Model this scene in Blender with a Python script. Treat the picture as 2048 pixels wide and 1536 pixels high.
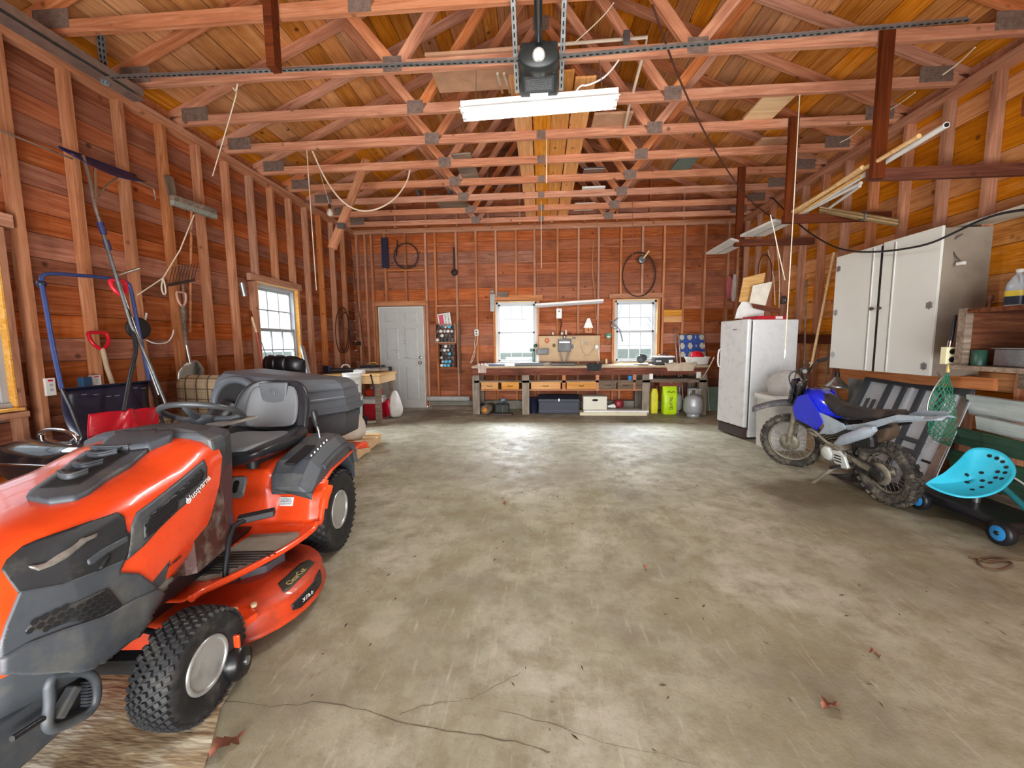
import bpy, bmesh, math, random
from mathutils import Vector, Matrix, Euler
random.seed(7)
SC = bpy.context.scene
for o in list(bpy.data.objects): bpy.data.objects.remove(o)
COL = SC.collection
PI = math.pi
# ------------------------------------------------------------------ camera
F, YAW, PIT, ROL, CH = 808.6, .0735, -.0999, .0095, 1.29
def _rz(a): return Matrix(((math.cos(a), -math.sin(a), 0), (math.sin(a), math.cos(a), 0), (0, 0, 1)))
def _rx(a): return Matrix(((1, 0, 0), (0, math.cos(a), -math.sin(a)), (0, math.sin(a), math.cos(a))))
def _ry(a): return Matrix(((math.cos(a), 0, math.sin(a)), (0, 1, 0), (-math.sin(a), 0, math.cos(a))))
RC = _rz(YAW) @ _rx(PIT) @ _ry(ROL)          # columns: right, forward, up
cam = bpy.data.cameras.new('camera')
cam.sensor_width = 36; cam.lens = F / 2048 * 36; cam.clip_start = .02; cam.clip_end = 300
co = bpy.data.objects.new('camera', cam); COL.objects.link(co); SC.camera = co
r_, f_, u_ = RC.col[0], RC.col[1], RC.col[2]
co.matrix_world = Matrix(((r_[0], u_[0], -f_[0], 0), (r_[1], u_[1], -f_[1], 0), (r_[2], u_[2], -f_[2], CH), (0, 0, 0, 1)))
def ray(x, y): return RC @ Vector(((x - 1024) / F, 1, -(y - 768) / F))
def pX(x, y, X): r = ray(x, y); r = r * (X / r.x); r.z += CH; return r
def pY(x, y, Y): r = ray(x, y); r = r * (Y / r.y); r.z += CH; return r
def pZ(x, y, Z): r = ray(x, y); r = r * ((Z - CH) / r.z); r.z += CH; return r
# ------------------------------------------------------------------ colour management, sky, lamps
SC.view_settings.view_transform = 'Standard'; SC.view_settings.look = 'None'
SC.view_settings.gamma = 1; SC.view_settings.use_curve_mapping = False
SC.view_settings.exposure = 0.95
W = bpy.data.worlds.new('sky'); SC.world = W; W.use_nodes = True
bg = W.node_tree.nodes['Background']; bg.inputs[0].default_value = (.86, .93, 1, 1); bg.inputs[1].default_value = .85
def area(name, loc, rot, sx, sy, power, col=(1, 1, 1)):
    l = bpy.data.lights.new(name, 'AREA'); l.shape = 'RECTANGLE'; l.size = sx; l.size_y = sy; l.energy = power; l.color = col
    o = bpy.data.objects.new(name, l); COL.objects.link(o); o.location = loc; o.rotation_euler = rot; return o
# daylight that enters through the open vehicle doorway behind the camera
area('doorway_daylight', (0, -1.0, 1.3), (math.radians(92), 0, 0), 5.2, 2.2, 6, (.97, .98, 1))
# two added fill lamps behind the camera, to brighten ceiling and back wall
area('added_fill', (0, -1.1, .35), (math.radians(120), 0, 0), 5.0, .8, 120, (1, .985, .96)).data.spread = math.radians(150)
area('added_fill', (0, -1.12, 1.6), (math.radians(93), 0, 0), 4.6, 1.4, 30, (1, 1, 1)).data.spread = math.radians(62)
# sky light falling in through the four windows (sources stand high outside, above the window heads)
for nm_, lo_, ro_, pw_ in (('window_daylight', (-.49, 9.2, 3.1), (math.radians(-50), 0, 0), 520), ('window_daylight', (1.81, 9.2, 3.1), (math.radians(-50), 0, 0), 520), ('window_daylight', (-4.9, 5.57, 3.1), (0, math.radians(-50), 0), 260), ('window_daylight', (-4.9, 2.15, 3.1), (0, math.radians(-50), 0), 120)):
    area(nm_, lo_, ro_, 1.0, 1.3, pw_, (.93, .97, 1))
# ------------------------------------------------------------------ helpers
def lin(c):
    if isinstance(c, str):
        c = c.lstrip('#'); c = [int(c[i:i + 2], 16) / 255 for i in (0, 2, 4)]
    return tuple((v / 12.92 if v <= .04045 else ((v + .055) / 1.055) ** 2.4) for v in c) + (1,)
class NT:
    def __init__(s, name):
        s.m = bpy.data.materials.new(name); s.m.use_nodes = True; s.t = s.m.node_tree; s.b = s.t.nodes['Principled BSDF']
    def n(s, typ, ins=None, **kw):
        nd = s.t.nodes.new(typ)
        for k, v in kw.items(): setattr(nd, k, v)
        for k, v in (ins or {}).items():
            if isinstance(v, bpy.types.NodeSocket): s.t.links.new(v, nd.inputs[k])
            else: nd.inputs[k].default_value = v
        return nd
    def l(s, a, b): s.t.links.new(a, b)
    def ramp(s, fac, stops, interp='LINEAR'):
        nd = s.t.nodes.new('ShaderNodeValToRGB'); s.l(fac, nd.inputs[0]); cr = nd.color_ramp; cr.interpolation = interp
        while len(cr.elements) < len(stops): cr.elements.new(.5)
        for e, (p, c) in zip(cr.elements, stops):
            e.position = p; e.color = c if isinstance(c, tuple) and len(c) == 4 else (lin(c) if not isinstance(c, float) else (c, c, c, 1))
        return nd.outputs[0]
    def mix(s, fac, a, b, mode='MIX'):
        nd = s.t.nodes.new('ShaderNodeMix'); nd.data_type = 'RGBA'; nd.blend_type = mode
        for i, v in ((0, fac), (6, a), (7, b)):
            if isinstance(v, bpy.types.NodeSocket): s.l(v, nd.inputs[i])
            else: nd.inputs[i].default_value = v
        return nd.outputs[2]
    def val(s, op, a, b=0.0, clamp=False):
        nd = s.t.nodes.new('ShaderNodeMath'); nd.operation = op; nd.use_clamp = clamp
        for i, v in ((0, a), (1, b)):
            if isinstance(v, bpy.types.NodeSocket): s.l(v, nd.inputs[i])
            else: nd.inputs[i].default_value = v
        return nd.outputs[0]
    def coord(s, scale=(1, 1, 1), rnd=True, gen=False):
        tc = s.n('ShaderNodeTexCoord'); mp = s.n('ShaderNodeMapping', {'Scale': scale}); s.l(tc.outputs['Object'], mp.inputs['Vector'])
        if rnd:
            oi = s.n('ShaderNodeObjectInfo'); cx = s.n('ShaderNodeCombineXYZ')
            s.l(s.val('MULTIPLY', oi.outputs['Random'], 37.), cx.inputs[0]); s.l(s.val('MULTIPLY', oi.outputs['Random'], 91.), cx.inputs[1])
            s.l(cx.outputs[0], mp.inputs['Location']); s.rnd = oi.outputs['Random']
        return mp.outputs[0]
    def noise(s, vec, scale, detail=3, rough=.6, dist=0):
        return s.n('ShaderNodeTexNoise', {'Vector': vec, 'Scale': scale, 'Detail': detail, 'Roughness': rough, 'Distortion': dist}).outputs[0]
    def bump(s, h, st=.3, dist=.01):
        s.l(s.n('ShaderNodeBump', {'Height': h, 'Strength': st, 'Distance': dist}).outputs[0], s.b.inputs['Normal'])
MC = {}
def mat(name, col, rough=.5, metal=0., var=.12, scale=9., bump=0., spec=.5, coat=0., dirt=None, alpha=1., emit=None, estr=0., trans=0.):
    """plain material with a slight mottled tone; dirt = (colour, amount, scale)"""
    if name in MC: return MC[name]
    t = NT(name); b = t.b; c = lin(col)
    v = t.coord(rnd=True); nz = t.noise(v, scale, 4)
    f = t.ramp(nz, [(.3, 0.), (.7, 1.)])
    dk = tuple(x * (1 - var) for x in c[:3]) + (1,); lt = tuple(min(1, x * (1 + var)) for x in c[:3]) + (1,)
    cc = t.mix(f, dk, lt)
    if dirt:
        n2 = t.noise(v, dirt[2], 6, .7); d = t.ramp(n2, [(.62 - dirt[1] * .3, 0.), (.8 - dirt[1] * .2, 1.)])
        cc = t.mix(t.val('MULTIPLY', d, min(1., dirt[1] * 1.5)), cc, lin(dirt[0]))
    t.l(cc, b.inputs['Base Color'])
    b.inputs['Metallic'].default_value = metal; b.inputs['Specular IOR Level'].default_value = spec
    b.inputs['Coat Weight'].default_value = coat; b.inputs['Alpha'].default_value = alpha
    b.inputs['Transmission Weight'].default_value = trans
    rr = t.ramp(nz, [(.3, max(0., rough - .07)), (.75, min(1., rough + .07))]); t.l(rr, b.inputs['Roughness'])
    if bump: t.bump(t.noise(v, scale * 4, 4), bump, .004)
    if emit: b.inputs['Emission Color'].default_value = lin(emit); b.inputs['Emission Strength'].default_value = estr
    MC[name] = t.m; return t.m
def wood(name, dark, mid, light, rough=.75, knots=.5, axis=0, grain=1., hue=0.25, bmp=.25, stain=0.):
    """sawn board: long grain along a local axis, knots, each object its own tone"""
    if name in MC: return MC[name]
    t = NT(name); sc = [1., 1., 1.]; sc = [9., 9., 9.]; sc[axis] = .55
    v = t.coord(tuple(x * grain for x in sc)); g = t.noise(v, 2.2, 5, .62, 1.6)
    fine = t.noise(t.n('ShaderNodeVectorMath', {0: v, 1: (3., 3., 3.)}, operation='MULTIPLY').outputs[0], 6., 3, .7)
    gg = t.val('ADD', t.val('MULTIPLY', g, .84), t.val('MULTIPLY', fine, .16))
    c = t.ramp(gg, [(.26, dark), (.5, mid), (.76, light)])
    # knots
    k = [1.6, 1.6, 1.6]; k[axis] = 1.6
    vk = t.coord((1, 1, 1)); vo = t.n('ShaderNodeTexVoronoi', {'Vector': vk, 'Scale': 4.3}, feature='F1')
    kd = t.ramp(vo.outputs['Distance'], [(.05, 1.), (.085 , .55), (.13, 0.)])
    dkc = tuple(x * .22 for x in lin(dark)[:3]) + (1,)
    c = t.mix(t.val('MULTIPLY', kd, knots), c, dkc)
    # stains
    if stain:
        st = t.ramp(t.noise(t.coord((1, 1, 1)), 1.6, 4, .6), [(.5, 0.), (.68, 1.)])
        c = t.mix(t.val('MULTIPLY', st, stain), c, tuple(x * .45 for x in lin(dark)[:3]) + (1,))
    hs = t.n('ShaderNodeHueSaturation', {'Color': c}); 
    oi = t.n('ShaderNodeObjectInfo'); t.l(t.val('ADD', t.val('MULTIPLY', oi.outputs['Random'], hue * 2), 1 - hue), hs.inputs['Value'])
    wn = t.n('ShaderNodeTexWhiteNoise', noise_dimensions='1D'); t.l(oi.outputs['Random'], wn.inputs['W'])
    t.l(t.val('ADD', t.val('MULTIPLY', wn.outputs[0], .3), .9), hs.inputs['Saturation'])
    t.l(hs.outputs[0], t.b.inputs['Base Color']); t.b.inputs['Roughness'].default_value = rough; t.b.inputs['Specular IOR Level'].default_value = .25
    t.bump(gg, bmp, .004); MC[name] = t.m; return t.m

class G:
    """collects shapes and links them as ONE mesh object"""
    def __init__(s): s.v = []; s.f = []; s.m = []; s.sm = []; s.cur = 0
    def mi(s, i): s.cur = i; return s
    def add(s, vs, fs, smooth=False, M=None):
        k = len(s.v)
        s.v += [tuple(M @ Vector(p)) if M else tuple(p) for p in vs]
        for f in fs: s.f.append(tuple(i + k for i in f)); s.m.append(s.cur); s.sm.append(smooth)
        return s
    def box(s, c, d, M=None, ch=0.):
        x, y, z = c; a, b, e = d[0] / 2, d[1] / 2, d[2] / 2
        vs = [(x + i * a, y + j * b, z + k * e) for i in (-1, 1) for j in (-1, 1) for k in (-1, 1)]
        return s.add(vs, [(0, 1, 3, 2), (4, 6, 7, 5), (0, 4, 5, 1), (2, 3, 7, 6), (0, 2, 6, 4), (1, 5, 7, 3)], False, M)
    def bx(s, x0, x1, y0, y1, z0, z1, M=None): return s.box(((x0 + x1) / 2, (y0 + y1) / 2, (z0 + z1) / 2), (abs(x1 - x0), abs(y1 - y0), abs(z1 - z0)), M)
    def beam(s, p, q, w, h, up=(0, 0, 1)):
        p, q = Vector(p), Vector(q); d = (q - p).normalized(); u = Vector(up); r = d.cross(u)
        if r.length < 1e-4: r = d.cross(Vector((1, 0, 0)))
        r.normalize(); u = r.cross(d); vs = []
        for a in (p, q):
            for i, j in ((-1, -1), (1, -1), (1, 1), (-1, 1)): vs.append(a + r * i * w / 2 + u * j * h / 2)
        return s.add(vs, [(0, 3, 2, 1), (4, 5, 6, 7), (0, 1, 5, 4), (1, 2, 6, 5), (2, 3, 7, 6), (3, 0, 4, 7)])
    def rings(s, R, close=False, caps=True, smooth=True):
        k = len(R[0]); vs = [p for r in R for p in r]; fs = []
        n = len(R); rng = range(n if close else n - 1)
        for i in rng:
            a, b = i * k, ((i + 1) % n) * k
            for j in range(k): fs.append((a + j, a + (j + 1) % k, b + (j + 1) % k, b + j))
        s.add(vs, fs, smooth)
        if caps and not close:
            s.add(R[0], [tuple(reversed(range(k)))], False); s.add(R[-1], [tuple(range(k))], False)
        return s
    def tube(s, pts, r, n=8, close=False, smooth=True, caps=True):
        P = [Vector(p) for p in pts]; m = len(P); R = []; pu = None
        for i in range(m):
            if close: t = P[(i + 1) % m] - P[i - 1]
            else: t = P[min(i + 1, m - 1)] - P[max(i - 1, 0)]
            t.normalize()
            if pu is None:
                pu = Vector((0, 0, 1)) if abs(t.z) < .9 else Vector((1, 0, 0))
            u = (pu - t * pu.dot(t))
            if u.length < 1e-5: u = t.orthogonal()
            u.normalize(); w = t.cross(u); pu = u; rr = r[i] if isinstance(r, (list, tuple)) else r
            R.append([P[i] + (u * math.cos(2 * PI * j / n) + w * math.sin(2 * PI * j / n)) * rr for j in range(n)])
        return s.rings(R, close, caps, smooth)
    def cyl(s, p, q, r, r2=None, n=16, smooth=True):
        return s.tube([p, q], [r, r if r2 is None else r2], n, smooth=smooth)
    def lathe(s, prof, c=(0, 0, 0), n=20, ax='z', smooth=True, caps=True, M=None):
        R = []
        for r, h in prof:
            ring = []
            for j in range(n):
                a = 2 * PI * j / n; x, y = math.cos(a) * r, math.sin(a) * r
                p = {'z': (x, y, h), 'x': (h, x, y), 'y': (y, h, x)}[ax]
                p = Vector((p[0] + c[0], p[1] + c[1], p[2] + c[2])); ring.append(M @ p if M else p)
            R.append(ring)
        return s.rings(R, False, caps, smooth)
    def prism(s, pts, d0, d1, ax='x', M=None, smooth=False):
        """2-D outline extruded along ax from d0 to d1"""
        def tr(p, d): return {'x': (d, p[0], p[1]), 'y': (p[0], d, p[1]), 'z': (p[0], p[1], d)}[ax]
        n = len(pts); vs = [tr(p, d0) for p in pts] + [tr(p, d1) for p in pts]
        s.add(vs, [(i, (i + 1) % n, (i + 1) % n + n, i + n) for i in range(n)], smooth, M)
        s.add([tr(p, d0) for p in pts], [tuple(range(n))], False, M); s.add([tr(p, d1) for p in pts], [tuple(range(n))], False, M)
        return s
    def ball(s, c, r, n=12, sq=(1, 1, 1)):
        c = Vector(c); R = []
        for i in range(1, n // 2):
            a = PI * i / (n // 2)
            R.append([c + Vector((math.cos(2 * PI * j / n) * math.sin(a) * r * sq[0], math.sin(2 * PI * j / n) * math.sin(a) * r * sq[1], math.cos(a) * r * sq[2])) for j in range(n)])
        return s.rings(R)
    def grid(s, fn, nu, nv, smooth=True, thick=0.):
        vs = [Vector(fn(i / nu, j / nv)) for i in range(nu + 1) for j in range(nv + 1)]
        fs = [(i * (nv + 1) + j, (i + 1) * (nv + 1) + j, (i + 1) * (nv + 1) + j + 1, i * (nv + 1) + j + 1) for i in range(nu) for j in range(nv)]
        return s.add(vs, fs, smooth)
    def go(s, name, mats, parent=None, label=None, cat=None, group=None, kind=None, bev=0., loc=None, rot=None, solid=0., sub=0):
        me = bpy.data.meshes.new(name); me.from_pydata(s.v, [], s.f); me.polygons.foreach_set('material_index', s.m); me.polygons.foreach_set('use_smooth', s.sm)
        b = bmesh.new(); b.from_mesh(me)
        if bev or sub: bmesh.ops.remove_doubles(b, verts=b.verts, dist=1e-5)
        bmesh.ops.recalc_face_normals(b, faces=b.faces); b.to_mesh(me); b.free()
        for m in (mats if isinstance(mats, (list, tuple)) else [mats]): me.materials.append(m)
        me.update(); o = bpy.data.objects.new(name, me); COL.objects.link(o)
        if solid: md = o.modifiers.new('thick', 'SOLIDIFY'); md.thickness = solid; md.offset = 0
        if bev:
            md = o.modifiers.new('bevel', 'BEVEL'); md.width = bev; md.segments = 2; md.limit_method = 'ANGLE'; md.angle_limit = .6
        if sub: md = o.modifiers.new('sub', 'SUBSURF'); md.levels = sub; md.render_levels = sub
        return reg(o, parent, label, cat, group, kind, loc, rot)
def reg(o, parent=None, label=None, cat=None, group=None, kind=None, loc=None, rot=None):
    if parent is not None: o.parent = parent
    if label: o['label'] = label
    if cat: o['category'] = cat
    if group: o['group'] = group
    if kind: o['kind'] = kind
    if loc is not None: o.location = loc
    if rot is not None: o.rotation_euler = rot
    return o
def E(name, loc=(0, 0, 0), label=None, cat=None, group=None, kind=None, rz=0., parent=None, rot=None):
    o = bpy.data.objects.new(name, None); COL.objects.link(o); o.empty_display_size = .1
    return reg(o, parent, label, cat, group, kind, loc, rot or (0, 0, rz))
def copytree(o, parent=None, **kw):
    c = o.copy(); COL.objects.link(c)
    if parent is not None: c.parent = parent
    for k, v in kw.items(): c[k] = v
    for ch in list(o.children): copytree(ch, c)
    return c
_bm = {}
def board(name, p, q, w, t, m, parent=None, up=(0, 0, 1), **kw):
    """one sawn board from p to q; w across 'up' x length, t along 'up'; grain on local x; mesh shared between alike boards"""
    p, q = Vector(p), Vector(q); L = (q - p).length; key = (round(L, 2), round(w, 3), round(t, 3), m.name)
    if key not in _bm:
        g = G(); g.box((0, 0, 0), (L, w, t)); me = bpy.data.meshes.new(name); me.from_pydata(g.v, [], g.f); me.materials.append(m)
        b = bmesh.new(); b.from_mesh(me); bmesh.ops.recalc_face_normals(b, faces=b.faces); b.to_mesh(me); b.free(); _bm[key] = me
    o = bpy.data.objects.new(name, _bm[key]); COL.objects.link(o)
    x = (q - p).normalized(); z = Vector(up); z = (z - x * z.dot(x)).normalized(); y = z.cross(x)
    o.rotation_euler = Matrix((x, y, z)).transposed().to_euler(); o.location = (p + q) / 2
    return reg(o, parent, **kw)
def catenary(p, q, sag, n=14):
    p, q = Vector(p), Vector(q); return [p.lerp(q, i / n) - Vector((0, 0, sag * 4 * (i / n) * (1 - i / n))) for i in range(n + 1)]
def smoothpts(pts, it=2):
    P = [Vector(p) for p in pts]
    for _ in range(it):
        Q = [P[0]]
        for a, b in zip(P, P[1:]): Q += [a.lerp(b, .25), a.lerp(b, .75)]
        Q.append(P[-1]); P = Q
    return P
def text(s, size, m, parent, loc, rot, name='lettering', ext=.001, align='CENTER', bold=0., shear=0., sx=1.):
    cu = bpy.data.curves.new(name, 'FONT'); cu.body = s; cu.size = size; cu.extrude = ext; cu.align_x = align; cu.align_y = 'CENTER'; cu.offset = bold; cu.shear = shear
    o = bpy.data.objects.new(name, cu); COL.objects.link(o)
    dg = bpy.context.evaluated_depsgraph_get(); me = bpy.data.meshes.new_from_object(o.evaluated_get(dg)); bpy.data.objects.remove(o)
    o = bpy.data.objects.new(name, me); COL.objects.link(o); me.materials.clear(); me.materials.append(m)
    o.parent = parent; o.location = loc; o.rotation_euler = rot; o.scale = (sx, 1, 1); return o
def marks(parent, o, xd, yd, w, h, n, m, seed=1, rows=1, th=.0006, name='print_mark'):
    """rows of small glyph-like strokes for print too small to read"""
    rnd = random.Random(seed); g = G(); o, xd, yd = Vector(o), Vector(xd).normalized(), Vector(yd).normalized(); zd = xd.cross(yd)
    for r in range(rows):
        for i in range(n):
            cw, chh = w / n, h / rows; c = o + xd * (cw * (i + .5) - w / 2) + yd * (h / 2 - chh * (r + .5))
            for (a, b, c2, d) in rnd.sample([(-.3, -.35, -.3, .35), (.3, -.35, .3, .35), (-.3, .35, .3, .35), (-.3, 0, .3, 0), (-.3, -.35, .3, -.35), (-.3, .35, .3, -.35)], 3):
                p, q = c + xd * a * cw + yd * b * chh, c + xd * c2 * cw + yd * d * chh; g.beam(p, q, min(cw, chh) * .16, th, tuple(zd))
    return g.go(name, m, parent)
def basis(x, y, z, o):
    """4x4 from three axes and origin"""
    x, y, z, o = map(Vector, (x, y, z, o)); return Matrix(((x.x, y.x, z.x, o.x), (x.y, y.y, z.y, o.y), (x.z, y.z, z.z, o.z), (0, 0, 0, 1)))
# ------------------------------------------------------------------ common materials
WALLW = wood('pine_wall', '#6e3a28', '#9f6146', '#b98265', hue=.26, knots=.75, stain=.55)
STUDW = wood('pine_stud', '#88543c', '#b67e5e', '#d29f80', hue=.14, knots=.6, stain=.2)
ROOFW = wood('pine_roof', '#8c5432', '#c28452', '#dea876', hue=.24, knots=.85, stain=.3)
TRUSW = wood('truss_wood', '#8a5540', '#bd8062', '#dcaa8a', hue=.12, knots=.7, stain=.2)
OLDW = wood('weathered_wood', '#4a3d35', '#7d6d60', '#a89888', hue=.2, knots=.4, stain=.6)
DARKW = wood('dark_wood', '#3a1a0e', '#5c2c18', '#7a4024', hue=.15, knots=.3)
NEWW = wood('new_pine', '#c79a68', '#e0bb8a', '#f0d6b0', hue=.08, knots=.4)
STEEL = mat('galvanised_steel', '#a9aeb0', .38, .85, .15, 20)
CHROME = mat('chrome', '#d5d8da', .15, 1., .05)
BLACKP = mat('black_plastic', '#1b1c20', .42, 0, .15)
WHITEP = mat('white_paint', '#dcdcd8', .45, 0, .05, dirt=('#9a958a', .35, 6))
GREYP = mat('grey_plastic', '#4b4e53', .5, 0, .1)
RUBBER = mat('black_rubber', '#17181b', .7, 0, .2, dirt=('#5b554a', .35, 9))
ROPEW = mat('white_cord', '#d8cdb8', .8, 0, .1)
# ================================================================== THE SETTING
XL, XR, YB, ZP, ZT = -3.7, 3.69, 8.0, 2.16 + CH, 2.256 + CH     # stud faces, plate underside, truss underside
SX = .09                                                        # stud depth
# ---- floor: concrete slab
t = NT('concrete'); v = t.coord((1, 1, 1), rnd=False)
n1 = t.noise(v, 1.1, 5, .6); n2 = t.noise(v, 6, 6, .7); n3 = t.noise(v, 45, 4, .7)
c = t.ramp(n1, [(.32, '#807a68'), (.5, '#aba791'), (.68, '#c6c3b2')])
c = t.mix(t.ramp(n2, [(.45, 0.), (.68, .7)]), c, lin('#7a6f57'))
n4 = t.noise(v, 1.7, 7, .74, .9); c = t.mix(t.ramp(n4, [(.46, 0.), (.62, .7)]), c, lin('#8c8668'))
c = t.mix(t.ramp(n3, [(.55, 0.), (.8, .4)]), c, lin('#5d5443'))
vd = t.coord((1, 1, 1), rnd=False)
vstr = t.n('ShaderNodeMapping', {'Scale': (7, .8, 1), 'Rotation': (0, 0, .25)}); t.l(vd, vstr.inputs[0])
c = t.mix(t.ramp(t.noise(vstr.outputs[0], 5, 4, .7), [(.58, 0.), (.72, .35)]), c, lin('#dcd6c4'))
c = t.mix(t.ramp(t.noise(v, 14, 5, .75), [(.6, 0.), (.72, .6)]), c, lin('#6c6149'))
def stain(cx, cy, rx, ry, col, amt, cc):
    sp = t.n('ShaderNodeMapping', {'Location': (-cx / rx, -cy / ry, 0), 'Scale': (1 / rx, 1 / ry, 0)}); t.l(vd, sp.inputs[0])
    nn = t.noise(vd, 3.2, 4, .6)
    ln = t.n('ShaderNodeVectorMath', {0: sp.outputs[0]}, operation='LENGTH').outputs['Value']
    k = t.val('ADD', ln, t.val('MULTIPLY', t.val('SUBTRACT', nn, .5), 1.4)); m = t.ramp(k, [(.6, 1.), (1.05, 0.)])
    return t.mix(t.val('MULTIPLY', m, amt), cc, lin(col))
c = stain(2.45, 3.55, .75, .42, '#5f5036', .75, c)
c = stain(3.1, 3.0, .5, .5, '#5c4c34', .6, c)
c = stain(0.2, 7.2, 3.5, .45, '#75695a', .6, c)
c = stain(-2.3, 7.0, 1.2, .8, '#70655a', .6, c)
c = stain(-.1, 4.0, .8, .6, '#8a7f6e', .5, c)
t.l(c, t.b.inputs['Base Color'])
t.l(t.ramp(n2, [(.3, .38), (.7, .72)]), t.b.inputs['Roughness']); t.bump(t.noise(v, 30, 5, .7), .25, .006)
CONC = t.m
g = G(); g.bx(-3.9, 3.9, -1.2, 8.2, -.12, 0); floor = g.go('floor', CONC, kind='structure')
CRACK = mat('crack', '#6a5f4c', .9)
def crack(pts, w):
    g = G(); P = smoothpts([pZ(x, y, 0) for x, y in pts], 2); L = []; R = []
    for i, p in enumerate(P):
        d = (P[min(i + 1, len(P) - 1)] - P[max(0, i - 1)]).normalized(); s = Vector((-d.y, d.x, 0)); ww = w * random.uniform(.4, 1.3); off = s * random.uniform(-.006, .006)
        L.append(p + s * ww + off + Vector((0, 0, .0008))); R.append(p - s * ww + off + Vector((0, 0, .0008)))
    k = len(L); g.add(L + R, [(i, i + 1, k + i + 1, k + i) for i in range(k - 1)]); return g.go('crack', CRACK, floor)
crack([(450, 1400), (560, 1415), (660, 1400), (740, 1425), (830, 1450), (930, 1468), (1020, 1480), (1100, 1505)], .0022)
crack([(800, 1430), (870, 1405), (940, 1400), (990, 1375), (1040, 1345)], .0014)
crack([(990, 1420), (1080, 1440), (1190, 1480), (1290, 1500), (1400, 1530)], .001)
# ---- ground outside
g = G(); g.bx(-60, 60, -40, 90, -.4, -.125); g.go('ground', mat('lawn_and_frost', '#8d9484', .95, 0, .25, 2), kind='structure')
# ---- walls: horizontal boards, studs, plates
def wall(name, axis, pos, out, a0, a1, openings, studs, zt, m=WALLW, zb=.0):
    """axis: 'x' wall runs along y at x=pos; 'y' wall runs along x at y=pos. out=+-1 direction of the outside"""
    root = E(name, (0, 0, 0), kind='structure')
    P = (lambda a, d, z: (pos + d * out, a, z)) if axis == 'x' else (lambda a, d, z: (a, pos + d * out, z))
    z = zb; row = 0
    while z < zt:
        h = random.choice((.184, .184, .235, .16)); h = min(h, zt - z + .02); segs = [(a0, a1)]
        for (o0, o1, z0, z1) in openings:
            if z + h > z0 + .02 and z < z1 - .02:
                n = []
                for s0, s1 in segs:
                    if o0 > s0: n.append((s0, min(s1, o0)))
                    if o1 < s1: n.append((max(s0, o1), s1))
                segs = [q for q in n if q[1] - q[0] > .01]
        fin = []
        for s0, s1 in segs:
            L = s1 - s0
            if L > 2.9:
                k = s0 + random.uniform(.35, .65) * L; k = min(studs, key=lambda q: abs(q - k)) if studs else k
                fin += [(s0, k), (k, s1)]
            else: fin.append((s0, s1))
        for s0, s1 in fin:
            if s1 - s0 < .02: continue
            d = SX + .012 + random.uniform(0, .004)
            board('plank', P(s0 + .001, d, z + h / 2), P(s1 - .001, d, z + h / 2), h - .005, .02, m, root, up=(out, 0, 0) if axis == 'x' else (0, out, 0))
        z += h; row += 1
    # solid backing so no light leaks through the joints (outer siding)
    g = G()
    cuts = sorted(set([a0, a1] + [q for o in openings for q in o[:2]]))
    for s0, s1 in zip(cuts, cuts[1:]):
        mid = (s0 + s1) / 2; oz = [(o[2], o[3]) for o in openings if o[0] < mid < o[1]]
        zz = [(zb - .1, zt)] if not oz else [(zb - .1, oz[0][0]), (oz[0][1], zt)]
        for q0, q1 in zz:
            if q1 - q0 > .01:
                if axis == 'x': g.bx(pos + out * (SX + .03), pos + out * (SX + .06), s0, s1, q0, q1)
                else: g.bx(s0, s1, pos + out * (SX + .03), pos + out * (SX + .06), q0, q1)
    g.go('siding', mat('siding', '#8a7768', .8), root)
    for s in studs:
        op = [o for o in openings if o[0] - .03 < s < o[1] + .03]
        w = .038; zs = [(.04 + zb, zt - .09)]
        if op:
            o = op[0]; zs = [(o[3] + .1, zt - .09)]
            if o[2] > .3: zs.append((.04 + zb, o[2] - .045))
        for z0, z1 in zs:
            board('stud', P(s, SX / 2 + random.uniform(-.002, .002), z0), P(s, SX / 2, z1), SX, w, STUDW, root, up=(0, 1, 0) if axis == 'x' else (1, 0, 0))
    for k in (0, 1):
        board('top_plate', P(a0, SX / 2 - .003 * k, zt - .022 - .046 * k), P(a1, SX / 2 - .003 * k, zt - .022 - .046 * k), SX, .044, STUDW, root)
    board('bottom_plate', P(a0, SX / 2, zb + .02), P(a1, SX / 2, zb + .02), SX, .04, OLDW, root) if not any(o[2] < .1 for o in openings) else None
    for (o0, o1, z0, z1) in openings:
        ux = (1, 0, 0) if axis == 'x' else (0, 1, 0)
        board('header', P(o0 - .1, .03, z1 + .055), P(o1 + .1, .03, z1 + .055), .09, .06, STUDW, root, up=ux)
        for s in (o0 - .02, o1 + .02): board('jack_stud', P(s, SX / 2 - .002, max(0.04, 0)), P(s, SX / 2 - .002, z1), SX, .038, STUDW, root, up=(0, 1, 0) if axis == 'x' else (1, 0, 0))
        if z0 > .3: board('sill_plate', P(o0 - .04, SX / 2 - .01, z0 - .02), P(o1 + .04, SX / 2 - .01, z0 - .02), SX + .02, .04, STUDW, root)
    return root
def frange(a, b, s):
    r = []; 
    while a < b + 1e-6: r.append(a); a += s
    return r
WZ0, WZ1 = .9, 2.12
opL = [(1.73, 2.58, WZ0 - .06, WZ1), (5.12, 6.02, WZ0 - .03, WZ1)]
studL = [y for y in frange(-.92, 7.9, .406)]
off = 2.73 - min(studL, key=lambda q: abs(q - 2.73)); studL = [y + off for y in studL]
wl = wall('wall_left', 'x', XL, -1, -1.2, 8.1, opL, studL, ZT)
studR = [3.81 + .4065 * k for k in range(-12, 11)]
wr = wall('wall_right', 'x', XR, 1, -1.2, 8.1, [], studR, ZT, wood('pine_wall_orange', '#9a5a2a', '#d48d4c', '#eeb67c', hue=.22, knots=.75, stain=.35))
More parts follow.
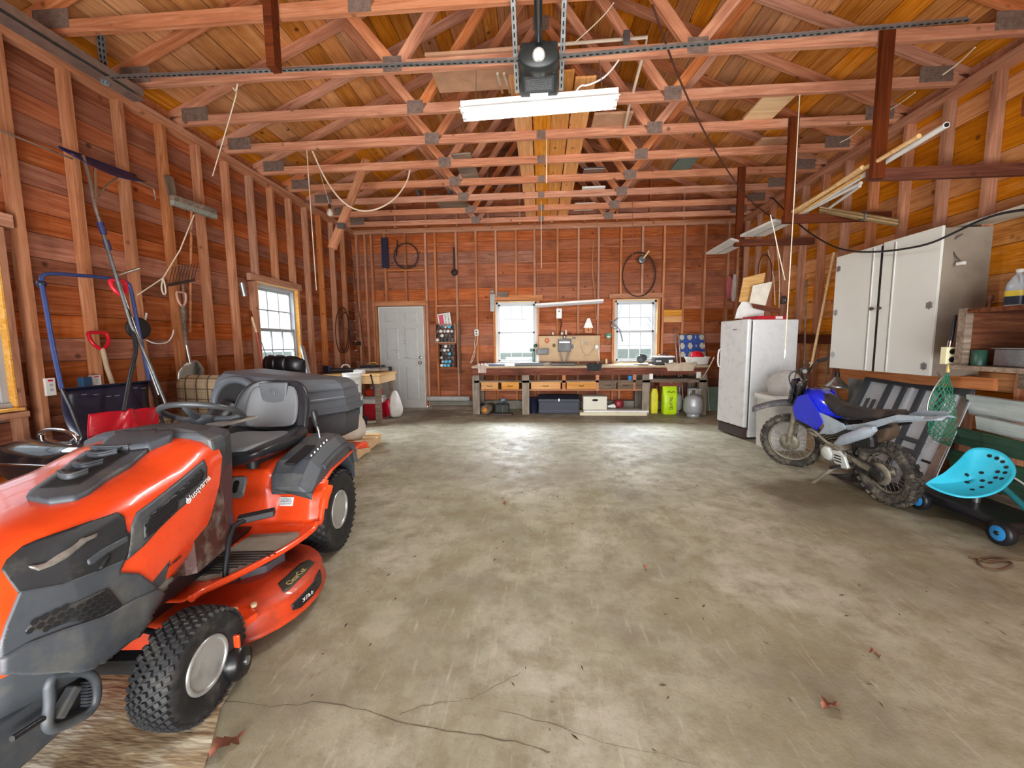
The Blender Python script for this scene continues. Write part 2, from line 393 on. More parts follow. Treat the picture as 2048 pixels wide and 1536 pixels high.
opB = [(-3.29, -2.34, 0., 2.05), (-.91, -.08, WZ0, WZ1), (1.4, 2.22, WZ0, WZ1)]
studB = [-3.49, -3.09, -2.68, -2.08, -1.66, -1.27, -.91 + .03, -.49, -.13, .31, .71, 1.09, 1.51, 1.91, 2.31, 2.68, 3.06, 3.48, -3.66, 3.65]
wb = wall('wall_back', 'y', YB, 1, -3.8, 3.79, opB, studB, ZT)
board('stud', (-2.27, 8.045, .0), (-2.27, 8.045, ZP), .09, .038, STUDW, wb, up=(1, 0, 0))
board('stud', (-3.36, 8.045, .0), (-3.36, 8.045, ZP), .09, .038, STUDW, wb, up=(1, 0, 0))
for x0, x1, z in ((-2.08, -1.27, 2.04), (-3.09, -2.3, 2.75)): board('blocking', (x0, 8.03, z), (x1, 8.03, z), .09, .03, STUDW, wb, up=(0, 0, 1))
# front wall: wide vehicle doorway (the camera stands in it), boards left, right and above
wf = E('wall_front', (0, 0, 0), kind='structure')
for x0, x1, z0, z1 in ((-3.79, -2.75, 0, ZT), (2.75, 3.79, 0, ZT), (-2.75, 2.75, 2.55, ZT)):
    z = z0
    while z < z1: board('plank', (x0, -1.2, z + .09), (x1, -1.2, z + .09), .18, .02, WALLW, wf, up=(0, 1, 0)); z += .185
# concrete curb below the back wall
g = G(); g.bx(-2.25, 3.69, 7.93, 8.14, 0, .16); g.go('baseboard_back', mat('curb_concrete', '#857f74', .9, 0, .2, 8, bump=.3), kind='structure')
# ---- roof: boards along the room, trusses
PITCH = .42; ZH = ZT + .09
ceil = E('ceiling', (0, 0, 0), kind='structure')
ang = math.atan(PITCH); dn = (3.95) / math.cos(ang); nrow = int(dn / .19) + 1
for sd in (-1, 1):
    s = -.02
    for r in range(nrow + 1):
        sm = s + .095; x = sd * sm * math.cos(ang); zz = ZH + (3.7 - sm * math.cos(ang)) * PITCH + .11
        nx = (sd * math.sin(ang), 0, math.cos(ang)); cuts = [-1.2, random.uniform(1.5, 3.6), random.uniform(4.6, 6.8), 8.25]
        for a, b in zip(cuts, cuts[1:]):
            board('plank', (x, a + .002, zz), (x, b - .002, zz), .184, .019, ROOFW, ceil, up=nx)
        s += .19
    g = G(); x1 = 4.05
    g.add([(0, -1.2, ZH + 3.7 * PITCH + .135), (sd * x1, -1.2, ZH + (3.7 - x1) * PITCH + .135), (sd * x1, 8.3, ZH + (3.7 - x1) * PITCH + .135), (0, 8.3, ZH + 3.7 * PITCH + .135)], [(0, 1, 2, 3)])
    g.go('roofing', mat('roofing', '#3a3836', .9), ceil, solid=.02)
zr = ZH + 3.7 * PITCH
for sd in (-1, 1):
    G().bx(sd * 3.82 - .01, sd * 3.82 + .01, -1.2, 8.2, ZT - .1, ZH + .08).go('frieze_board', STUDW, ceil)
# one truss: chords, four webs, gusset plates
GUS = mat('gusset_plate', '#7e6a60', .6, .3, .3, 30)
def truss(y):
    g = G(); w = .038
    g.bx(-3.79, 3.79, y - w, y, ZT, ZT + .09)
    o = g.go('roof_truss', wood('truss_chord', '#8a5540', '#bd8062', '#dcaa8a', hue=.12, knots=.7, axis=0, stain=.2), ceil)
    for sd in (-1, 1):
        board('top_chord', (sd * 3.95, y - w / 2, ZH + (3.7 - 3.95) * PITCH + .045), (sd * .02, y - w / 2, zr + .04), .09, w, TRUSW, o, up=(0, 1, 0))
        px, mx = 1.23, 1.9
        board('web', (sd * px, y - w / 2, ZT + .06), (sd * mx, y - w / 2, ZH + (3.7 - mx) * PITCH), .085, w, TRUSW, o, up=(0, 1, 0))
        board('web', (sd * (px - .05), y - w / 2, ZT + .06), (sd * .03, y - w / 2, zr), .085, w, TRUSW, o, up=(0, 1, 0))
    for (x, z, a, b) in ((-1.23, ZT + .06, .16, .12), (1.23, ZT + .06, .16, .12), (0, zr - .02, .2, .16), (-3.52, ZT + .1, .28, .13), (3.52, ZT + .1, .28, .13), (0, ZT + .045, .1, .09)):
        g = G(); g.bx(x - a / 2, x + a / 2, y - w - .003, y - w - .0005, z - b / 2, z + b / 2)
        for i in range(5):
            for j in range(4): g.box((x - a * .36 + i * a * .18, y - w - .004, z - b * .3 + j * b * .2), (.012, .003, .005))
        g.go('gusset_plate', GUS, o)
    return o
TY = [2.97 - .02 + .61 * k for k in range(-5, 9)]
for y in TY: truss(y)
# gable studs over the back wall, boards
zz = ZT
g = G(); g.add([(-3.9, 8.11, ZT), (3.9, 8.11, ZT), (3.9, 8.11, ZH - .05), (0, 8.11, zr + .13), (-3.9, 8.11, ZH - .05)], [(0, 1, 2, 3, 4)])
g.go('siding', MC['siding'], wb, solid=.01)
k = 0; z = ZT
while z < zr + .1:
    hw = min(3.79, (zr + .12 - z) / PITCH)
    if hw > .2: board('plank', (-hw, 8.09, z + .092), (hw, 8.09, z + .092), .18, .02, WALLW, wb, up=(0, 1, 0))
    z += .185
for x in frange(-2.85, 3, .61): board('stud', (x, 8.03, ZT + .02), (x, 8.03, ZT + .09 + (3.7 - abs(x)) * PITCH), .09, .038, STUDW, wb, up=(1, 0, 0))
# ---- windows (white double-hung, 6 over 6)
VINYL = mat('white_vinyl', '#a9adb2', .4, 0, .03)
t = NT('window_glass'); tr = t.n('ShaderNodeBsdfTransparent', {'Color': (.96, .98, 1, 1)}); gl = t.n('ShaderNodeBsdfGlossy', {'Roughness': .02})
mx = t.n('ShaderNodeMixShader', {0: .04}); t.l(tr.outputs[0], mx.inputs[1]); t.l(gl.outputs[0], mx.inputs[2])
t.l(mx.outputs[0], t.t.nodes['Material Output'].inputs[0]); GLASS = t.m
JAMB = wood('jamb_pine', '#c58a4c', '#dfae74', '#efca98', hue=.08, knots=.2)
def window(num, w, h, M, cw=.03):
    """local: x across, y out, z up, origin bottom centre of the opening"""
    o = E('window_%d' % num, (0, 0, 0), kind='structure'); o.matrix_world = M
    f = .045
    for nm, a in (('frame_head', (-w / 2, w / 2, .05, .13, h - f, h)), ('frame_sill', (-w / 2, w / 2, .03, .14, 0, f * .8)), ('frame_jamb', (-w / 2, -w / 2 + f, .05, .13, 0, h)), ('frame_jamb', (w / 2 - f, w / 2, .05, .13, 0, h))):
        G().bx(*a).go(nm, VINYL, o, bev=.003)
    for nm, y, z0, z1 in (('lower_sash', .065, f * .8, h / 2 + .02), ('upper_sash', .1, h / 2 - .02, h - f)):
        g = G(); x0, x1 = -w / 2 + f, w / 2 - f; r = .032
        g.bx(x0, x1, y, y + .03, z0, z0 + r); g.bx(x0, x1, y, y + .03, z1 - r, z1); g.bx(x0, x0 + r, y, y + .03, z0, z1); g.bx(x1 - r, x1, y, y + .03, z0, z1)
        s = g.go(nm, VINYL, o)
        g = G(); xa, xb = x0 + r, x1 - r; g.bx(xa, xb, y + .014, y + .017, z0 + r, z1 - r); g.go('pane', GLASS, s)
        for i in (1, 2): G().bx(xa + (xb - xa) * i / 3 - .007, xa + (xb - xa) * i / 3 + .007, y + .006, y + .022, z0 + r, z1 - r).go('muntin', VINYL, s)
        zm = (z0 + z1) / 2; G().bx(xa, xb, y + .005, y + .023, zm - .007, zm + .007).go('muntin', VINYL, s)
    for sx in (-1, 1): G().bx(sx * (w / 2 + .002) - .006, sx * (w / 2 + .002) + .006, -.0, .09, 0, h).go('casing', JAMB, o)
    G().bx(-w / 2 - .01, w / 2 + .01, -.01, .09, h, h + .012).go('casing', JAMB, o)
    G().bx(-w / 2 - .02, w / 2 + .02, -.03, .09, -.018, 0).go('stool', JAMB, o)
    return o
hW = WZ1 - WZ0
window(1, .83, hW + .03, Matrix.Translation((XL, 2.155, WZ0 - .03)) @ Matrix.Rotation(PI / 2, 4, 'Z'))
window(2, .88, hW, Matrix.Translation((XL, 5.57, WZ0)) @ Matrix.Rotation(PI / 2, 4, 'Z'))
window(3, .81, hW - .02, Matrix.Translation((-.495, YB, WZ0)))
window(4, .80, hW - .02, Matrix.Translation((1.81, YB, WZ0)))
# ---- entry door, six panels
dr = E('door_1', (-2.815, 8.03, 0), kind='structure'); DOORM = mat('door_paint', '#b9bab6', .5, 0, .04, dirt=('#8a8378', .25, 5))
W2, HD = .45, 2.02
g = G(); g.bx(-W2, W2, .012, .045, 0, HD)
xs = [(-.335, -.06), (.06, .335)]; zs = [(.16, .86), (.98, 1.62), (1.74, 1.93)]
sx = sorted([-W2, W2] + [q for a in xs for q in a]); sz = sorted([0, HD] + [q for a in zs for q in a])
for i in range(len(sx) - 1):
    for j in range(len(sz) - 1):
        mx_, mz = (sx[i] + sx[i + 1]) / 2, (sz[j] + sz[j + 1]) / 2
        if any(a < mx_ < b for a, b in xs) and any(a < mz < b for a, b in zs): continue
        g.bx(sx[i], sx[i + 1], 0, .013, sz[j], sz[j + 1])
g.go('door_slab', DOORM, dr)
for a, b in xs:
    for c_, d_ in zs:
        g = G(); e = .03; g.add([(a, .013, c_), (b, .013, c_), (b, .013, d_), (a, .013, d_), (a + e, .004, c_ + e), (b - e, .004, c_ + e), (b - e, .004, d_ - e), (a + e, .004, d_ - e)], [(0, 1, 5, 4), (1, 2, 6, 5), (2, 3, 7, 6), (3, 0, 4, 7), (4, 5, 6, 7)]); g.go('door_panel', DOORM, dr)
g = G(); g.lathe([(.032, 0), (.032, -.008), (.014, -.012), (.014, -.04), (.03, -.045), (.033, -.06), (.024, -.072), (.001, -.075)], (.375, 0, .92), 16, 'y'); g.go('door_knob', CHROME, dr)
g = G(); g.lathe([(.032, 0), (.032, -.012), (.022, -.018), (.001, -.02)], (.375, 0, 1.03), 16, 'y'); g.go('deadbolt', CHROME, dr)
for sgn in (-1, 1): G().bx(sgn * (W2 + .006) - .008, sgn * (W2 + .006) + .008, -.004, .06, 0, HD + .02).go('door_jamb', WHITEP, dr)
G().bx(-W2 - .01, W2 + .01, -.004, .06, HD + .003, HD + .022).go('door_jamb', WHITEP, dr)
SCR = mat('pen_scribble', '#3a3a3a', .8)
for (x, z, w_) in ((-.14, 1.18, .1), (-.1, 1.14, .07), (.06, 1.36, .05), (.06, 1.31, .05), (.12, 1.02, .09), (.05, 1.02, .07), (.05, 1.66, .04)):
    g = G(); pts = [Vector((x + w_ * (i / 7 - .5), -.001, z + random.uniform(-.014, .014))) for i in range(8)]; g.tube(pts, .0022, 4); g.go('pen_mark', SCR, dr)
# ---- bare trees outside
def tree(x, y, h, lab):
    g = G(); rnd = random.Random(int(x * 100 + y * 7))
    def br(p, d, L, r, lv):
        q = p + d * L; g.tube([p, (p + q) / 2 + Vector((rnd.uniform(-.05, .05) * L, rnd.uniform(-.05, .05) * L, 0)), q], [r, r * .8, r * .6], 5)
        if lv == 0: return
        for _ in range(3 if lv > 1 else 4):
            dd = (d + Vector((rnd.uniform(-.8, .8), rnd.uniform(-.8, .8), rnd.uniform(-.1, .6)))).normalized(); br(p.lerp(q, rnd.uniform(.45, 1)), dd, L * rnd.uniform(.5, .75), r * .5, lv - 1)
    br(Vector((0, 0, 0)), Vector((0, 0, 1)), h * .42, h * .012, 4)
    return g.go('bare_tree', mat('bark_haze_pale', '#b4b8bb', .9), label=lab, cat='tree', group='bare trees outside the windows', loc=(x, y, -.13))  # pale bark colour stands in for haze and overexposure outside
rt = random.Random(3)
for i in range(11): tree(-15 + 3.6 * i, rt.uniform(26, 42), rt.uniform(5, 9), 'bare grey winter tree seen hazily through the back windows')
for i in range(5): tree(rt.uniform(-36, -24), 12 + 6 * i, rt.uniform(5, 8), 'bare grey winter tree seen hazily through the left window')
# ================================================================== RIDING MOWER (local: x to the right in view, y back, z up)
from mathutils.bvhtree import BVHTree
from mathutils.geometry import tessellate_polygon
ORG = mat('orange_paint', '#e8481a', .28, 0, .05, 5, coat=.6, dirt=('#8d3520', .25, 3))
ORGD = mat('orange_deck_paint', '#c9401c', .45, 0, .12, 6, coat=.2, dirt=('#5d3020', .5, 4))
MGREY = mat('mower_grey_plastic', '#40454b', .48, 0, .08, 12, dirt=('#6e6a60', .35, 5))
MDARK = mat('mower_dark_plastic', '#25272a', .5, 0, .12, 10, dirt=('#6a6456', .3, 6))
HOLE = mat('grille_hole', '#08080a', .7)
SEATG = mat('seat_grey_vinyl', '#737679', .42, 0, .04, 7)
SEATB = mat('seat_black_vinyl', '#232529', .38, 0, .1, 9)
RIM = mat('silver_rim', '#b9bcbc', .35, .6, .08, 12, dirt=('#6f6a5e', .35, 8))
LENS = mat('headlight_lens', '#8d8b86', .12, .5, .25, 40, coat=.7)
WHT = mat('white_print', '#e9e9e6', .5, 0, .02)
mow = E('riding_mower', (-1.74, 2.36, 0), 'orange and grey riding lawn mower with rear grass collector, hood towards the doorway', 'lawn mower', rz=math.radians(5))
MM = Matrix.Translation((-1.74, 2.36, 0)) @ Matrix.Rotation(math.radians(5), 4, 'Z'); MI = MM.inverted()
CL = MI @ Vector((0, 0, CH))
def rayL(x, y, I=None): return ((I or MI).to_3x3() @ ray(x, y)).normalized()
def bvh_of(o): me = o.data; return BVHTree.FromPolygons([v.co.copy() for v in me.vertices], [tuple(p.vertices) for p in me.polygons])
def projL(p, Mw=None):
    c = RC.transposed() @ ((Mw or MM) @ Vector(p) - Vector((0, 0, CH))); return (1024 + F * c.x / c.y, 768 - F * c.z / c.y)
def inpoly(x, y, P):
    r = False; j = len(P) - 1
    for i in range(len(P)):
        if (P[i][1] > y) != (P[j][1] > y) and x < (P[j][0] - P[i][0]) * (y - P[i][1]) / (P[j][1] - P[i][1]) + P[i][0]: r = not r
        j = i
    return r
def panel(name, tree, poly, off, m, parent, th=.006, rnd=1, step=9., I=None, C0=None, depth=0.):
    """a moulded panel lying on the surface of another part: outline given, thickness th, standing off by off"""
    P = [Vector((x, y, 0)) for x, y in poly]
    if rnd:
        Q = []
        for i in range(len(P)):
            a, b = P[i], P[(i + 1) % len(P)]; Q += [a.lerp(b, .14 if (b - a).length > 20 else .25), a.lerp(b, .86 if (b - a).length > 20 else .75)]
        P = Q
    bm = bmesh.new(); vs = [bm.verts.new(p) for p in P]; bm.faces.new(vs); bmesh.ops.triangulate(bm, faces=bm.faces[:])
    for _ in range(5):
        lg = [e for e in bm.edges if e.calc_length() > step]
        if not lg: break
        bmesh.ops.subdivide_edges(bm, edges=lg, cuts=1); bmesh.ops.triangulate(bm, faces=[f for f in bm.faces if len(f.verts) > 3])
    o0 = C0 or CL; bad = []
    for v in bm.verts:
        h, n, i, d = tree.ray_cast(o0, rayL(v.co.x, v.co.y, I))
        if h is None: bad.append(v); continue
        if n.dot(o0 - h) < 0: n = -n
        v.co = h + n * off
    bmesh.ops.delete(bm, geom=bad, context='VERTS')
    bmesh.ops.recalc_face_normals(bm, faces=bm.faces)
    me = bpy.data.meshes.new(name); 
    if bm.faces:
        bm.faces.ensure_lookup_table(); f = bm.faces[0]
        if f.normal.dot(o0 - f.calc_center_median()) < 0: bmesh.ops.reverse_faces(bm, faces=bm.faces[:])
    bm.to_mesh(me); bm.free(); me.materials.append(m)
    for p in me.polygons: p.use_smooth = True
    o = bpy.data.objects.new(name, me); COL.objects.link(o)
    md = o.modifiers.new('thick', 'SOLIDIFY'); md.thickness = th + off; md.offset = -1; md.use_even_offset = False
    o.parent = parent; return o
def comb(name, tree, poly, off, parent, pitch, r, axis='x', depthm=HOLE):
    """honeycomb openings over a moulded panel"""
    g = G(); P = poly; xs = [projL(MM.inverted() @ MM @ Vector((0, 0, 0)))]
    row = 0; a0, a1, b0, b1 = (-1.75, -.6, .3, 1.0) if axis == 'x' else (-.3, .3, -1.5, -.7)
    b = b0
    while b < b1:
        a = a0 + (pitch / 2 if row % 2 else 0)
        while a < a1:
            o0, d = (Vector((1.2, a, b)), Vector((-1, 0, 0))) if axis == 'x' else (Vector((a, b, 1.5)), Vector((0, 0, -1)))
            h, n, i, dd = tree.ray_cast(o0, d)
            if h is not None:
                if n.dot(d) > 0: n = -n
                q = projL(h)
                if inpoly(q[0], q[1], P):
                    u = n.orthogonal().normalized() if axis == 'z' else Vector((0, 1, 0)).cross(n).normalized(); w = n.cross(u); c = h + n * off
                    g.add([c + (u * math.sin(PI / 3 * k) + w * math.cos(PI / 3 * k)) * r for k in range(6)], [(0, 1, 2, 3, 4, 5)])
            a += pitch
        b += pitch * .86; row += 1
    return g.go('honeycomb_opening', depthm, parent, kind='stuff')
# ---- hood
ZTP = [(-1.74, .5), (-1.72, .58), (-1.66, .68), (-1.55, .745), (-1.4, .785), (-1.2, .815), (-1.0, .84), (-.85, .885), (-.76, .9)]
WID = [(-1.74, .03), (-1.72, .09), (-1.66, .17), (-1.55, .245), (-1.4, .29), (-1.2, .305), (-1.0, .3), (-.85, .29), (-.76, .28)]
ZBT = [(-1.74, .42), (-1.72, .4), (-1.66, .38), (-1.55, .35), (-1.4, .33), (-1.2, .335), (-1.0, .42), (-.85, .45), (-.76, .46)]
def ip(T, y):
    if y <= T[0][0]: return T[0][1]
    for (a, b), (c, d) in zip(T, T[1:]):
        if y <= c: return b + (d - b) * (y - a) / (c - a)
    return T[-1][1]
R = []
for i in range(41):
    y = -1.74 + .98 * (1 - math.cos(i / 40 * PI * .5 + 0)) if i < 12 else None
    y = -1.74 + .98 * (i / 40) ** 1.35
    zt, w, zb = ip(ZTP, y), ip(WID, y), ip(ZBT, y); zb = min(zb, zt - .05)
    hz = zt - zb
    half = [(0, zt + .012), (w * .35, zt + .012), (w * .62, zt + .006), (w * .82, zt - .008), (w * .92, zt - .03), (w * .975, zt - .055), (w + .004, zt - .09), (w + .014, zt - hz * .45), (w + .014, zt - hz * .7), (w + .002, zt - hz * .88), (w - .02, zb)]
    sh = lambda z: -.19 * min(1, max(0, (.78 - z) / .34)) * min(1, max(0, (y + 1.25) / .49))
    R.append([Vector((x, y + sh(z), z)) for x, z in half] + [Vector((-x, y + sh(z), z)) for x, z in reversed(half[1:])])
g = G(); g.rings(R)
for k_, f_i in enumerate(g.f):
    zz_ = sum(g.v[i][2] for i in f_i) / len(f_i); yy_ = sum(g.v[i][1] for i in f_i) / len(f_i)
    if zz_ < .50 and yy_ < -1.12: g.m[k_] = 1
hood = g.go('hood', [ORG, MGREY], mow); HB = bvh_of(hood)
# moulded panels; outlines traced on the hood's right side
panel('headlight_surround', HB, [(3, 1140), (12, 1122), (45, 1094), (75, 1081), (150, 1055), (232, 1026), (246, 1034), (251, 1062), (258, 1070), (256, 1100), (248, 1122), (190, 1150), (120, 1176), (38, 1190), (20, 1165)], .006, MDARK, hood, .01, 0)
panel('nose_panel', HB, [(10, 1250), (38, 1182), (120, 1168), (190, 1142), (248, 1118), (236, 1145), (275, 1147), (300, 1165), (307, 1174), (320, 1185), (330, 1200), (300, 1230), (255, 1285), (215, 1322), (160, 1330), (60, 1330), (0, 1330), (0, 1282)], .008, MGREY, hood, .01, 0)
lf = panel('lower_bumper', HB, [(0, 1345), (2, 1312), (50, 1284), (120, 1258), (200, 1232), (262, 1200), (310, 1178), (330, 1196), (310, 1225), (265, 1290), (225, 1322), (160, 1338), (60, 1345)], .018, MGREY, hood, .01, 0)
panel('lower_skirt', HB, [(312, 1178), (345, 1150), (376, 1124), (368, 1165), (352, 1192), (312, 1228), (322, 1198)], .01, mat('mower_dusty_plastic', '#6c6a64', .7, 0, .2, 20), hood, .008, 0)
panel('side_vent_panel', HB, [(262, 1050), (272, 1025), (300, 1005), (352, 965), (400, 925), (406, 920), (412, 935), (411, 965), (390, 990), (355, 1020), (318, 1055), (285, 1092), (252, 1120), (258, 1075)], .006, MGREY, hood, .008, 0)
VP = [(284, 1050), (292, 1032), (330, 1003), (362, 975), (398, 940), (404, 948), (398, 962), (372, 985), (352, 1003), (350, 1018), (318, 1050), (285, 1080)]
panel('vent_mesh', HB, VP, .011, MDARK, hood, .004, 0)
comb('honeycomb_opening', HB, VP, .0125, hood, .0125, .0048)
NP = [(45, 1262), (62, 1240), (120, 1215), (175, 1192), (205, 1178), (214, 1182), (236, 1210), (210, 1225), (175, 1240), (130, 1243), (90, 1258)]
panel('lower_grille', HB, NP, .014, MDARK, hood, .004, 0)
comb('honeycomb_opening', HB, NP, .016, hood, .019, .0078)
panel('headlight', HB, [(54, 1135), (88, 1126), (112, 1110), (140, 1094), (158, 1080), (190, 1067), (187, 1076), (168, 1085), (150, 1100), (128, 1118), (100, 1133), (74, 1142)], .012, LENS, hood, .004, 0)
panel('side_slot', HB, [(205, 1116), (214, 1108), (211, 1122), (200, 1138), (192, 1138)], .0135, HOLE, hood, .001, 0)
panel('side_recess', HB, [(170, 1120), (200, 1098), (250, 1072), (254, 1080), (210, 1106), (182, 1128), (172, 1130)], .010, MGREY, hood, .003, 0)
panel('hood_scoop', HB, [(205, 907), (214, 893), (238, 874), (252, 868), (300, 866), (330, 863), (352, 870), (342, 885), (300, 902), (255, 906)], .03, MGREY, hood, .03, 0)
TV = [(55, 1002), (62, 990), (110, 955), (165, 915), (176, 908), (262, 908), (298, 903), (262, 935), (215, 962), (178, 990), (150, 1003), (100, 1010)]
panel('top_vent_frame', HB, TV, .016, MGREY, hood, .012, 0)
panel('top_vent_recess', HB, [(82, 985), (120, 958), (160, 928), (178, 915), (250, 912), (262, 914), (235, 930), (195, 955), (160, 978), (120, 984)], .0175, HOLE, hood, .001, 0)
for k, (x0, y0, x1, y1, x2, y2) in enumerate(((172, 917, 200, 925, 240, 916), (142, 937, 170, 948, 212, 937), (112, 958, 142, 970, 182, 957), (178, 906, 215, 911, 262, 908))):
    pts_ = [HB.ray_cast(CL, rayL(*q))[0] for q in smoothpts([(x0 + 4, y0 + 4, 0), ((x0 * .6 + x1 * .4), y1 - 1, 0), (x1, y1, 0), (x2 - 4, y2, 0)], 2) for q in [(q[0], q[1])]]
    pts_ = [p for p in pts_ if p]; up_ = Vector((0, 0, 1)); g = G(); A_ = [p + up_ * .012 for p in pts_]; B_ = [p + up_ * .034 for p in pts_]; C_ = [p + up_ * .036 + Vector((0, .022, 0)) for p in pts_]; n_ = len(pts_)
    g.add(A_ + B_ + C_, [(i, i + 1, n_ + i + 1, n_ + i) for i in range(n_ - 1)] + [(n_ + i, n_ + i + 1, 2 * n_ + i + 1, 2 * n_ + i) for i in range(n_ - 1)], True); g.tube(B_, .003, 6); g.go('vent_louvre', MGREY, hood, solid=.003)
# side lettering: laid along the vent panel
def on_hood(x, y): h, n, i, d = HB.ray_cast(CL, rayL(x, y)); return h, n
def letters(s, x0, y0, x1, y1, size, m, parent, tree=None, off=.009, sx=1., up=None):
    tr = tree or HB
    a, n, _, _ = tr.ray_cast(CL, rayL(x0, y0)); b, n2, _, _ = tr.ray_cast(CL, rayL(x1, y1))
    if a is None or b is None: return
    if n.dot(CL - a) < 0: n = -n
    x = (b - a).normalized(); z = (n - x * n.dot(x)).normalized(); y = z.cross(x)
    return text(s, size, m, parent, (a + b) / 2 + z * off, Matrix((x, y, z)).transposed().to_euler(), ext=.0006, sx=sx)
letters('Husqvarna', 378, 994, 407, 962, .036, WHT, hood, off=.010, sx=.95)
letters('TS 248XD', 330, 1137, 363, 1110, .017, HOLE, hood, off=.004)
cm, n = on_hood(371, 1002)
g = G(); u = Vector((0, 1, 0)); w = Vector((0, 0, 1)); c = cm + Vector((.012, 0, 0))
g.tube([c + (u * math.cos(a * PI / 6) + w * math.sin(a * PI / 6)) * .009 for a in range(12)], .0018, 5, close=True)
for dx in (-.005, 0, .005): g.tube([c + u * dx, c + u * dx + w * .011], .0014, 4)
g.go('emblem', WHT, hood)
# ---- dash and steering
dash = G(); R = []
for z, y0, y1, w in ((.30, -.72, -.42, .11), (.45, -.78, -.46, .13), (.62, -.80, -.50, .18), (.74, -.80, -.56, .24), (.85, -.80, -.6, .275), (.895, -.80, -.6, .27), (.925, -.79, -.64, .21), (.94, -.76, -.66, .1)):
    R.append([Vector(p) for p in ((w, y0, z), (w, (y0 + y1) / 2 - .02, z), (w * .8, y1, z), (0, y1 + .02, z), (-w * .8, y1, z), (-w, (y0 + y1) / 2 - .02, z), (-w, y0, z))])
dash.rings(R, smooth=False).go('dashboard', MGREY, mow, bev=.012)
g = G(); R = []
for z, a in ((.40, .30), (.44, .30), (.62, .295), (.7, .28)): R.append([Vector((a - .03, -.99, z)), Vector((a - .0, -.97, z)), Vector((a - .02, -.76, z)), Vector((a - .06, -.70, z)), Vector((.05, -.7, z)), Vector((.05, -.99, z))])
g.rings(R, smooth=False).go('heat_shield', mat('heat_shield', '#4a2a24', .55, .2, .3, 14, dirt=('#8f8a80', .5, 10)), mow)
console = E  # keep
g = G(); g.prism([(-.12, -.50), (.13, -.52), (.17, -.30), (-.13, -.28)], .895, .91, 'z'); 
cp = g.go('control_panel', mat('warm_grey_panel', '#8b8782', .5), mow, bev=.004)
for x, y in ((.09, -.42), (.11, -.34), (.02, -.43)): G().cyl((x, y, .908), (x, y, .916), .02, n=16).go('dial', MDARK, cp)
# steering wheel
sw = E('steering_wheel', (0.0, -.47, .955), parent=mow, rot=(math.radians(-24), 0, math.radians(8)))
g = G(); g.tube([(math.cos(2 * PI * i / 40) * .168, math.sin(2 * PI * i / 40) * .168, 0) for i in range(40)], .0145, 10, close=True); g.go('rim', mat('wheel_rubber', '#3a3d3f', .38, 0, .08), sw)
g = G()
for a in (20, 160, 270):
    a = math.radians(a); g.tube([(math.cos(a) * .04, math.sin(a) * .04, -.03), (math.cos(a) * .11, math.sin(a) * .11, -.022), (math.cos(a) * .163, math.sin(a) * .163, 0)], [.02, .014, .012], 8)
g.go('spoke', MGREY, sw); g = G(); g.lathe([(.02, -.09), (.05, -.05), (.055, -.02), (.045, -.012), (.001, -.01)], n=20); g.go('hub', MGREY, sw)
g = G(); g.cyl((0, 0, -.05), (0, -.04, -.32), .03); g.go('column', MDARK, sw)
# ---- body: seat pan, fenders, footwell
g = G()
prof = [(-1.0, .30), (-.9, .295), (-.62, .30), (-.44, .31), (-.385, .335), (-.365, .42), (-.345, .52), (-.30, .60), (-.2, .63), (.1, .655), (.36, .66), (.42, .6)]
def body_pt(s, t):
    """s across (-1..1), t along profile"""
    k = t * (len(prof) - 1); i = min(int(k), len(prof) - 2); f = k - i; y = prof[i][0] * (1 - f) + prof[i + 1][0] * f; z = prof[i][1] * (1 - f) + prof[i + 1][1] * f
    x = s * .5; e = abs(s)
    if y > -.4:
        wv = min(1, max(0, (y + .42) / .1)); st = min(1, max(0, (e - .42) / .12)); y += wv * st * .045 * (1 if z < .6 else .3); z -= st * wv * .07 * min(1, max(0, (z - .33) / .2))
        if e > .93: y += .03 * wv
    else:
        # footplate narrows towards the front in a curve
        q = min(1, max(0, (-y - .4) / .55)); x *= 1 - .42 * q ** 1.6
        if e > .88: z += .02 * (e - .88) / .12
        if e > .3 and y > -.95: z += 0
    return (x, y, z)
g.grid(lambda a, b: body_pt(a * 2 - 1, b), 40, 66)
body = g.go('fender_body', ORG, mow, solid=.008); BB = bvh_of(body)
g = G(); path = []
for i in range(25):
    b = (i / 24) * .47; p = Vector(body_pt(1, b)); path.append(p + Vector((0, 0, -.008)))
for sd in (1, -1): G().tube([(p.x * sd, p.y, p.z) for p in path], .015, 8).go('fender_rim', ORG, mow)
g = G(); g.tube([Vector(body_pt(1, .47 + i / 10 * .3)) + Vector((0, 0, -.03 - .0 * i)) for i in range(6)], .025, 8); g.go('fender_rim', ORG, mow)
# grey footrest mats
for sd in (1, -1):
    g = G(); q = [(.20, -.48), (.43, -.46), (.46, -.50), (.445, -.58), (.41, -.68), (.33, -.80), (.24, -.86), (.17, -.85)]
    g.prism([(x * sd, y) for x, y in q], .298, .321, 'z'); mt = g.go('foot_mat', mat('foot_mat_rubber', '#8e897c', .75, 0, .15, 20), mow)
    for i in range(9):
        y = -.84 + i * .022; x1 = min(.44, .2 + (y + .88) * 1.05 + .05); G().box(((.18 + x1) / 2 * sd, y, .323), (x1 - .18, .006, .005)).go('rib', MDARK, mt)
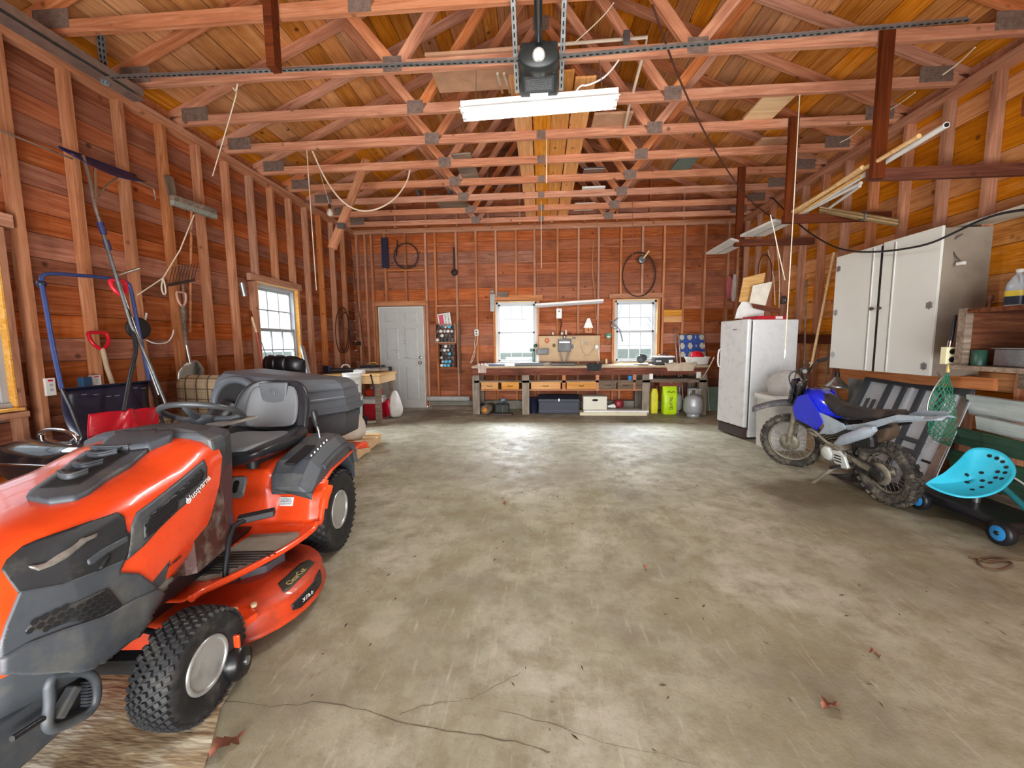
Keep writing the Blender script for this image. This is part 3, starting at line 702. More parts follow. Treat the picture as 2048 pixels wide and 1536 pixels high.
# badge plate on the seat pan
panel('height_gauge', BB, [(462, 955), (497, 953), (488, 996), (456, 995)], .012, mat('gauge_grey', '#83888c', .4, .2), mow, .01)
panel('gauge_slot', BB, [(471, 962), (483, 962), (477, 985), (466, 985)], .0135, HOLE, mow, .002)
stk = panel('fender_sticker', BB, [(559, 994), (589, 994), (586, 1012), (559, 1012)], .009, WHT, mow, .002, 0)
letters('AMERICA', 562, 1003, 586, 1003, .017, mat('navy_print', '#23305e', .5), mow, BB, .0105, sx=.9)
for yy_, nn_ in ((998.5, 7), (1007.5, 8)):
    a_, b_ = BB.ray_cast(CL, rayL(563, yy_))[0], BB.ray_cast(CL, rayL(585, yy_))[0]; n_ = BB.ray_cast(CL, rayL(574, yy_))[1]; n_ = n_ if n_.dot(CL - a_) > 0 else -n_
    marks(mow, (a_ + b_) / 2 + n_ * .0112, b_ - a_, n_.cross(b_ - a_), (b_ - a_).length, .009, nn_, MC['navy_print'], int(yy_))
# grey top console of the right fender, with slot and lever; the same cover on the left
for sd in (1, -1):
    g = G(); R = []
    for y, zt, x0, x1, zb in ((-.40, .54, .27, .48, .50), (-.36, .60, .25, .485, .52), (-.28, .655, .24, .485, .53), (-.12, .69, .24, .485, .56), (.02, .715, .24, .49, .58), (.10, .72, .24, .49, .56), (.18, .68, .24, .485, .46), (.22, .56, .24, .48, .38)):
        R.append([Vector((x * sd, y, z)) for x, z in ((x0, zb), (x0, zt - .01), (x0 + .02, zt), ((x0 + x1) / 2, zt + .004), (x1 - .06, zt - .004), (x1, zt - .06), (x1, zb))])
    cons = g.rings(R, smooth=False).go('fender_cover', MGREY, mow, bev=.006)
    if sd == 1:
        FB = bvh_of(cons)
        G().box((.36, -.14, .688), (.055, .24, .012), Matrix.Rotation(.16, 4, 'X') @ Matrix.Translation((0, .0, .02))).go('lever_slot', HOLE, cons)
        for i in range(6): G().cyl((.42, -.25 + .04 * i, .665 + .008 * i), (.42, -.25 + .04 * i, .676 + .008 * i), .004, n=8).go('index_mark', WHT, cons)
        g = G(); g.tube([(.36, .0, .68), (.35, .0, .76), (.345, -.01, .8)], .007, 8); lv = g.go('height_lever', STEEL, mow)
        g = G(); g.tube([(.345, -.01, .79), (.342, -.015, .83), (.338, -.02, .88), (.337, -.02, .895)], [.016, .021, .02, .012], 10); g.go('grip', BLACKP, lv)
# fender outer skirt over the rear wheels
for sd in (1, -1):
    g = G(); g.tube([(.49 * sd, .21, .50), (.495 * sd, .16, .62), (.49 * sd, .06, .655), (.485 * sd, -.08, .635), (.48 * sd, -.25, .60)], .018, 8); g.go('cover_edge', MGREY, mow)
# ---- seat
def seat_sec(y, z, w, t, lip): return [Vector(p) for p in ((-w, y, z - t * .3), (-w * 1.03, y, z + .01), (-w * .93, y, z + lip), (-w * .7, y, z + lip * .5), (-w * .35, y, z + .004), (0, y, z), (w * .35, y, z + .004), (w * .7, y, z + lip * .5), (w * .93, y, z + lip), (w * 1.03, y, z + .01), (w, y, z - t * .3), (w * .6, y, z - t), (-w * .6, y, z - t))]
seat = E('seat', (0, .02, 0), parent=mow)
R = [seat_sec(*a) for a in ((-.44, .71, .15, .03, .0), (-.435, .725, .2, .07, .005), (-.40, .735, .235, .09, .01), (-.3, .735, .25, .1, .022), (-.18, .73, .255, .1, .035), (-.05, .725, .255, .1, .05), (.04, .73, .25, .1, .07), (.1, .75, .24, .1, .06))]
g = G(); g.rings(R); g.go('cushion', SEATB, seat, sub=1)
R = []
for a in ((-.42, .727, .14), (-.40, .745, .18), (-.3, .748, .2), (-.18, .745, .205), (-.05, .74, .2), (.03, .745, .19)):
    y, z, w = a; R.append([Vector(p) for p in ((-w, y, z + .018), (-w * .6, y, z + .014), (0, y, z + .008), (w * .6, y, z + .014), (w, y, z + .018), (w * .9, y, z - .03), (-w * .9, y, z - .03))])
g = G(); g.rings(R); g.go('cushion_insert', SEATG, seat, sub=1)
R = []
def backring(z, y, w, t, curve): return [Vector(p) for p in ((-w, y - curve, z), (-w * .8, y - curve * .55 - t * .1, z), (-w * .45, y - curve * .12, z), (0, y, z), (w * .45, y - curve * .12, z), (w * .8, y - curve * .55 - t * .1, z), (w, y - curve, z), (w * 1.02, y - curve + t * .5, z), (w * .8, y + t * .8, z), (0, y + t, z), (-w * .8, y + t * .8, z), (-w * 1.02, y - curve + t * .5, z))]
BK = ((.71, .09, .24, .06, .08), (.76, .105, .245, .07, .09), (.85, .13, .245, .08, .075), (.93, .15, .24, .08, .06), (1.0, .165, .215, .075, .045), (1.045, .175, .17, .065, .03), (1.065, .18, .11, .05, .015))
g = G(); g.rings([backring(*a) for a in BK]); bk = g.go('backrest', SEATB, seat, sub=1)
R = [[Vector((x, y - .014, z)) for x, y, z in ((-w * .84, yy - c * .62, zz), (-w * .45, yy - c * .12 - .002, zz), (0, yy - .002, zz), (w * .45, yy - c * .12 - .002, zz), (w * .84, yy - c * .62, zz), (w * .5, yy + .03, zz), (-w * .5, yy + .03, zz))] for zz, yy, w, t, c in ((.765, .10, .2, 0, .085), (.80, .115, .235, 0, .085), (.85, .13, .24, 0, .075), (.93, .15, .235, 0, .06), (1.0, .165, .21, 0, .045), (1.035, .173, .17, 0, .03))]
g = G(); g.rings(R); g.go('backrest_insert', SEATG, seat, sub=1)
g = G(); g.prism([(-.095, 1.05), (.095, 1.05), (.075, .92), (.05, .90), (-.05, .90), (-.075, .92)], .128, .15, 'y', Matrix.Shear('XZ', 4, (0, 0)) if False else Matrix.Identity(4)); g.go('backrest_pad', mat('seat_dark_grey', '#5c5f63', .45), seat, bev=.008, loc=(0, .0, 0))
g = G(); c = Vector((0, .124, .985)); g.tube([c + Vector((math.cos(a * PI / 8) * .028, 0, math.sin(a * PI / 8) * .028)) for a in range(16)], .003, 5, close=True); g.tube([c + Vector((-.013, 0, -.015)), c + Vector((-.013, 0, .018))], .003, 5); g.tube([c + Vector((.013, 0, -.015)), c + Vector((.013, 0, .018))], .003, 5); g.tube([c + Vector((-.013, 0, 0)), c + Vector((.013, 0, 0))], .003, 5); g.go('emblem', mat('emboss_grey', '#6d7074', .4), seat)
g = G(); g.box((0, -.15, .645), (.3, .3, .02)); g.cyl((.12, -.3, .62), (.12, -.3, .68), .03); g.cyl((-.12, -.3, .62), (-.12, -.3, .68), .03); g.box((0, .05, .65), (.34, .05, .06)); g.go('seat_bracket', MDARK, mow)
for sx in (-1, 1):
    g = G(); n = 14; g.tube([(sx * .1 + math.cos(i * 1.2) * .025, .03 + math.sin(i * 1.2) * .025, .64 + i * .004) for i in range(n)], .004, 5); g.go('seat_spring', STEEL, mow)
# ---- wheels
def wheel(name, x, y, r, w, rim, sd, ncol, nrow, steer=0.):
    e = E(name, (x, y, r), parent=mow, rz=steer)
    hw = w / 2; g = G()
    pr = [(rim, -hw * .72), (rim + .012, -hw * .86), (r * .8, -hw), (r * .93, -hw * .93), (r * .985, -hw * .72), (r * 1., -hw * .3), (r * 1., hw * .3), (r * .985, hw * .72), (r * .93, hw * .93), (r * .8, hw), (rim + .012, hw * .86), (rim, hw * .72)]
    g.lathe([(a, b) for a, b in pr], n=44, ax='x', caps=False); ty = g.go('tyre', RUBBER, e)
    g = G()
    for i in range(nrow):
        for j in range(ncol):
            u = (j - (ncol - 1) / 2) / ((ncol - 1) / 2); a = 2 * PI * (i + (.5 if j % 2 else 0)) / nrow; xx = u * hw * .84; rr = r * (1. - .045 * max(0, abs(u) - .35) ** 1.5 * 1.5)
            M = Matrix.Rotation(a, 4, 'X') @ Matrix.Translation((xx, 0, rr + .001)) @ Matrix.Rotation(.5 * (1 if u > 0 else -1) if abs(u) > .2 else .2, 4, 'Z') @ Matrix.Rotation(u * .35, 4, 'Y')
            L = 2 * PI * r / nrow * .62; Wd = w * .84 / ncol * .98
            g.add([(-Wd / 2, -L / 2, -.004), (Wd / 2, -L / 2, -.004), (Wd / 2, L / 2, -.004), (-Wd / 2, L / 2, -.004), (-Wd * .42, -L * .4, .007), (Wd * .42, -L * .4, .007), (Wd * .42, L * .4, .007), (-Wd * .42, L * .4, .007)], [(4, 5, 6, 7), (0, 1, 5, 4), (1, 2, 6, 5), (2, 3, 7, 6), (3, 0, 4, 7)], False, M)
    g.go('tread', RUBBER, ty, kind='stuff')
    g = G(); g.lathe([(rim + .006, sd * hw * .8), (rim + .004, sd * hw * .86), (rim * .97, sd * hw * .9), (rim * .9, sd * hw * .86), (rim * .86, sd * hw * .45), (rim * .8, sd * hw * .05), (rim * .5, sd * hw * -.02), (rim * .42, sd * hw * .2), (.001, sd * hw * .2)], n=36, ax='x'); rm = g.go('rim', RIM, e)
    for k in range(5):
        a = 2 * PI * k / 5 + .3; c = Vector((sd * hw * .0, math.cos(a) * rim * .65, math.sin(a) * rim * .63)); G().cyl(c, c + Vector((sd * .012, 0, 0)), rim * .10, n=10).go('rim_hole', HOLE, rm)
    G().cyl((sd * hw * .1, 0, 0), (sd * hw * .42, 0, 0), rim * .33, rim * .3, 18).go('hub_cap', BLACKP, rm)
    return e
wheel('front_wheel', .41, -1.165, .176, .14, .088, 1, 7, 40, -.06); wheel('front_wheel', -.41, -1.165, .176, .14, .088, -1, 7, 40, -.06)
wheel('rear_wheel', .365, 0, .25, .22, .115, 1, 9, 36); wheel('rear_wheel', -.365, 0, .25, .22, .115, -1, 9, 36)
g = G(); g.beam((-.34, -1.18, .2), (.34, -1.18, .2), .05, .05); g.cyl((.31, -1.18, .14), (.31, -1.18, .3), .022); g.cyl((-.31, -1.18, .14), (-.31, -1.18, .3), .022); g.tube([(.3, -1.13, .26), (0, -1.05, .26), (-.3, -1.13, .26)], .01); g.go('front_axle', BLACKP, mow)
g = G(); g.bx(-.16, .16, -1.45, .3, .24, .33); g.bx(-.22, .22, -1.3, -.75, .32, .5); g.bx(-.18, .18, -.1, .3, .2, .45); g.go('chassis', BLACKP, mow)
g = G(); g.bx(-.13, .13, -1.15, -.85, .3, .62); g.cyl((.16, -1.0, .45), (.24, -1.0, .43), .05); g.go('engine', MDARK, mow)
# ---- cutting deck
def deckout(k, s=1.):
    q = []
    for i in range(15):
        a = -PI / 2 + PI * i / 14; q.append((.30 + math.cos(a) * .285 * s, -.62 + math.sin(a) * .35 * s))
    q += [(-x, y) for x, y in reversed(q)]; return q
g = G(); R = [[Vector((x, y, z)) for x, y in deckout(0, s)] for s, z in ((1.02, .065), (1.03, .08), (1., .085), (.985, .15), (.93, .175), (.55, .18), (.3, .2))]
g.rings(R); deck = g.go('cutting_deck', ORGD, mow, bev=.0); DB = bvh_of(deck)
g = G()
for sd in (1,): g.prism([(.25, -.70), (.36, -.63), (.38, -.50), (.30, -.45), (.24, -.50)], .175, .235, 'z')
g.go('belt_guard', mat('belt_cover', '#585660', .5), deck, bev=.01)
g = G(); g.cyl((.22, -.66, .17), (.22, -.66, .25), .06, .055, 20); g.go('spindle_pulley', BLACKP, deck)
panel('deck_label', DB, [(556, 1168), (600, 1128), (618, 1120), (630, 1126), (608, 1150), (578, 1180), (568, 1186)], .004, mat('olive_label', '#3a3a30', .5), deck, .003, 0)
letters('ClearCut', 572, 1175, 612, 1136, .042, mat('gold_print', '#c3b478', .5), deck, DB, .006, sx=.85)
panel('bumper_strip', DB, [(582, 1210), (600, 1192), (625, 1165), (638, 1140), (641, 1150), (641, 1166), (625, 1190), (600, 1215), (585, 1220)], .006, BLACKP, deck, .004, 0)
q_ = DB.ray_cast(CL, rayL(612, 1190)); marks(deck, q_[0] + Vector((.012, -.004, 0)), (.3, .9, .1), (0, 0, 1), .07, .022, 4, WHT, 3)
g = G(); g.prism([(.32, -1.03), (.44, -1.06), (.49, -.92), (.42, -.86), (.34, -.9)], .165, .195, 'z'); g.box((.44, -1.05, .15), (.12, .012, .09)); g.go('wheel_bracket', ORG, deck, bev=.004)
for x, y in ((.39, -.91), (.45, -.88)): G().cyl((x, y, .195), (x, y, .208), .012, n=8).go('bolt', mat('pale_bolt', '#d9cda8', .4), deck)
for x, y in ((.47, -1.05), (-.47, -1.05)):
    sc = E('anti_scalp_wheel', (x, y, .085), parent=mow, rz=.15)
    g = G(); g.lathe([(.02, -.045), (.05, -.045), (.062, -.03), (.066, 0), (.062, .03), (.05, .045), (.02, .045)], n=24, ax='x'); g.go('roller', mat('roller_black', '#141416', .3), sc); G().cyl((-.05, 0, 0), (.052, 0, 0), .016, n=12).go('axle', STEEL, sc)
# brake pedal
g = G(); g.tube([(.31, -.84, .27), (.30, -.82, .33), (.285, -.76, .44), (.28, -.72, .475), (.3, -.66, .48)], .011, 10); pd = g.go('brake_pedal', BLACKP, mow)
g = G(); g.beam((.26, -.66, .478), (.40, -.60, .49), .06, .03); g.go('pedal_pad', mat('pedal_rubber', '#26252a', .6), pd, bev=.006)
# front bumper guard: grey bar with an open ribbed end bracket
bu = G(); R = []
for x in (-.27, -.2, 0, .16, .24): k = 1 - .35 * (abs(x) / .27) ** 3; R.append([Vector((x, -1.47 - .12 * k, .185)), Vector((x, -1.47 - .16 * k, .25)), Vector((x, -1.47 - .13 * k, .335)), Vector((x, -1.42, .34)), Vector((x, -1.40, .19))])
bu = bu.rings(R).go('front_bumper', MGREY, mow, bev=.01)
def lxp(x, y, X): d = rayL(x, y); return CL + d * ((X - CL.x) / d.x)
OL_ = [(98, 1372), (104, 1350), (150, 1343), (178, 1345), (192, 1362), (193, 1400), (180, 1425), (140, 1447), (104, 1460), (93, 1450), (97, 1425), (100, 1400)]
G().tube(smoothpts([lxp(x, y, .27) for x, y in OL_ + [OL_[0]]], 2)[:-1], .013, 8, close=True).go('bracket_frame', MGREY, bu)
pl_ = [lxp(x, y, .24) for x, y in OL_]; m_ = len(pl_)
g = G(); g.add(pl_ + [p + Vector((-.05, 0, 0)) for p in pl_], [tuple(range(m_)), tuple(range(m_, 2 * m_))] + [(i, (i + 1) % m_, (i + 1) % m_ + m_, i + m_) for i in range(m_)]); g.go('bracket_core', MDARK, bu)
G().beam(lxp(112, 1438, .265), lxp(150, 1372, .265), .028, .03, (1, 0, 0)).go('bracket_web', MGREY, bu, bev=.005)
for i in range(8): G().beam(lxp(168, 1366 + i * 6.5, .262), lxp(186, 1362 + i * 6.5, .262), .006, .02, (1, 0, 0)).go('bracket_rib', MGREY, bu)
G().tube([lxp(24, 1478, .27), lxp(100, 1428, .27)], .008, 6).go('lower_rod', BLACKP, bu)
# ---- grass collector behind the seat
col = E('grass_collector', (0, 0, 0), parent=mow)
CP = [(-.62, .42), (-.0, .42), (.07, .46), (.25, .72), (.27, 1.0), (-.70, 1.0), (-.74, .62)]
def sc_(s, z, dz=0.): cx, cy = -.24, .73; return [Vector((cx + (x - cx) * s, cy + (y - cy) * s, z + (dz * (x - cx) / .5))) for x, y in CP]
CG = mat('collector_grey', '#555a61', .42, 0, .06, 8)
g = G(); g.rings([sc_(.94, .56), sc_(.97, .70), sc_(.97, .76)], smooth=False); g.go('collector_bag', mat('bag_fabric', '#46484d', .8, 0, .15, 40), col, bev=.02)
g = G(); g.rings([sc_(1., .76), sc_(1.02, .765), sc_(1.02, .80), sc_(.985, .805), sc_(.985, .87), sc_(.96, .885), sc_(.95, .95, -.01), sc_(.9, 1.02, -.035), sc_(.8, 1.06, -.04), sc_(.5, 1.075, -.03)], smooth=False); cv = g.go('collector_cover', CG, col, bev=.006)
for z, s in ((.80, 1.01), (.872, .985), (.955, .955)):
    G().tube([p + Vector((0, 0, 0)) for p in sc_(s, z, -.01 if z > .9 else 0)], .008, 6, close=True, smooth=False).go('cover_ridge', CG, cv)
g = G(); n = 26; arch = [Vector((-.41 + math.cos(PI * i / n) * .16, .405, .87 + math.sin(PI * i / n) * .18)) for i in range(n + 1)]; arch = [Vector((-.25, .405, .6))] + arch + [Vector((-.57, .405, .6))]
g.tube(arch, .028, 8); g.go('chute_arch', CG, cv)
g = G(); g.prism([(p.x, p.z) for p in arch], .40, .43, 'y'); g.go('chute_opening', HOLE, cv)
g = G(); g.tube([(-.46, .38, .84), (-.47, .15, .70), (-.46, -.1, .42), (-.44, -.25, .25)], .085, 16); g.go('chute_tube', BLACKP, col)
for sx in (-.2, .1):
    g = G(); g.tube([(sx, .45, .3), (sx, .5, .75)], .018); g.go('collector_post', BLACKP, col)
# ================================================================== THINGS ALONG THE LEFT WALL
NAVY = mat('navy_plastic', '#171b33', .35, 0, .15, 7, dirt=('#4c4c58', .2, 8))
BLUET = mat('blue_tube', '#35487f', .35, .2, .12, 8)
RED = mat('red_plastic', '#c8142a', .28, 0, .1, 6)
ALU = mat('aluminium', '#b6b8b6', .32, .9, .12, 14, dirt=('#6f6a60', .25, 8))
GMET = mat('grey_metal_pole', '#77797a', .35, .8, .15, 20)
# big snow scoop with U handle
s = E('snow_scoop', pX(210, 860, -3.25) * Vector((1, 1, 0)), 'large navy snow scoop with a blue tube handle leaning on the left wall', 'snow scoop'); SI = -s.location
P = lambda x, y, X: pX(x, y, X) + SI
a, b, c, d = P(122, 780, -3.36), P(297, 763, -3.36), P(330, 868, -3.0), P(172, 900, -3.0)
nrm = (b - a).cross(d - a).normalized(); 
if nrm.x < 0: nrm = -nrm
g = G(); g.grid(lambda u, v: a.lerp(b, v).lerp(d.lerp(c, v), u) - nrm * (.07 * math.sin(PI * min(1, u * 1.1)) * 1.0), 12, 8); g.go('pan', NAVY, s, solid=.006)
for e0, e1 in ((a, d), (b, c)): G().tube([e0 + nrm * .01, e0.lerp(e1, .35) + nrm * .02, e1 + nrm * .01], .012, 8).go('side_rail', BLACKP, s)
G().tube([a + nrm * .005, b + nrm * .005], .008, 6).go('top_lip', NAVY, s)
for u, v in ((.12, .2), (.14, .32), (.2, .45), (.2, .55), (.1, .8), (.12, .9)): G().box(a.lerp(b, v).lerp(d.lerp(c, v), u) + nrm * .0, (.008, .03, .006)).go('slot_rib', WHITEP if False else STEEL, s)
hp = [a + nrm * .01, P(105, 690, -3.45), P(88, 590, -3.52), P(80, 556, -3.55), P(92, 546, -3.55), P(150, 550, -3.55), P(210, 555, -3.55), P(255, 562, -3.55), P(263, 580, -3.54), P(275, 650, -3.48), b + nrm * .01]
G().tube(smoothpts(hp, 2), .014, 10).go('handle_tube', BLUET, s)
G().ball(P(82, 568, -3.55), .03, 12).go('corner_clamp', NAVY, s)
# red snow shovel
s = E('snow_shovel', pX(250, 900, -2.95) * Vector((1, 1, 0)), 'red plastic snow shovel with bent black shaft standing in front of the navy scoop', 'shovel', 'snow shovels'); SI = -s.location
a, b, c, d = P(177, 829, -3.1), P(321, 814, -3.1), P(328, 890, -2.88), P(190, 935, -2.88); nrm = (b - a).cross(d - a).normalized()
if nrm.x < 0: nrm = -nrm
def blade(u, v):
    p = a.lerp(b, v).lerp(d.lerp(c, v), u); rid = .012 * abs(math.sin(v * PI * 2 + u * 1.2)) + .016 * math.exp(-((v - .5) / .06) ** 2) + .012 * math.exp(-((abs(v - .5) * 2 - u * .7) / .12) ** 2)
    return p - nrm * (.05 * math.sin(PI * u) * .8) + nrm * rid
g = G(); g.grid(blade, 22, 34); g.go('blade', RED, s, solid=.005)
sp = smoothpts([P(248, 822, -3.08), P(256, 775, -3.12), P(264, 735, -3.16), P(273, 700, -3.2), P(268, 670, -3.24), P(255, 620, -3.33), P(243, 585, -3.38)], 2)
G().tube(sp, .0145, 10).go('shaft', BLACKP, s)
def dgrip(parent, base, dirv, side, w, h, m, r=.012):
    base, dirv, side = Vector(base), Vector(dirv).normalized(), Vector(side).normalized()
    g = G(); g.tube(smoothpts([base, base + dirv * h * .35 + side * w * .42, base + dirv * h * .95 + side * w * .5, base + dirv * h + side * w * .3, base + dirv * h - side * w * .3, base + dirv * h * .95 - side * w * .5, base + dirv * h * .35 - side * w * .42, base], 2), r, 8); return g.go('d_grip', m, parent)
dgrip(s, P(245, 592, -3.36), P(228, 545, -3.42) - P(245, 592, -3.36), (0, 1, .1), .12, .13, mat('red_grip', '#d8263a', .3), .016)
# roof rake
s = E('roof_rake', pX(335, 835, -3.1) * Vector((1, 1, 0)), 'roof rake with long blue blade and telescoping aluminium pole leaning on the left wall', 'roof rake'); SI = -s.location
a, b = P(122, 294, -3.60), P(276, 352, -3.60)
g = G(); g.grid(lambda u, v: a.lerp(b, v) + Vector((.10 * u * u - .02, 0, -.11 * u * (1 - .45 * (2 * v - 1) ** 2) + .01)), 6, 10); g.go('blade', mat('dark_blue_plastic', '#1f2250', .35), s, solid=.006)
G().tube(smoothpts([P(166, 312, -3.56), P(178, 350, -3.5), P(187, 400, -3.45), P(192, 420, -3.43), P(200, 445, -3.41)], 2), .012, 10).go('neck', ALU, s)
G().tube([P(190, 338, -3.52), P(191, 400, -3.44)], .0125, 10).go('pole_stub', CHROME, s)
G().tube(smoothpts([P(192, 402, -3.44), P(212, 370, -3.49), P(240, 352, -3.55)], 2), .006, 8).go('brace', ALU, s)
for (y0, y1, x0, x1) in ((445, 468, 200, 208), (480, 500, 211, 218)): G().tube([P(x0, y0, -3.4), P(x1, y1, -3.39)], .021, 12).go('lock_collar', mat('collar_blue', '#232a5c', .4), s)
G().tube([P(200, 445, -3.41), P(216, 500, -3.38), P(262, 650, -3.26), P(300, 730, -3.18), P(333, 812, -3.08)], .0125, 10).go('pole', GMET, s)
G().tube([P(222, 520, -3.40), P(268, 650, -3.3), P(318, 790, -3.13)], .010, 8).go('pole', ALU, s)
G().tube([P(225, 553, -3.42), P(278, 537, -3.36)], .011, 10).go('cross_tube', CHROME, s)
# push broom
s = E('push_broom', pX(388, 418, -3.62), 'old grey push broom hung head up on the left wall', 'broom'); SI = -s.location
a, b = P(343, 395, -3.6), P(430, 424, -3.6)
G().beam(a, b, .05, .06).go('broom_head', OLDW, s, bev=.006)
g = G(); g.beam(a + Vector((0, 0, -.045)), b + Vector((0, 0, -.05)), .045, .05); g.go('bristles', mat('bristle_grey', '#8d8f86', .95, 0, .3, 60), s)
G().tube([P(383, 418, -3.6), P(381, 560, -3.63), P(380, 665, -3.63)], .012, 8).go('broom_handle', STUDW, s)
board('plank', pX(337, 352, -3.66), pX(345, 392, -3.66), .09, .02, OLDW, None, up=(1, 0, 0), label='short grey board nailed to the left wall above the push broom', cat='board')
# D-handle aluminium scoop shovel
s = E('scoop_shovel', pX(385, 760, -3.5) * Vector((1, 1, 0)) , 'aluminium grain scoop shovel with pale wooden D grip standing behind the plaid chair', 'shovel'); SI = -s.location
G().tube([P(365, 612, -3.6), P(372, 690, -3.57)], .019, 10).go('shaft', OLDW, s); G().tube([P(372, 688, -3.57), P(380, 725, -3.55)], .013, 10).go('socket', ALU, s)
dgrip(s, P(365, 614, -3.6), P(361, 578, -3.62) - P(365, 614, -3.6), (0, 1, 0), .11, .15, mat('pink_grip', '#c99a88', .5), .011)
c0, c1 = P(385, 719, -3.64), P(385, 785, -3.64)
g = G(); g.grid(lambda u, v: c0.lerp(c1, u) + Vector((.03 * math.cos((v - .5) * PI) - .02 * u, (v - .5) * .32 * min(1, (u * 3 + .05)) ** .5, 0)), 12, 16); g.go('scoop_blade', ALU, s, solid=.003)
# small red D-grip shovel
s = E('garden_shovel', pX(230, 780, -3.5) * Vector((1, 1, 0)), 'shovel with red D grip and wooden shaft standing behind the navy scoop', 'shovel', 'snow shovels'); SI = -s.location
dgrip(s, P(205, 700, -3.55), P(194, 662, -3.6) - P(205, 700, -3.55), (0, 1, 0), .15, .15, RED, .013)
G().tube([P(205, 698, -3.55), P(214, 735, -3.5), P(228, 775, -3.45), P(240, 830, -3.4)], .017, 10).go('shaft', mat('worn_shaft', '#b09a80', .7), s)
# garden rake head up
s = E('garden_rake', pX(378, 660, -3.6) * Vector((1, 1, 0)), 'rusty garden fork head hung tines up beside the scoop shovel', 'garden rake'); SI = -s.location
g = G(); g.beam(P(338, 570, -3.62), P(388, 560, -3.62), .03, .025)
for i in range(9):
    u = i / 8; p = P(338 + 50 * u, 570 - 10 * u, -3.62); g.tube([p, p + Vector((.03, 0, .09)), p + Vector((.06, 0, .17))], .004, 5)
g.go('tines', mat('rusty_iron', '#3f3029', .8, .3, .3), s); G().tube([P(365, 568, -3.64), P(372, 640, -3.64)], .012, 8).go('shaft', OLDW, s)
# grill
gr = E('barbecue_grill', (-3.13, 2.42, 0), 'black tabletop barbecue grill with chrome handle behind the mower hood', 'grill', rz=math.radians(-4))
BKE = mat('black_enamel', '#141519', .14, 0, .1, 6, coat=.5)
def rr(w, d, z, k=.8):
    return [Vector((math.copysign(abs(math.cos(a)) ** k, math.cos(a)) * w, math.copysign(abs(math.sin(a)) ** k, math.sin(a)) * d, z)) for a in [2 * PI * i / 28 for i in range(28)]]
g = G(); g.rings([rr(.40, .24, .585, .45), rr(.395, .235, .62, .45), rr(.37, .215, .665, .5), rr(.29, .15, .69, .6), rr(.1, .06, .695, .6)]); g.go('lid', BKE, gr)
g = G(); g.rings([rr(.29, .15, .40, .5), rr(.36, .2, .47, .5), rr(.39, .23, .575, .45)]); g.go('bowl', BLACKP, gr)
g = G(); g.tube([p for p in rr(.405, .245, .582, .45)], .007, 6, close=True); g.go('rim', CHROME, gr)
g = G(); g.tube(smoothpts([(-.16, -.05, .70), (-.155, -.06, .735), (-.07, -.07, .765), (.05, -.07, .765), (.12, -.06, .735), (.13, -.05, .70)], 2), .012, 8); g.go('lid_handle', CHROME, gr)
for x in (-.15, .125): G().cyl((x, -.05, .685), (x, -.05, .72), .012).go('handle_post', CHROME, gr)
for sx in (-1, 1):
    g = G(); g.tube([(sx * .3, -.2, .0), (sx * .33, .2, .42)], .01); g.tube([(sx * .3, .2, 0), (sx * .33, -.2, .42)], .01); g.go('leg', STEEL, gr)
g = G(); g.tube([(.3, -.2, .43), (.44, -.23, .46), (.44, .15, .46), (.3, .18, .43)], .005); g.tube([(.3, -.08, .4), (.43, -.05, .4)], .005); g.go('side_rack', CHROME, gr)
# outlet boxes with white covers
for k, (x0, y0, x1, y1, lb) in enumerate(((88, 757, 113, 790, 'white cover plate on the stud left of the blue scoop handle'), (181, 751, 203, 771, 'white cover plate on the left wall behind the navy scoop'))):
    p, q = pX(x0, y0, -3.69), pX(x1, y1, -3.69); o = E('outlet_box', (p + q) / 2, lb, 'outlet')
    hy, hz = abs(q.y - p.y) / 2, abs(p.z - q.z) / 2
    G().box((-.01, 0, 0), (.03, hy * 2, hz * 2)).go('cover', WHITEP, o, bev=.003); G().box((.007, 0, hz * .72), (.003, hy * .9, hz * .2)).go('red_label', RED, o)
    for dz in (-.35, .2): G().cyl((.004, 0, hz * dz), (.008, 0, hz * dz), hy * .35, n=14).go('socket', mat('grey_socket', '#b3b3b3', .5), o)
G().box((0, 0, 0), (.05, .07, .08)).go('junction_box', mat('blue_box', '#27496b', .5), None, 'blue plastic junction box beside the white cover plate', 'junction box', loc=pX(170, 764, -3.69), bev=.004)
# black wall lamp disc and white hook
o = E('disc_sled', pX(277, 657, -3.55), 'round black disc hanging behind the long shovel shafts', 'disc')
g = G(); g.lathe([(.001, .02), (.07, .018), (.085, .01), (.09, 0), (.085, -.01), (.03, -.03), (.001, -.035)], n=28, ax='x'); g.go('disc', mat('flat_black', '#111318', .6), o, rot=(0, 0, 0)); o.scale = (1, 1.25, 1.1)
g = G(); g.tube(smoothpts([pX(293, 680, -3.62), pX(310, 688, -3.6), pX(335, 686, -3.6), pX(345, 672, -3.6), pX(347, 660, -3.6)], 2), .006, 8); g.go('wall_hook', WHITEP, None, 'white curved hook on the left wall beside the black disc', 'hook')
G().tube([pX(293, 626, -3.6), pX(290, 642, -3.6)], .008).go('peg', WHITEP, None, 'short white peg above the black disc', 'peg')
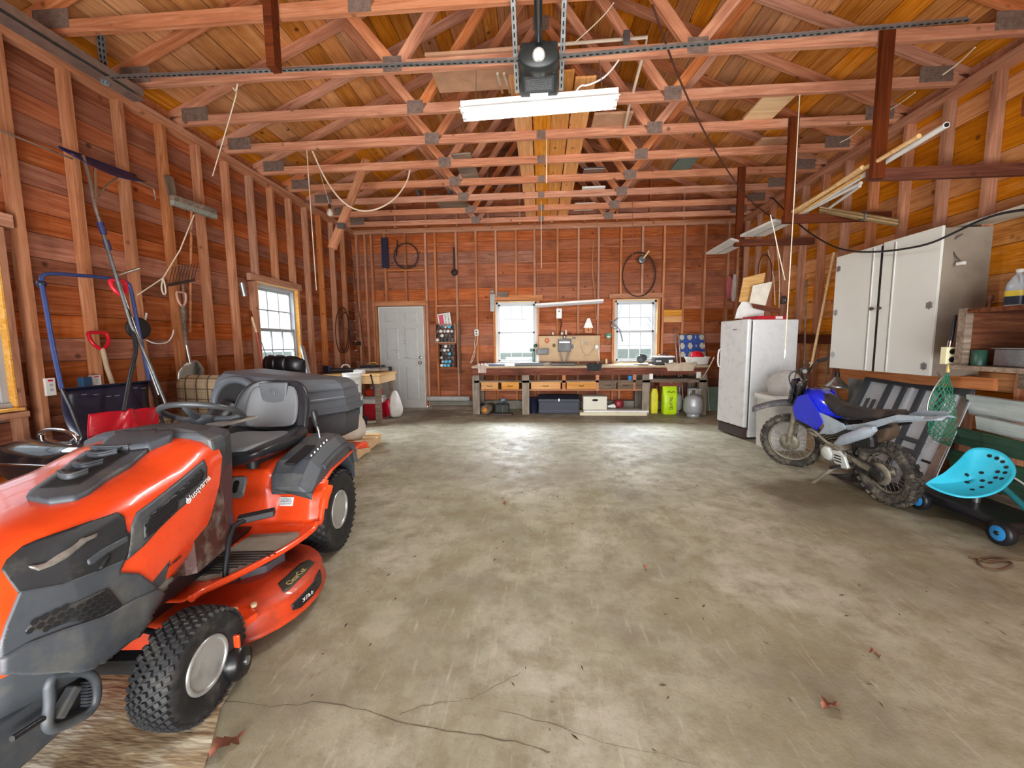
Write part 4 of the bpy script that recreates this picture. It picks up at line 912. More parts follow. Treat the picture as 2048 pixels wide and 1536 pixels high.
# plaid armchair
t = NT('plaid'); v = t.coord((1, 1, 1), rnd=False); sp_ = t.n('ShaderNodeSeparateXYZ', {0: v})
def stripe(src, f, w, ph=0.): return t.ramp(t.val('ABSOLUTE', t.val('SINE', t.val('ADD', t.val('MULTIPLY', src, f), ph))), [(0., 1.), (w, 1.), (w + .05, 0.)])
hx = t.val('ADD', sp_.outputs[0], t.val('MULTIPLY', sp_.outputs[1], .6))
c = t.mix(stripe(hx, 24, .2), lin('#b09b7c'), lin('#5b4838')); c = t.mix(t.val('MULTIPLY', stripe(sp_.outputs[2], 32, .14), .8), c, lin('#54412f')); c = t.mix(t.val('MULTIPLY', stripe(hx, 24, .1, .6), .6), c, lin('#7d694f')); c = t.mix(t.val('MULTIPLY', stripe(sp_.outputs[2], 32, .08, .9), .5), c, lin('#6d7050'))
t.l(c, t.b.inputs['Base Color']); t.b.inputs['Roughness'].default_value = .95; t.bump(t.noise(v, 90, 2), .3, .003); PLAID = t.m
ch = E('armchair', (-3.25, 3.50, 0), 'brown and tan plaid armchair behind the mower seat', 'armchair', rz=math.radians(-8))
def cushion(cx, cy, cz, sx, sy, sz): g = G(); g.box((cx, cy, cz), (sx, sy, sz)); return g
cushion(0, .22, .70, .72, .22, .62).go('backrest', PLAID, ch, bev=.09); cushion(0, -.12, .40, .52, .58, .18).go('seat_cushion', PLAID, ch, bev=.05)
for sx in (-1, 1): cushion(sx * .36, -.12, .38, .18, .62, .5).go('arm', PLAID, ch, bev=.06)
cushion(0, -.05, .19, .8, .66, .22).go('base', PLAID, ch, bev=.03)
for sx in (-1, 1):
    for sy in (-.33, .2): G().cyl((sx * .34, sy, 0), (sx * .34, sy, .09), .025).go('leg', DARKW, ch)
# black leather chair
lc = E('office_chair', (-3.13, 4.62, 0), 'black tufted leather office chair below the left window', 'chair', rz=math.radians(-20))
LEA = mat('black_leather', '#15161b', .35, 0, .12, 10)
def tuft(u, v): x = (v - .5) * .62; z = .68 + u * .47; return (x, .04 - .05 * (1 - (2 * v - 1) ** 4) - .035 * abs(math.sin(u * PI * 3) * math.sin(v * PI * 4)) ** .5 + .06 * (2 * v - 1) ** 2, z - .04 * (2 * v - 1) ** 4 * u)
g = G(); g.grid(tuft, 24, 32); g.go('backrest', LEA, lc, solid=.09); cushion(0, -.22, .48, .54, .5, .12).go('seat', LEA, lc, bev=.05)
g = G(); g.cyl((0, -.2, .1), (0, -.2, .45), .025); g.go('gas_lift', BLACKP, lc); g = G()
for k in range(5): a = 2 * PI * k / 5; g.beam((0, -.2, .1), (math.cos(a) * .28, -.2 + math.sin(a) * .28, .06), .04, .03); g.ball((math.cos(a) * .28, -.2 + math.sin(a) * .28, .03), .028, 8)
g.go('star_base', BLACKP, lc)
# things beside the left window
g = G(); g.beam(pX(604, 692, -3.6), pX(622, 768, -3.42), .09, .02, (1, 0, 0)); g.go('metal_strip', ALU, None, 'bright metal channel leaning on the wall right of the left window', 'metal strip')
s = E('long_tool', pX(520, 740, -3.55) * Vector((1, 1, 0)), 'red and tan tool handle leaning against the left window jamb', 'tool handle'); SI = -s.location
G().tube([P(503, 632, -3.62), P(513, 665, -3.58)], .013).go('bare_end', NEWW, s); G().tube([P(513, 665, -3.58), P(527, 745, -3.5)], .014).go('painted_shaft', mat('red_shaft', '#b05040', .5), s); G().tube([P(500, 622, -3.63), P(504, 636, -3.62)], .018).go('ferrule', DARKW, s)
g = G(); g.tube([pX(516, 665, -3.6), pX(545, 748, -3.5)], .005); g.go('wire_rod', GMET, None, 'thin dark rod leaning across the left window', 'rod')
g = G(); g.cyl(pX(483, 565, -3.66), pX(489, 592, -3.66), .03); g.go('tin_can', STEEL, None, 'small can on the sill plate left of the left window', 'can')
# hose loops and reel on the left wall near the corner
BRH = mat('brown_hose', '#43251e', .5)
for k, (cx, cy, rx_, ry_) in enumerate(((684, 660, 13, 46), (690, 665, 10, 40))):
    P_ = [pX(cx + math.cos(a) * rx_, cy + math.sin(a) * ry_, -3.66 + .03 * k + .01 * math.sin(3 * a)) for a in [2 * PI * i / 30 for i in range(30)]]
    G().tube(P_, .010, 8, close=True).go('hose_loop', BRH, None, ['brown hose loop hung on the left wall near the corner', 'inner loop of brown hose hung on the left wall near the corner'][k], 'hose', 'hose loops')
G().tube(smoothpts([pX(697, 660, -3.6), pX(705, 690, -3.6), pX(712, 690, -3.6)], 2), .012, 8).go('hose_end', BRH, None, 'short brown hose end beside the hose loops', 'hose')
o = E('line_reel', pX(717, 687, -3.6), 'small black reel on a stud near the entry door', 'reel'); G().lathe([(.045, -.03), (.045, -.02), (.025, -.018), (.025, .018), (.045, .02), (.045, .03)], n=20, ax='x').go('spool', BLACKP, o)
g = G(); g.tube([pX(705, 520, -3.62), pX(716, 610, -3.6), pX(732, 715, -3.55)], .007); g.go('long_rod', mat('dark_rod', '#2f1612', .6), None, 'long dark rod leaning in the back left corner', 'rod')
# conduit along the wall
g = G(); g.tube([pX(-40, 245, -3.66), pX(145, 318, -3.66)], .007); g.tube(smoothpts([pX(203, 332, -3.66), pX(300, 374, -3.66), pX(308, 378, -3.66), pX(311, 400, -3.66)], 1), .006); g.go('conduit', ALU, None, 'thin metal conduit running level along the left wall', 'conduit')
# ---- small pine table by the entry door
tb = E('side_table', (-3.1, 6.72, 0), 'small pine table with heavy apron beside the entry door', 'table')
cushion(0, 0, .80, 1.0, .78, .025).go('tabletop', NEWW, tb, bev=.004)
G().bx(-.48, .48, -.37, -.34, .66, .79).go('apron', NEWW, tb); G().bx(.45, .48, -.34, .36, .66, .79).go('apron', NEWW, tb)
for sx, sy in ((-.42, -.3), (.42, -.3), (-.42, .3), (.42, .3)): G().bx(sx - .04, sx + .04, sy - .04, sy + .04, 0, .79).go('leg', OLDW, tb)
def bucket(name, loc, r0, r1, h, m, lab, cat='bucket', group=None, lid=False):
    o = E(name, loc, lab, cat, group); g = G()
    g.lathe([(r0, 0), (r1, h * .8), (r1 + .008, h * .82), (r1 + .008, h * .86), (r1, h * .88), (r1 + .01, h * .97), (r1 + .01, h), (r1 - .006, h), (r0 - .004, .01)], n=28); g.go('body', m, o)
    g = G(); g.tube([(math.cos(a) * (r1 + .008), -math.sin(a) * (r1 + .012), h * .86 - math.sin(a) * .07) for a in [PI * i / 14 for i in range(15)]], .003, 5); g.go('handle', STEEL, o); return o
WB = mat('white_bucket', '#dcdedb', .4, 0, .04)
b1 = bucket('bucket', (-2.98, 6.16, .14), .125, .14, .35, WB, 'white bucket with a blue label, lower of the two stacked by the small table', group='white buckets')
g = G(); R = []; 
for z in (.06, .2): R.append([Vector((math.cos(a) * (.128 + z * .05), math.sin(a) * (.128 + z * .05), z)) for a in [-PI * .72 + PI * .6 * i / 12 for i in range(13)]])
g.add(R[0] + R[1], [(i, i + 1, 14 + i, 13 + i) for i in range(12)], True); g.go('blue_label', mat('blue_label', '#1c7291', .5), b1)
marks(b1, (-.0, -.139, .13), (1, 0, 0), (0, 0, 1), .08, .02, 6, WHT, 2)
bucket('bucket', (-2.98, 6.16, .492), .125, .14, .36, WB, 'plain white bucket, upper of the two stacked by the small table', group='white buckets')
st = E('step_stool', (-2.98, 6.16, 0), 'low black stool under the two white buckets', 'stool'); cushion(0, 0, .125, .32, .34, .028).go('seat', BLACKP, st, bev=.006)
for sx in (-.13, .13):
    for sy in (-.14, .14): G().cyl((sx, sy, 0), (sx, sy, .115), .014).go('leg', BLACKP, st)
o = E('paint_can', (-2.93, 5.85, 0), 'silver metal can with paper label in front of the buckets', 'can'); G().lathe([(.085, 0), (.088, .003), (.088, .215), (.085, .22), (.07, .218), (.001, .215)], n=28).go('body', ALU, o); G().lathe([(.0895, .04), (.0895, .18)], n=28, caps=False).go('paper_label', WHITEP, o)
ck = E('cooler', (-2.92, 6.85, 0), 'red and white drinks cooler under the small table', 'cooler'); RC_ = mat('cooler_red', '#b5142c', .35)
cushion(0, 0, .14, .30, .3, .28).go('body', RC_, ck, bev=.015); cushion(0, 0, .32, .31, .31, .08).go('white_band', WHITEP, ck, bev=.01); cushion(0, 0, .38, .3, .3, .05).go('lid', mat('cooler_grey', '#a9aaa4', .5), ck, bev=.01)
jg = E('fuel_can', (-2.93, 6.85, .406), 'small orange-red container standing on the cooler', 'container'); cushion(0, 0, .055, .24, .2, .11).go('body', mat('orange_red', '#d3351f', .35), jg, bev=.02)
G().tube([(-.05, 0, .11), (-.05, 0, .15), (.06, 0, .15), (.06, 0, .11)], .01).go('handle', WHITEP, jg)
def blob(name, c, sx, sy, sz, m, lab, cat, seed=1, parent=None, group=None, neck=.0, amp=.18):
    rnd = random.Random(seed); n1, n2 = 18, 24; ph = [rnd.uniform(0, 6) for _ in range(8)]; g = G(); R = []
    for i in range(n1 + 1):
        a = PI * i / n1; zz = (1 - math.cos(a)) / 2; w = math.sin(a) ** .6 * (1 - neck * zz ** 2) + .02
        R.append([Vector((math.cos(b) * w * sx * (1 + amp * math.sin(3 * b + ph[0] + 4 * zz) * .5 + amp * math.sin(7 * b + ph[1] - 5 * zz) * .35), math.sin(b) * w * sy * (1 + amp * math.sin(4 * b + ph[2] + 3 * zz) * .5 + amp * math.sin(9 * b + ph[3] + 6 * zz) * .25), zz * sz)) for b in [2 * PI * j / n2 for j in range(n2)]])
    g.rings(R); return g.go(name, m, parent, lab, cat, group, loc=c)
BAGM = mat('white_plastic_bag', '#d9d6d2', .35, 0, .1, 10, bump=.3)
blob('shopping_bag', (-2.60, 6.95, .0), .14, .12, .48, BAGM, 'white and red plastic shopping bag hanging from the corner of the small table', 'bag', 3, neck=.6)
blob('red_bag', (-2.70, 6.90, .04), .07, .06, .3, RC_, 'red package beside the white shopping bag', 'package', 5)
# on the table
tl = E('leaf_blower', (-3.15, 6.55, .813), 'black and silver tubular tool lying across the small table', 'power tool')
G().tube([(-.42, 0, .05), (.05, 0, .055)], .04, 14).go('tube', BLACKP, tl); G().tube([(.05, 0, .055), (.62, .05, .075)], .032, 14).go('nozzle', ALU, tl); G().tube([(.6, .05, .0745), (.64, .053, .0765)], .036, 14).go('nozzle_ring', BLACKP, tl)
cushion(-.44, 0, .07, .12, .1, .13).go('motor_housing', NAVY, tl, bev=.02); G().tube(smoothpts([(-.2, 0, .1), (-.17, 0, .15), (-.08, 0, .15), (-.05, 0, .1)], 2), .012).go('handle', WHITEP, tl)
tc = E('tool_case', (-2.98, 6.95, .813), 'flat dark case at the back of the small table', 'case'); cushion(0, 0, .06, .38, .2, .12).go('case_body', BLACKP, tc, bev=.015); G().tube([(-.06, -.1, .1), (-.05, -.12, .13), (.05, -.12, .13), (.06, -.1, .1)], .008).go('case_handle', GREYP, tc)
o = E('yellow_clamp', (-2.98, 6.95, .935), 'small yellow strap on the dark case', 'strap'); G().tube(smoothpts([(-.1, 0, .01), (-.05, .02, .04), (.04, 0, .045), (.1, 0, .01)], 2), .009).go('strap_loop', mat('yellow', '#c9a23c', .6), o)
cushion(0, 0, .035, .15, .12, .07).go('paper_box', WHITEP, None, 'small white box at the middle of the small table', 'box', loc=(-2.98, 6.42, .813), bev=.003)
G().tube([(0, 0, 0), (.0, .02, .015), (.03, .05, -.2), (.02, .05, -.35)], .012).go('black_strap', BLACKP, None, 'black strap hanging over the front of the small table', 'strap', loc=(-2.74, 6.28, .8))
# pallet with feed bag
pl = E('wooden_pallet', (-2.48, 4.62, 0), 'pale wooden pallet on the floor behind the mower', 'pallet', rz=.1)
for i in range(5): G().bx(-.4, .4, -.5 + i * .22, -.4 + i * .22, .10, .12).go('slat', NEWW, pl)
for x in (-.38, 0, .36): G().bx(x, x + .04, -.5, .48, .02, .10).go('bearer', NEWW, pl)
for i in (0, 2, 4): G().bx(-.4, .4, -.5 + i * .22, -.4 + i * .22, 0, .02).go('bottom_slat', NEWW, pl)
blob('feed_sack', (-2.36, 4.80, .12), .2, .17, .42, mat('sack_white', '#d8cfc4', .6, 0, .08, 12, bump=.2), 'white sack slumped on the wooden pallet', 'sack', 9, neck=.9, amp=.12)
# ================================================================== BACK WALL AND WORKBENCH
bn = E('workbench', (.83, 7.62, 0), 'long heavy wooden workbench under the two back windows', 'workbench')
# local x -2.12 .. 2.1, y front -.37
G().bx(-2.10, 2.08, -.36, .36, .845, .885).go('worktop', wood('bench_top', '#8d7a68', '#bda98f', '#ddcfb8', knots=.2, stain=.2), bn, bev=.004)
APR = wood('bench_apron', '#3c2019', '#6b3a2c', '#8d6650', hue=.1, knots=.3, stain=.7)
G().bx(-2.08, 2.06, -.35, -.31, .72, .845).go('front_apron', APR, bn); G().bx(-2.06, 2.06, -.33, -.3, .58, .62).go('rail', OLDW, bn)
LEGM = wood('bench_leg', '#4f463d', '#84786a', '#aa9f90', axis=2, hue=.1, stain=.5)
for x in (-2.03, -1.12, 1.02, 2.0):
    for y in (-.28, .28): G().bx(x - .065, x + .065, y - .05, y + .05, 0, .72 if y < 0 else .845).go('leg', LEGM, bn)
G().bx(-1.95, 1.0, -.3, .3, .43, .455).go('drawer_shelf', STUDW, bn)
HW = wood('drawer_front', '#a8723c', '#c58e54', '#dcae78', hue=.06, knots=.2)
def drawer(x0, x1, m, h=.13, z=.462, dep=.4):
    o = G().bx(x0, x1, -.335, -.315, z, z + h).go('drawer', m, bn, bev=.003); w = x1 - x0
    g = G(); g.bx(x0 + .01, x0 + .02, -.315, -.315 + dep, z, z + h - .01); g.bx(x1 - .02, x1 - .01, -.315, -.315 + dep, z, z + h - .01); g.bx(x0 + .01, x1 - .01, -.315, -.315 + dep, z, z + .01); g.go('drawer_box', m, o)
    xc = (x0 + x1) / 2; G().tube(smoothpts([(xc - .045, -.335, z + h * .5), (xc - .04, -.352, z + h * .45), (xc + .04, -.352, z + h * .45), (xc + .045, -.335, z + h * .5)], 1), .0055, 6).go('handle', mat('old_brass', '#4a3a22', .4, .7), o); return o
drawer(-1.93, -1.62, HW); drawer(-1.56, -1.24, HW); drawer(-1.02, -.49, HW); drawer(-.38, .14, HW)
DKD = wood('drawer_dark', '#43342a', '#6a5646', '#85705c', hue=.1, knots=.2, stain=.4)
drawer(.19, .50, DKD, .145); drawer(.52, .80, DKD, .145); drawer(.83, 1.0 - .05, DKD, .145)
for x in (-.43, .165, .815): G().bx(x - .03, x + .03, -.33, -.30, .43, .72).go('divider', STUDW, bn)
G().bx(1.28, 1.66, -.22, .1, .50, .62).go('hanging_drawer', wood('red_box', '#5f3a30', '#7d5244', '#94685a'), bn); G().ball((1.47, -.23, .56), .012, 8).go('drawer_knob', CHROME, bn)
G().bx(1.15, 2.0, -.28, .3, .62, .64).go('shelf_board', OLDW, bn)
TOPZ = .886
def onb(x, y, Y=7.45): q = pY(x, y, Y); return Vector((q.x, Y, TOPZ))
# rag, boards and metal on the bench top
def cloth(name, c, w, d, drop, m, lab, seed=1):
    rnd = random.Random(seed); ph = [rnd.uniform(0, 6) for _ in range(4)]
    def f(u, v):
        x = (v - .5) * w * (1 + .1 * math.sin(u * 5)); s = u * (d + drop)
        if s < d: return (x, d - s, .012 + .02 * math.sin(v * 9 + ph[0]) ** 2 + .015 * math.sin(u * 11 + ph[1]) ** 2)
        return (x, -.012 - .012 * math.sin(v * 12 + ph[2]), .008 - (s - d))
    g = G(); g.grid(f, 22, 22); return g.go(name, m, None, lab, 'cloth', loc=c, solid=.004)
cloth('rag', (-1.07, 7.245, TOPZ), .16, .15, .13, mat('rag_pinkish', '#b9a39b', .9, 0, .2, 14), 'crumpled pale rag draped over the left end of the workbench', 4)
cloth('rag', (2.42, 7.245, TOPZ), .5, .08, .11, mat('rag_beige', '#b3a28e', .9, 0, .15, 8), 'beige cloth draped over the right front edge of the workbench', 7)
cloth('rag', (.93, 7.245, TOPZ), .24, .04, .1, mat('rag_black', '#26292b', .9, 0, .15, 8), 'black cloth hanging over the middle of the workbench edge', 2)
cushion(0, 0, .012, .3, .1, .022).go('blue_cloth_bundle', mat('blue_dull', '#3d4a6c', .8, 0, .3, 20), None, 'folded dark blue bundle beside the pale rag', 'bundle', loc=(-.82, 7.4, TOPZ + .002), bev=.01)
p = onb(1012, 722); G().tube([p + Vector((-.42, 0, .033)), p + Vector((.85, .05, .036))], .009, 8).go('metal_rod', STEEL, None, 'long thin steel rod lying along the left part of the bench top', 'rod')
vs = E('circular_saw_guard', onb(1058, 728, 7.4), 'dark metal tool base lying on the bench below the green press', 'tool'); cushion(0, 0, .028, .52, .2, .05).go('base_plate', GREYP, vs, bev=.006); cushion(0, -.06, .058, .36, .05, .014).go('white_strip', WHITEP, vs)
# green arbor press with black motor block
GRN = mat('green_enamel', '#3a5a4c', .45, .2, .1)
pr = E('bench_grinder', onb(1068, 715, 7.62), 'small green machine with a black motor block on the bench', 'bench machine')
g = G(); g.bx(-.07, .07, -.06, .06, 0, .03); g.bx(-.03, .02, -.03, .03, .03, .30); g.box((-.03, 0, .28), (.10, .06, .07)); g.go('casting', GRN, pr, bev=.012); G().ball((.03, 0, .36), .04, 14).go('wheel_guard', GRN, pr); G().box((.16, 0, .25), (.22, .09, .11)).go('motor_block', BLACKP, pr, bev=.01); G().cyl((.27, 0, .25), (.32, 0, .27), .006).go('shaft', STEEL, pr)
blob('white_bottle', onb(1075, 715, 7.5), .04, .04, .2, BAGM, 'white bottle standing in front of the green machine', 'bottle', 1, amp=.02)
# pegboard
t = NT('pegboard'); v = t.coord((1, 1, 1), rnd=False); fx = t.n('ShaderNodeVectorMath', {0: v, 1: (1, 1, 1)}, operation='MULTIPLY')
md_ = t.n('ShaderNodeVectorMath', {0: t.n('ShaderNodeVectorMath', {0: v, 1: (.03, 1., .03)}, operation='MODULO').outputs[0], 1: (1, 0, 1)}, operation='MULTIPLY'); 
c = t.mix(t.ramp(t.noise(v, 3, 4), [(.3, 0.), (.7, 1.)]), lin('#cdb290'), lin('#bb9d7a')); t.l(c, t.b.inputs['Base Color']); t.b.inputs['Roughness'].default_value = .8
PEGM = t.m
pb = E('pegboard', (.54, 7.985, 1.18), 'beige pegboard on the back wall between the two windows', 'pegboard'); G().box((0, 0, 0), (1.18, .008, .5)).go('board', PEGM, pb)
g = G()
for i in range(38):
    for j in range(16): x, z = -.57 + i * .031, -.235 + j * .031; g.add([(x + .0035 * math.cos(a), -.0045, z + .0035 * math.sin(a)) for a in (0, PI / 2, PI, 1.5 * PI)], [(0, 1, 2, 3)])
g.go('peg_hole', HOLE, pb, kind='stuff')
G().bx(-.6, .6, -.06, .01, .255, .27).go('ledge', DARKW, pb)
def onwall(x, y, d=.02): q = pY(x, y, 7.98 - d); return q
# tools on the pegboard
bx_ = E('battery_charger', onb(1129, 700, 7.85) + Vector((0, 0, .0)), 'black framed display standing on the bench before the pegboard', 'monitor'); G().box((0, 0, .36), (.24, .05, .24)).go('screen_case', BLACKP, bx_, bev=.006); G().box((0, -.028, .42), (.19, .004, .015)).go('chrome_line', CHROME, bx_)
g = G(); g.beam((-.02, 0, 0), (-.09, 0, .25), .02, .02); g.beam((.02, 0, 0), (.09, 0, .25), .02, .02); g.box((0, 0, .012), (.26, .12, .024)); g.go('stand', BLACKP, bx_)
G().box((0, 0, .02), (.46, .14, .036)).go('long_black_case', BLACKP, None, 'long black case lying on the bench under the display', 'case', loc=onb(1125, 722, 7.45), bev=.006)
g = G(); q = onwall(1172, 686); g.tube([q + Vector((math.cos(a) * .035, 0, math.sin(a) * .035)) for a in [2 * PI * i / 16 for i in range(16)]], .006, 6, close=True); g.ball(q, .012, 8); g.go('round_gauge', STEEL, None, 'small round metal ring on the pegboard', 'ring')
g = G(); g.tube(smoothpts([onwall(1160, 678), onwall(1163, 700), onwall(1175, 715), onwall(1185, 700), onwall(1192, 695)], 2), .003, 5); g.go('hanging_wire', GMET, None, 'thin wire looped on the pegboard', 'wire')
for (x, y, w, h, mm, nm, lb) in ((1094, 681, .09, .1, mat('orange_tag', '#c9704a', .5), 'tape_roll', 'orange and white tape holder at the left of the pegboard'), (1129, 674, .07, .06, GMET, 'pliers', 'dark pliers hanging at the top of the pegboard'), (1145, 693, .04, .09, mat('blue_grey', '#5c6a86', .5), 'chisel', 'blue grey hand tool hanging at the middle of the pegboard'), (1108, 691, .06, .07, mat('olive_tool', '#6b5a3a', .6), 'brush', 'olive brush hanging on the pegboard'), (1148, 676, .06, .04, GMET, 'wrench', 'small wrench hanging near the top of the pegboard'), (1193, 694, .08, .1, WHITEP, 'timer', 'white timer clipped at the right edge of the pegboard')):
    q = onwall(x, y, .03); G().lathe([(w * .2, -.02), (w / 2, -.015), (w / 2, .01), (w * .3, .02)], n=12, ax='y').go(nm, mm, None, lb, nm.replace('_', ' '), loc=q).scale = (1, 1, h / w)
q = onwall(1198, 715); G().tube([onwall(1197, 698, .03), onwall(1199, 722, .03)], .006).go('white_cable', WHT, None, 'short white cable hanging at the right edge of the pegboard', 'cable')
# row of things on the ledge over the pegboard
for k, (x, mm, h, r, lb) in enumerate(((1106, WHITEP, .06, .018, 'short white jar on the pegboard ledge'), (1124, mat('clear_jar', '#c9c3b8', .2), .055, .028, 'wide pale jar on the pegboard ledge'), (1132, WHITEP, .11, .018, 'tall white bottle with red cap on the pegboard ledge'), (1140, DARKW, .04, .02, 'small brown jar on the pegboard ledge'))):
    q = pY(x, 668, 7.95); o = E('jar', (q.x, 7.955, 1.451), lb, 'jar', 'jars on the pegboard ledge'); G().lathe([(r, 0), (r, h * .8), (r * .7, h * .85)], n=14).go('glass', mm, o); G().lathe([(r * .75, h * .85), (r * .75, h)], n=14).go('lid', RED if k == 2 else GMET, o)
G().bx(-.25, .13, 0, .1, 0, .014).go('wall_shelf', DARKW, None, 'small dark shelf at the top of the pegboard', 'shelf', loc=(.9, 7.88, 1.455))
# birdhouse
bh = E('birdhouse', pY(1176, 662, 7.93) * Vector((1, 1, 0)) + Vector((0, 0, 1.475)), 'white-roofed little wooden birdhouse on the shelf over the pegboard', 'birdhouse'); G().bx(-.07, .07, -.05, .04, 0, .1).go('house_box', STUDW, bh); G().prism([(-.09, .1), (.09, .1), (.03, .28), (-.02, .28)], -.05, .04, 'y').go('roof', WHITEP, bh); G().cyl((0, -.056, .06), (0, -.049, .06), .014).go('entrance_hole', HOLE, bh)
# switch box with plug
sw_ = E('switch_box', pY(1118, 627, 7.97), 'white electrical box with switch above the pegboard', 'switch'); G().box((0, 0, 0), (.11, .05, .19)).go('cover', WHITEP, sw_, bev=.004); G().cyl((0, -.025, .04), (0, -.045, .04), .014).go('toggle', BLACKP, sw_)
g = G(); g.tube(smoothpts([pY(1121, 638, 7.95), pY(1123, 648, 7.94), pY(1120, 660, 7.95), pY(1121, 672, 7.95)], 2), .009); g.go('hanging_clamp', DARKW, None, 'dark hand clamp hanging below the switch box', 'clamp')
# unlit shop light
sl = E('shop_light', pY(1138, 607, 7.6), 'unlit white shop light hung above the pegboard', 'shop light', rot=(0, -.05, 0)); G().bx(-.62, .62, -.06, .06, 0, .035).go('housing', WHITEP, sl, bev=.004); g = G(); g.prism([(-.075, -.03), (-.05, .01), (.05, .01), (.075, -.03), (.065, -.03), (.045, 0), (-.045, 0), (-.065, -.03)], -.62, .62, 'x'); g.go('reflector', mat('reflector_grey', '#b8b9bb', .4), sl)
for x in (-.55, .55): G().tube([(x, 0, .03), (x + (.03 if x > 0 else 0), .1, ZT - sl.location.z)], .003, 5).go('chain', STEEL, sl)
# hand saw on the wall
hs_ = E('hand_saw', pY(985, 600, 7.96), 'hand saw hung handle up left of the left back window', 'saw'); G().prism([(-.05, .12), (.05, .12), (.035, -.22), (-.045, -.22)], -.002, .002, 'y').go('saw_blade', mat('saw_steel', '#6b6a68', .4, .8), hs_); G().box((-.005, 0, .16), (.09, .022, .1)).go('handle', OLDW, hs_, bev=.015)
G().bx(-.11, .11, 0, .02, -.05, .05).go('name_plate', OLDW, None, 'small pale printed board above the left back window', 'sign', loc=pY(1005, 589, 7.98))
# extension cord with outlet block
ec = E('power_outlet', pY(953, 665, 7.95), 'white outlet block with cords on the back wall left of the bench window', 'outlet'); G().box((0, 0, 0), (.09, .05, .13)).go('block', WHITEP, ec, bev=.02)
for dz in (.02, -.03): G().box((0, -.027, dz), (.03, .004, .03)).go('socket', BLACKP, ec)
CORD = mat('orange_white_cord', '#dcc3ae', .6)
for k in (0, 1): g = G(); g.tube(smoothpts([Vector((-.02 + .05 * k, 0, -.06)), Vector((-.05 + .04 * k, 0, -.25)), Vector((-.02 - .04 * k, -.05, -.42)), Vector((-.1 - .02 * k, -.1, -.60))], 2), .006, 6); g.go('cord', CORD, ec)
# ---- spray can racks
rk = [((873, 650), (911, 684), 'upper'), ((881, 689), (911, 734), 'lower')]
CAPS = [mat('cap_black', '#1d1e22', .4), mat('cap_silver', '#a5a5a5', .35, .4), mat('cap_blue', '#4fb0d8', .4), mat('cap_white', '#dcd7d2', .4), mat('cap_dark', '#4a4644', .4)]
rc = random.Random(11); ORDN = ['first', 'second', 'third', 'fourth', 'fifth', 'sixth', 'seventh', 'eighth', 'ninth', 'tenth']
for (x0, y0), (x1, y1), nm in rk:
    p, q = pY(x0, y0, 7.9), pY(x1, y1, 7.9); cx, cz = (p.x + q.x) / 2, (p.z + q.z) / 2; w, h = abs(q.x - p.x), abs(p.z - q.z)
    o = E('can_rack', (cx, 7.93, cz), '%s wooden rack of spray cans on the wall right of the entry door' % nm, 'rack', 'spray can racks')
    for sx in (-1, 1): G().bx(sx * (w / 2 + .01) - .008, sx * (w / 2 + .01) + .008, -.1, .04, -h / 2 - .01, h / 2 + .01).go('side_board', DARKW if nm == 'lower' else STUDW, o)
    for sz in (-1, 1): G().bx(-w / 2 - .02, w / 2 + .02, -.1, .04, sz * (h / 2 + .01) - .006, sz * (h / 2 + .01) + .006).go('shelf_board', STUDW, o)
    nx, nz = int(w / .07), int(h / .07)
    for i in range(nx):
        for j in range(nz):
            x = -w / 2 + w * (i + .5 + (.25 if j % 2 else -.1)) / (nx + .2); z = -h / 2 + h * (j + .5) / nz; k = rc.choice([0, 1, 1, 3, 4, 2, 0]); x = max(-w / 2 + .03, min(w / 2 - .03, x))
            cn = E('spray_can', (cx + x, 7.93, cz + z), '%s-capped spray can in the %s rack, %s row up, %s from left' % (['black', 'silver', 'blue', 'white', 'dark grey'][k], nm, ORDN[j], ORDN[i]), 'spray can', 'spray cans in the %s rack' % nm)
            G().lathe([(.034, .03), (.034, -.09)], n=12, ax='y').go('can_body', CAPS[1], cn); G().lathe([(.031, -.09), (.031, -.12), (.024, -.127), (.001, -.127)], n=12, ax='y').go('cap', CAPS[k], cn)
sg = E('sale_sign', pY(889, 640, 7.93), 'tilted red and white printed sign above the spray can racks', 'sign', rot=(0, -.14, 0)); G().box((0, 0, 0), (.26, .006, .26)).go('board', WHITEP, sg); G().box((-.06, -.004, .01), (.09, .002, .2)).go('red_panel', mat('sign_red', '#c23c5c', .5), sg)
for dx in (.025, .085): marks(sg, (dx, -.005, 0), (0, 0, -1), (1, 0, 0), .22, .045, 7, HOLE, int(dx * 1000), th=.002)
G().tube([Vector((.035 * math.cos(a), 0, .035 * math.sin(a))) for a in [2 * PI * i / 18 for i in range(18)]], .009, 8, close=True).go('tape_ring', WHITEP, None, 'white tape ring hanging in front of the printed sign', 'ring', loc=pY(885, 652, 7.85))
# post with dark iron next to the racks, hanging pulley
G().bx(-.018, .018, -.02, .02, -.55, .5).go('iron_bar', mat('rust_bar', '#5e4838', .7, .3, .3), None, 'rusty upright bar fixed beside the spray can racks', 'bar', loc=pY(919, 692, 7.93))
py_ = E('pulley_block', pY(909, 545, 7.95), 'old iron pulley hung high on the back wall', 'pulley'); g = G(); g.lathe([(.001, -.03), (.06, -.03), (.065, 0), (.06, .03), (.001, .03)], n=20, ax='y'); g.go('sheave', mat('rusty_iron2', '#3a2a24', .7, .4), py_); G().box((0, 0, .13), (.035, .03, .24)).go('strap', MC['rusty_iron2'], py_); G().tube([(.0, 0, .24), (.0, 0, .48)], .016).go('shank', MC['rusty_iron2'], py_)
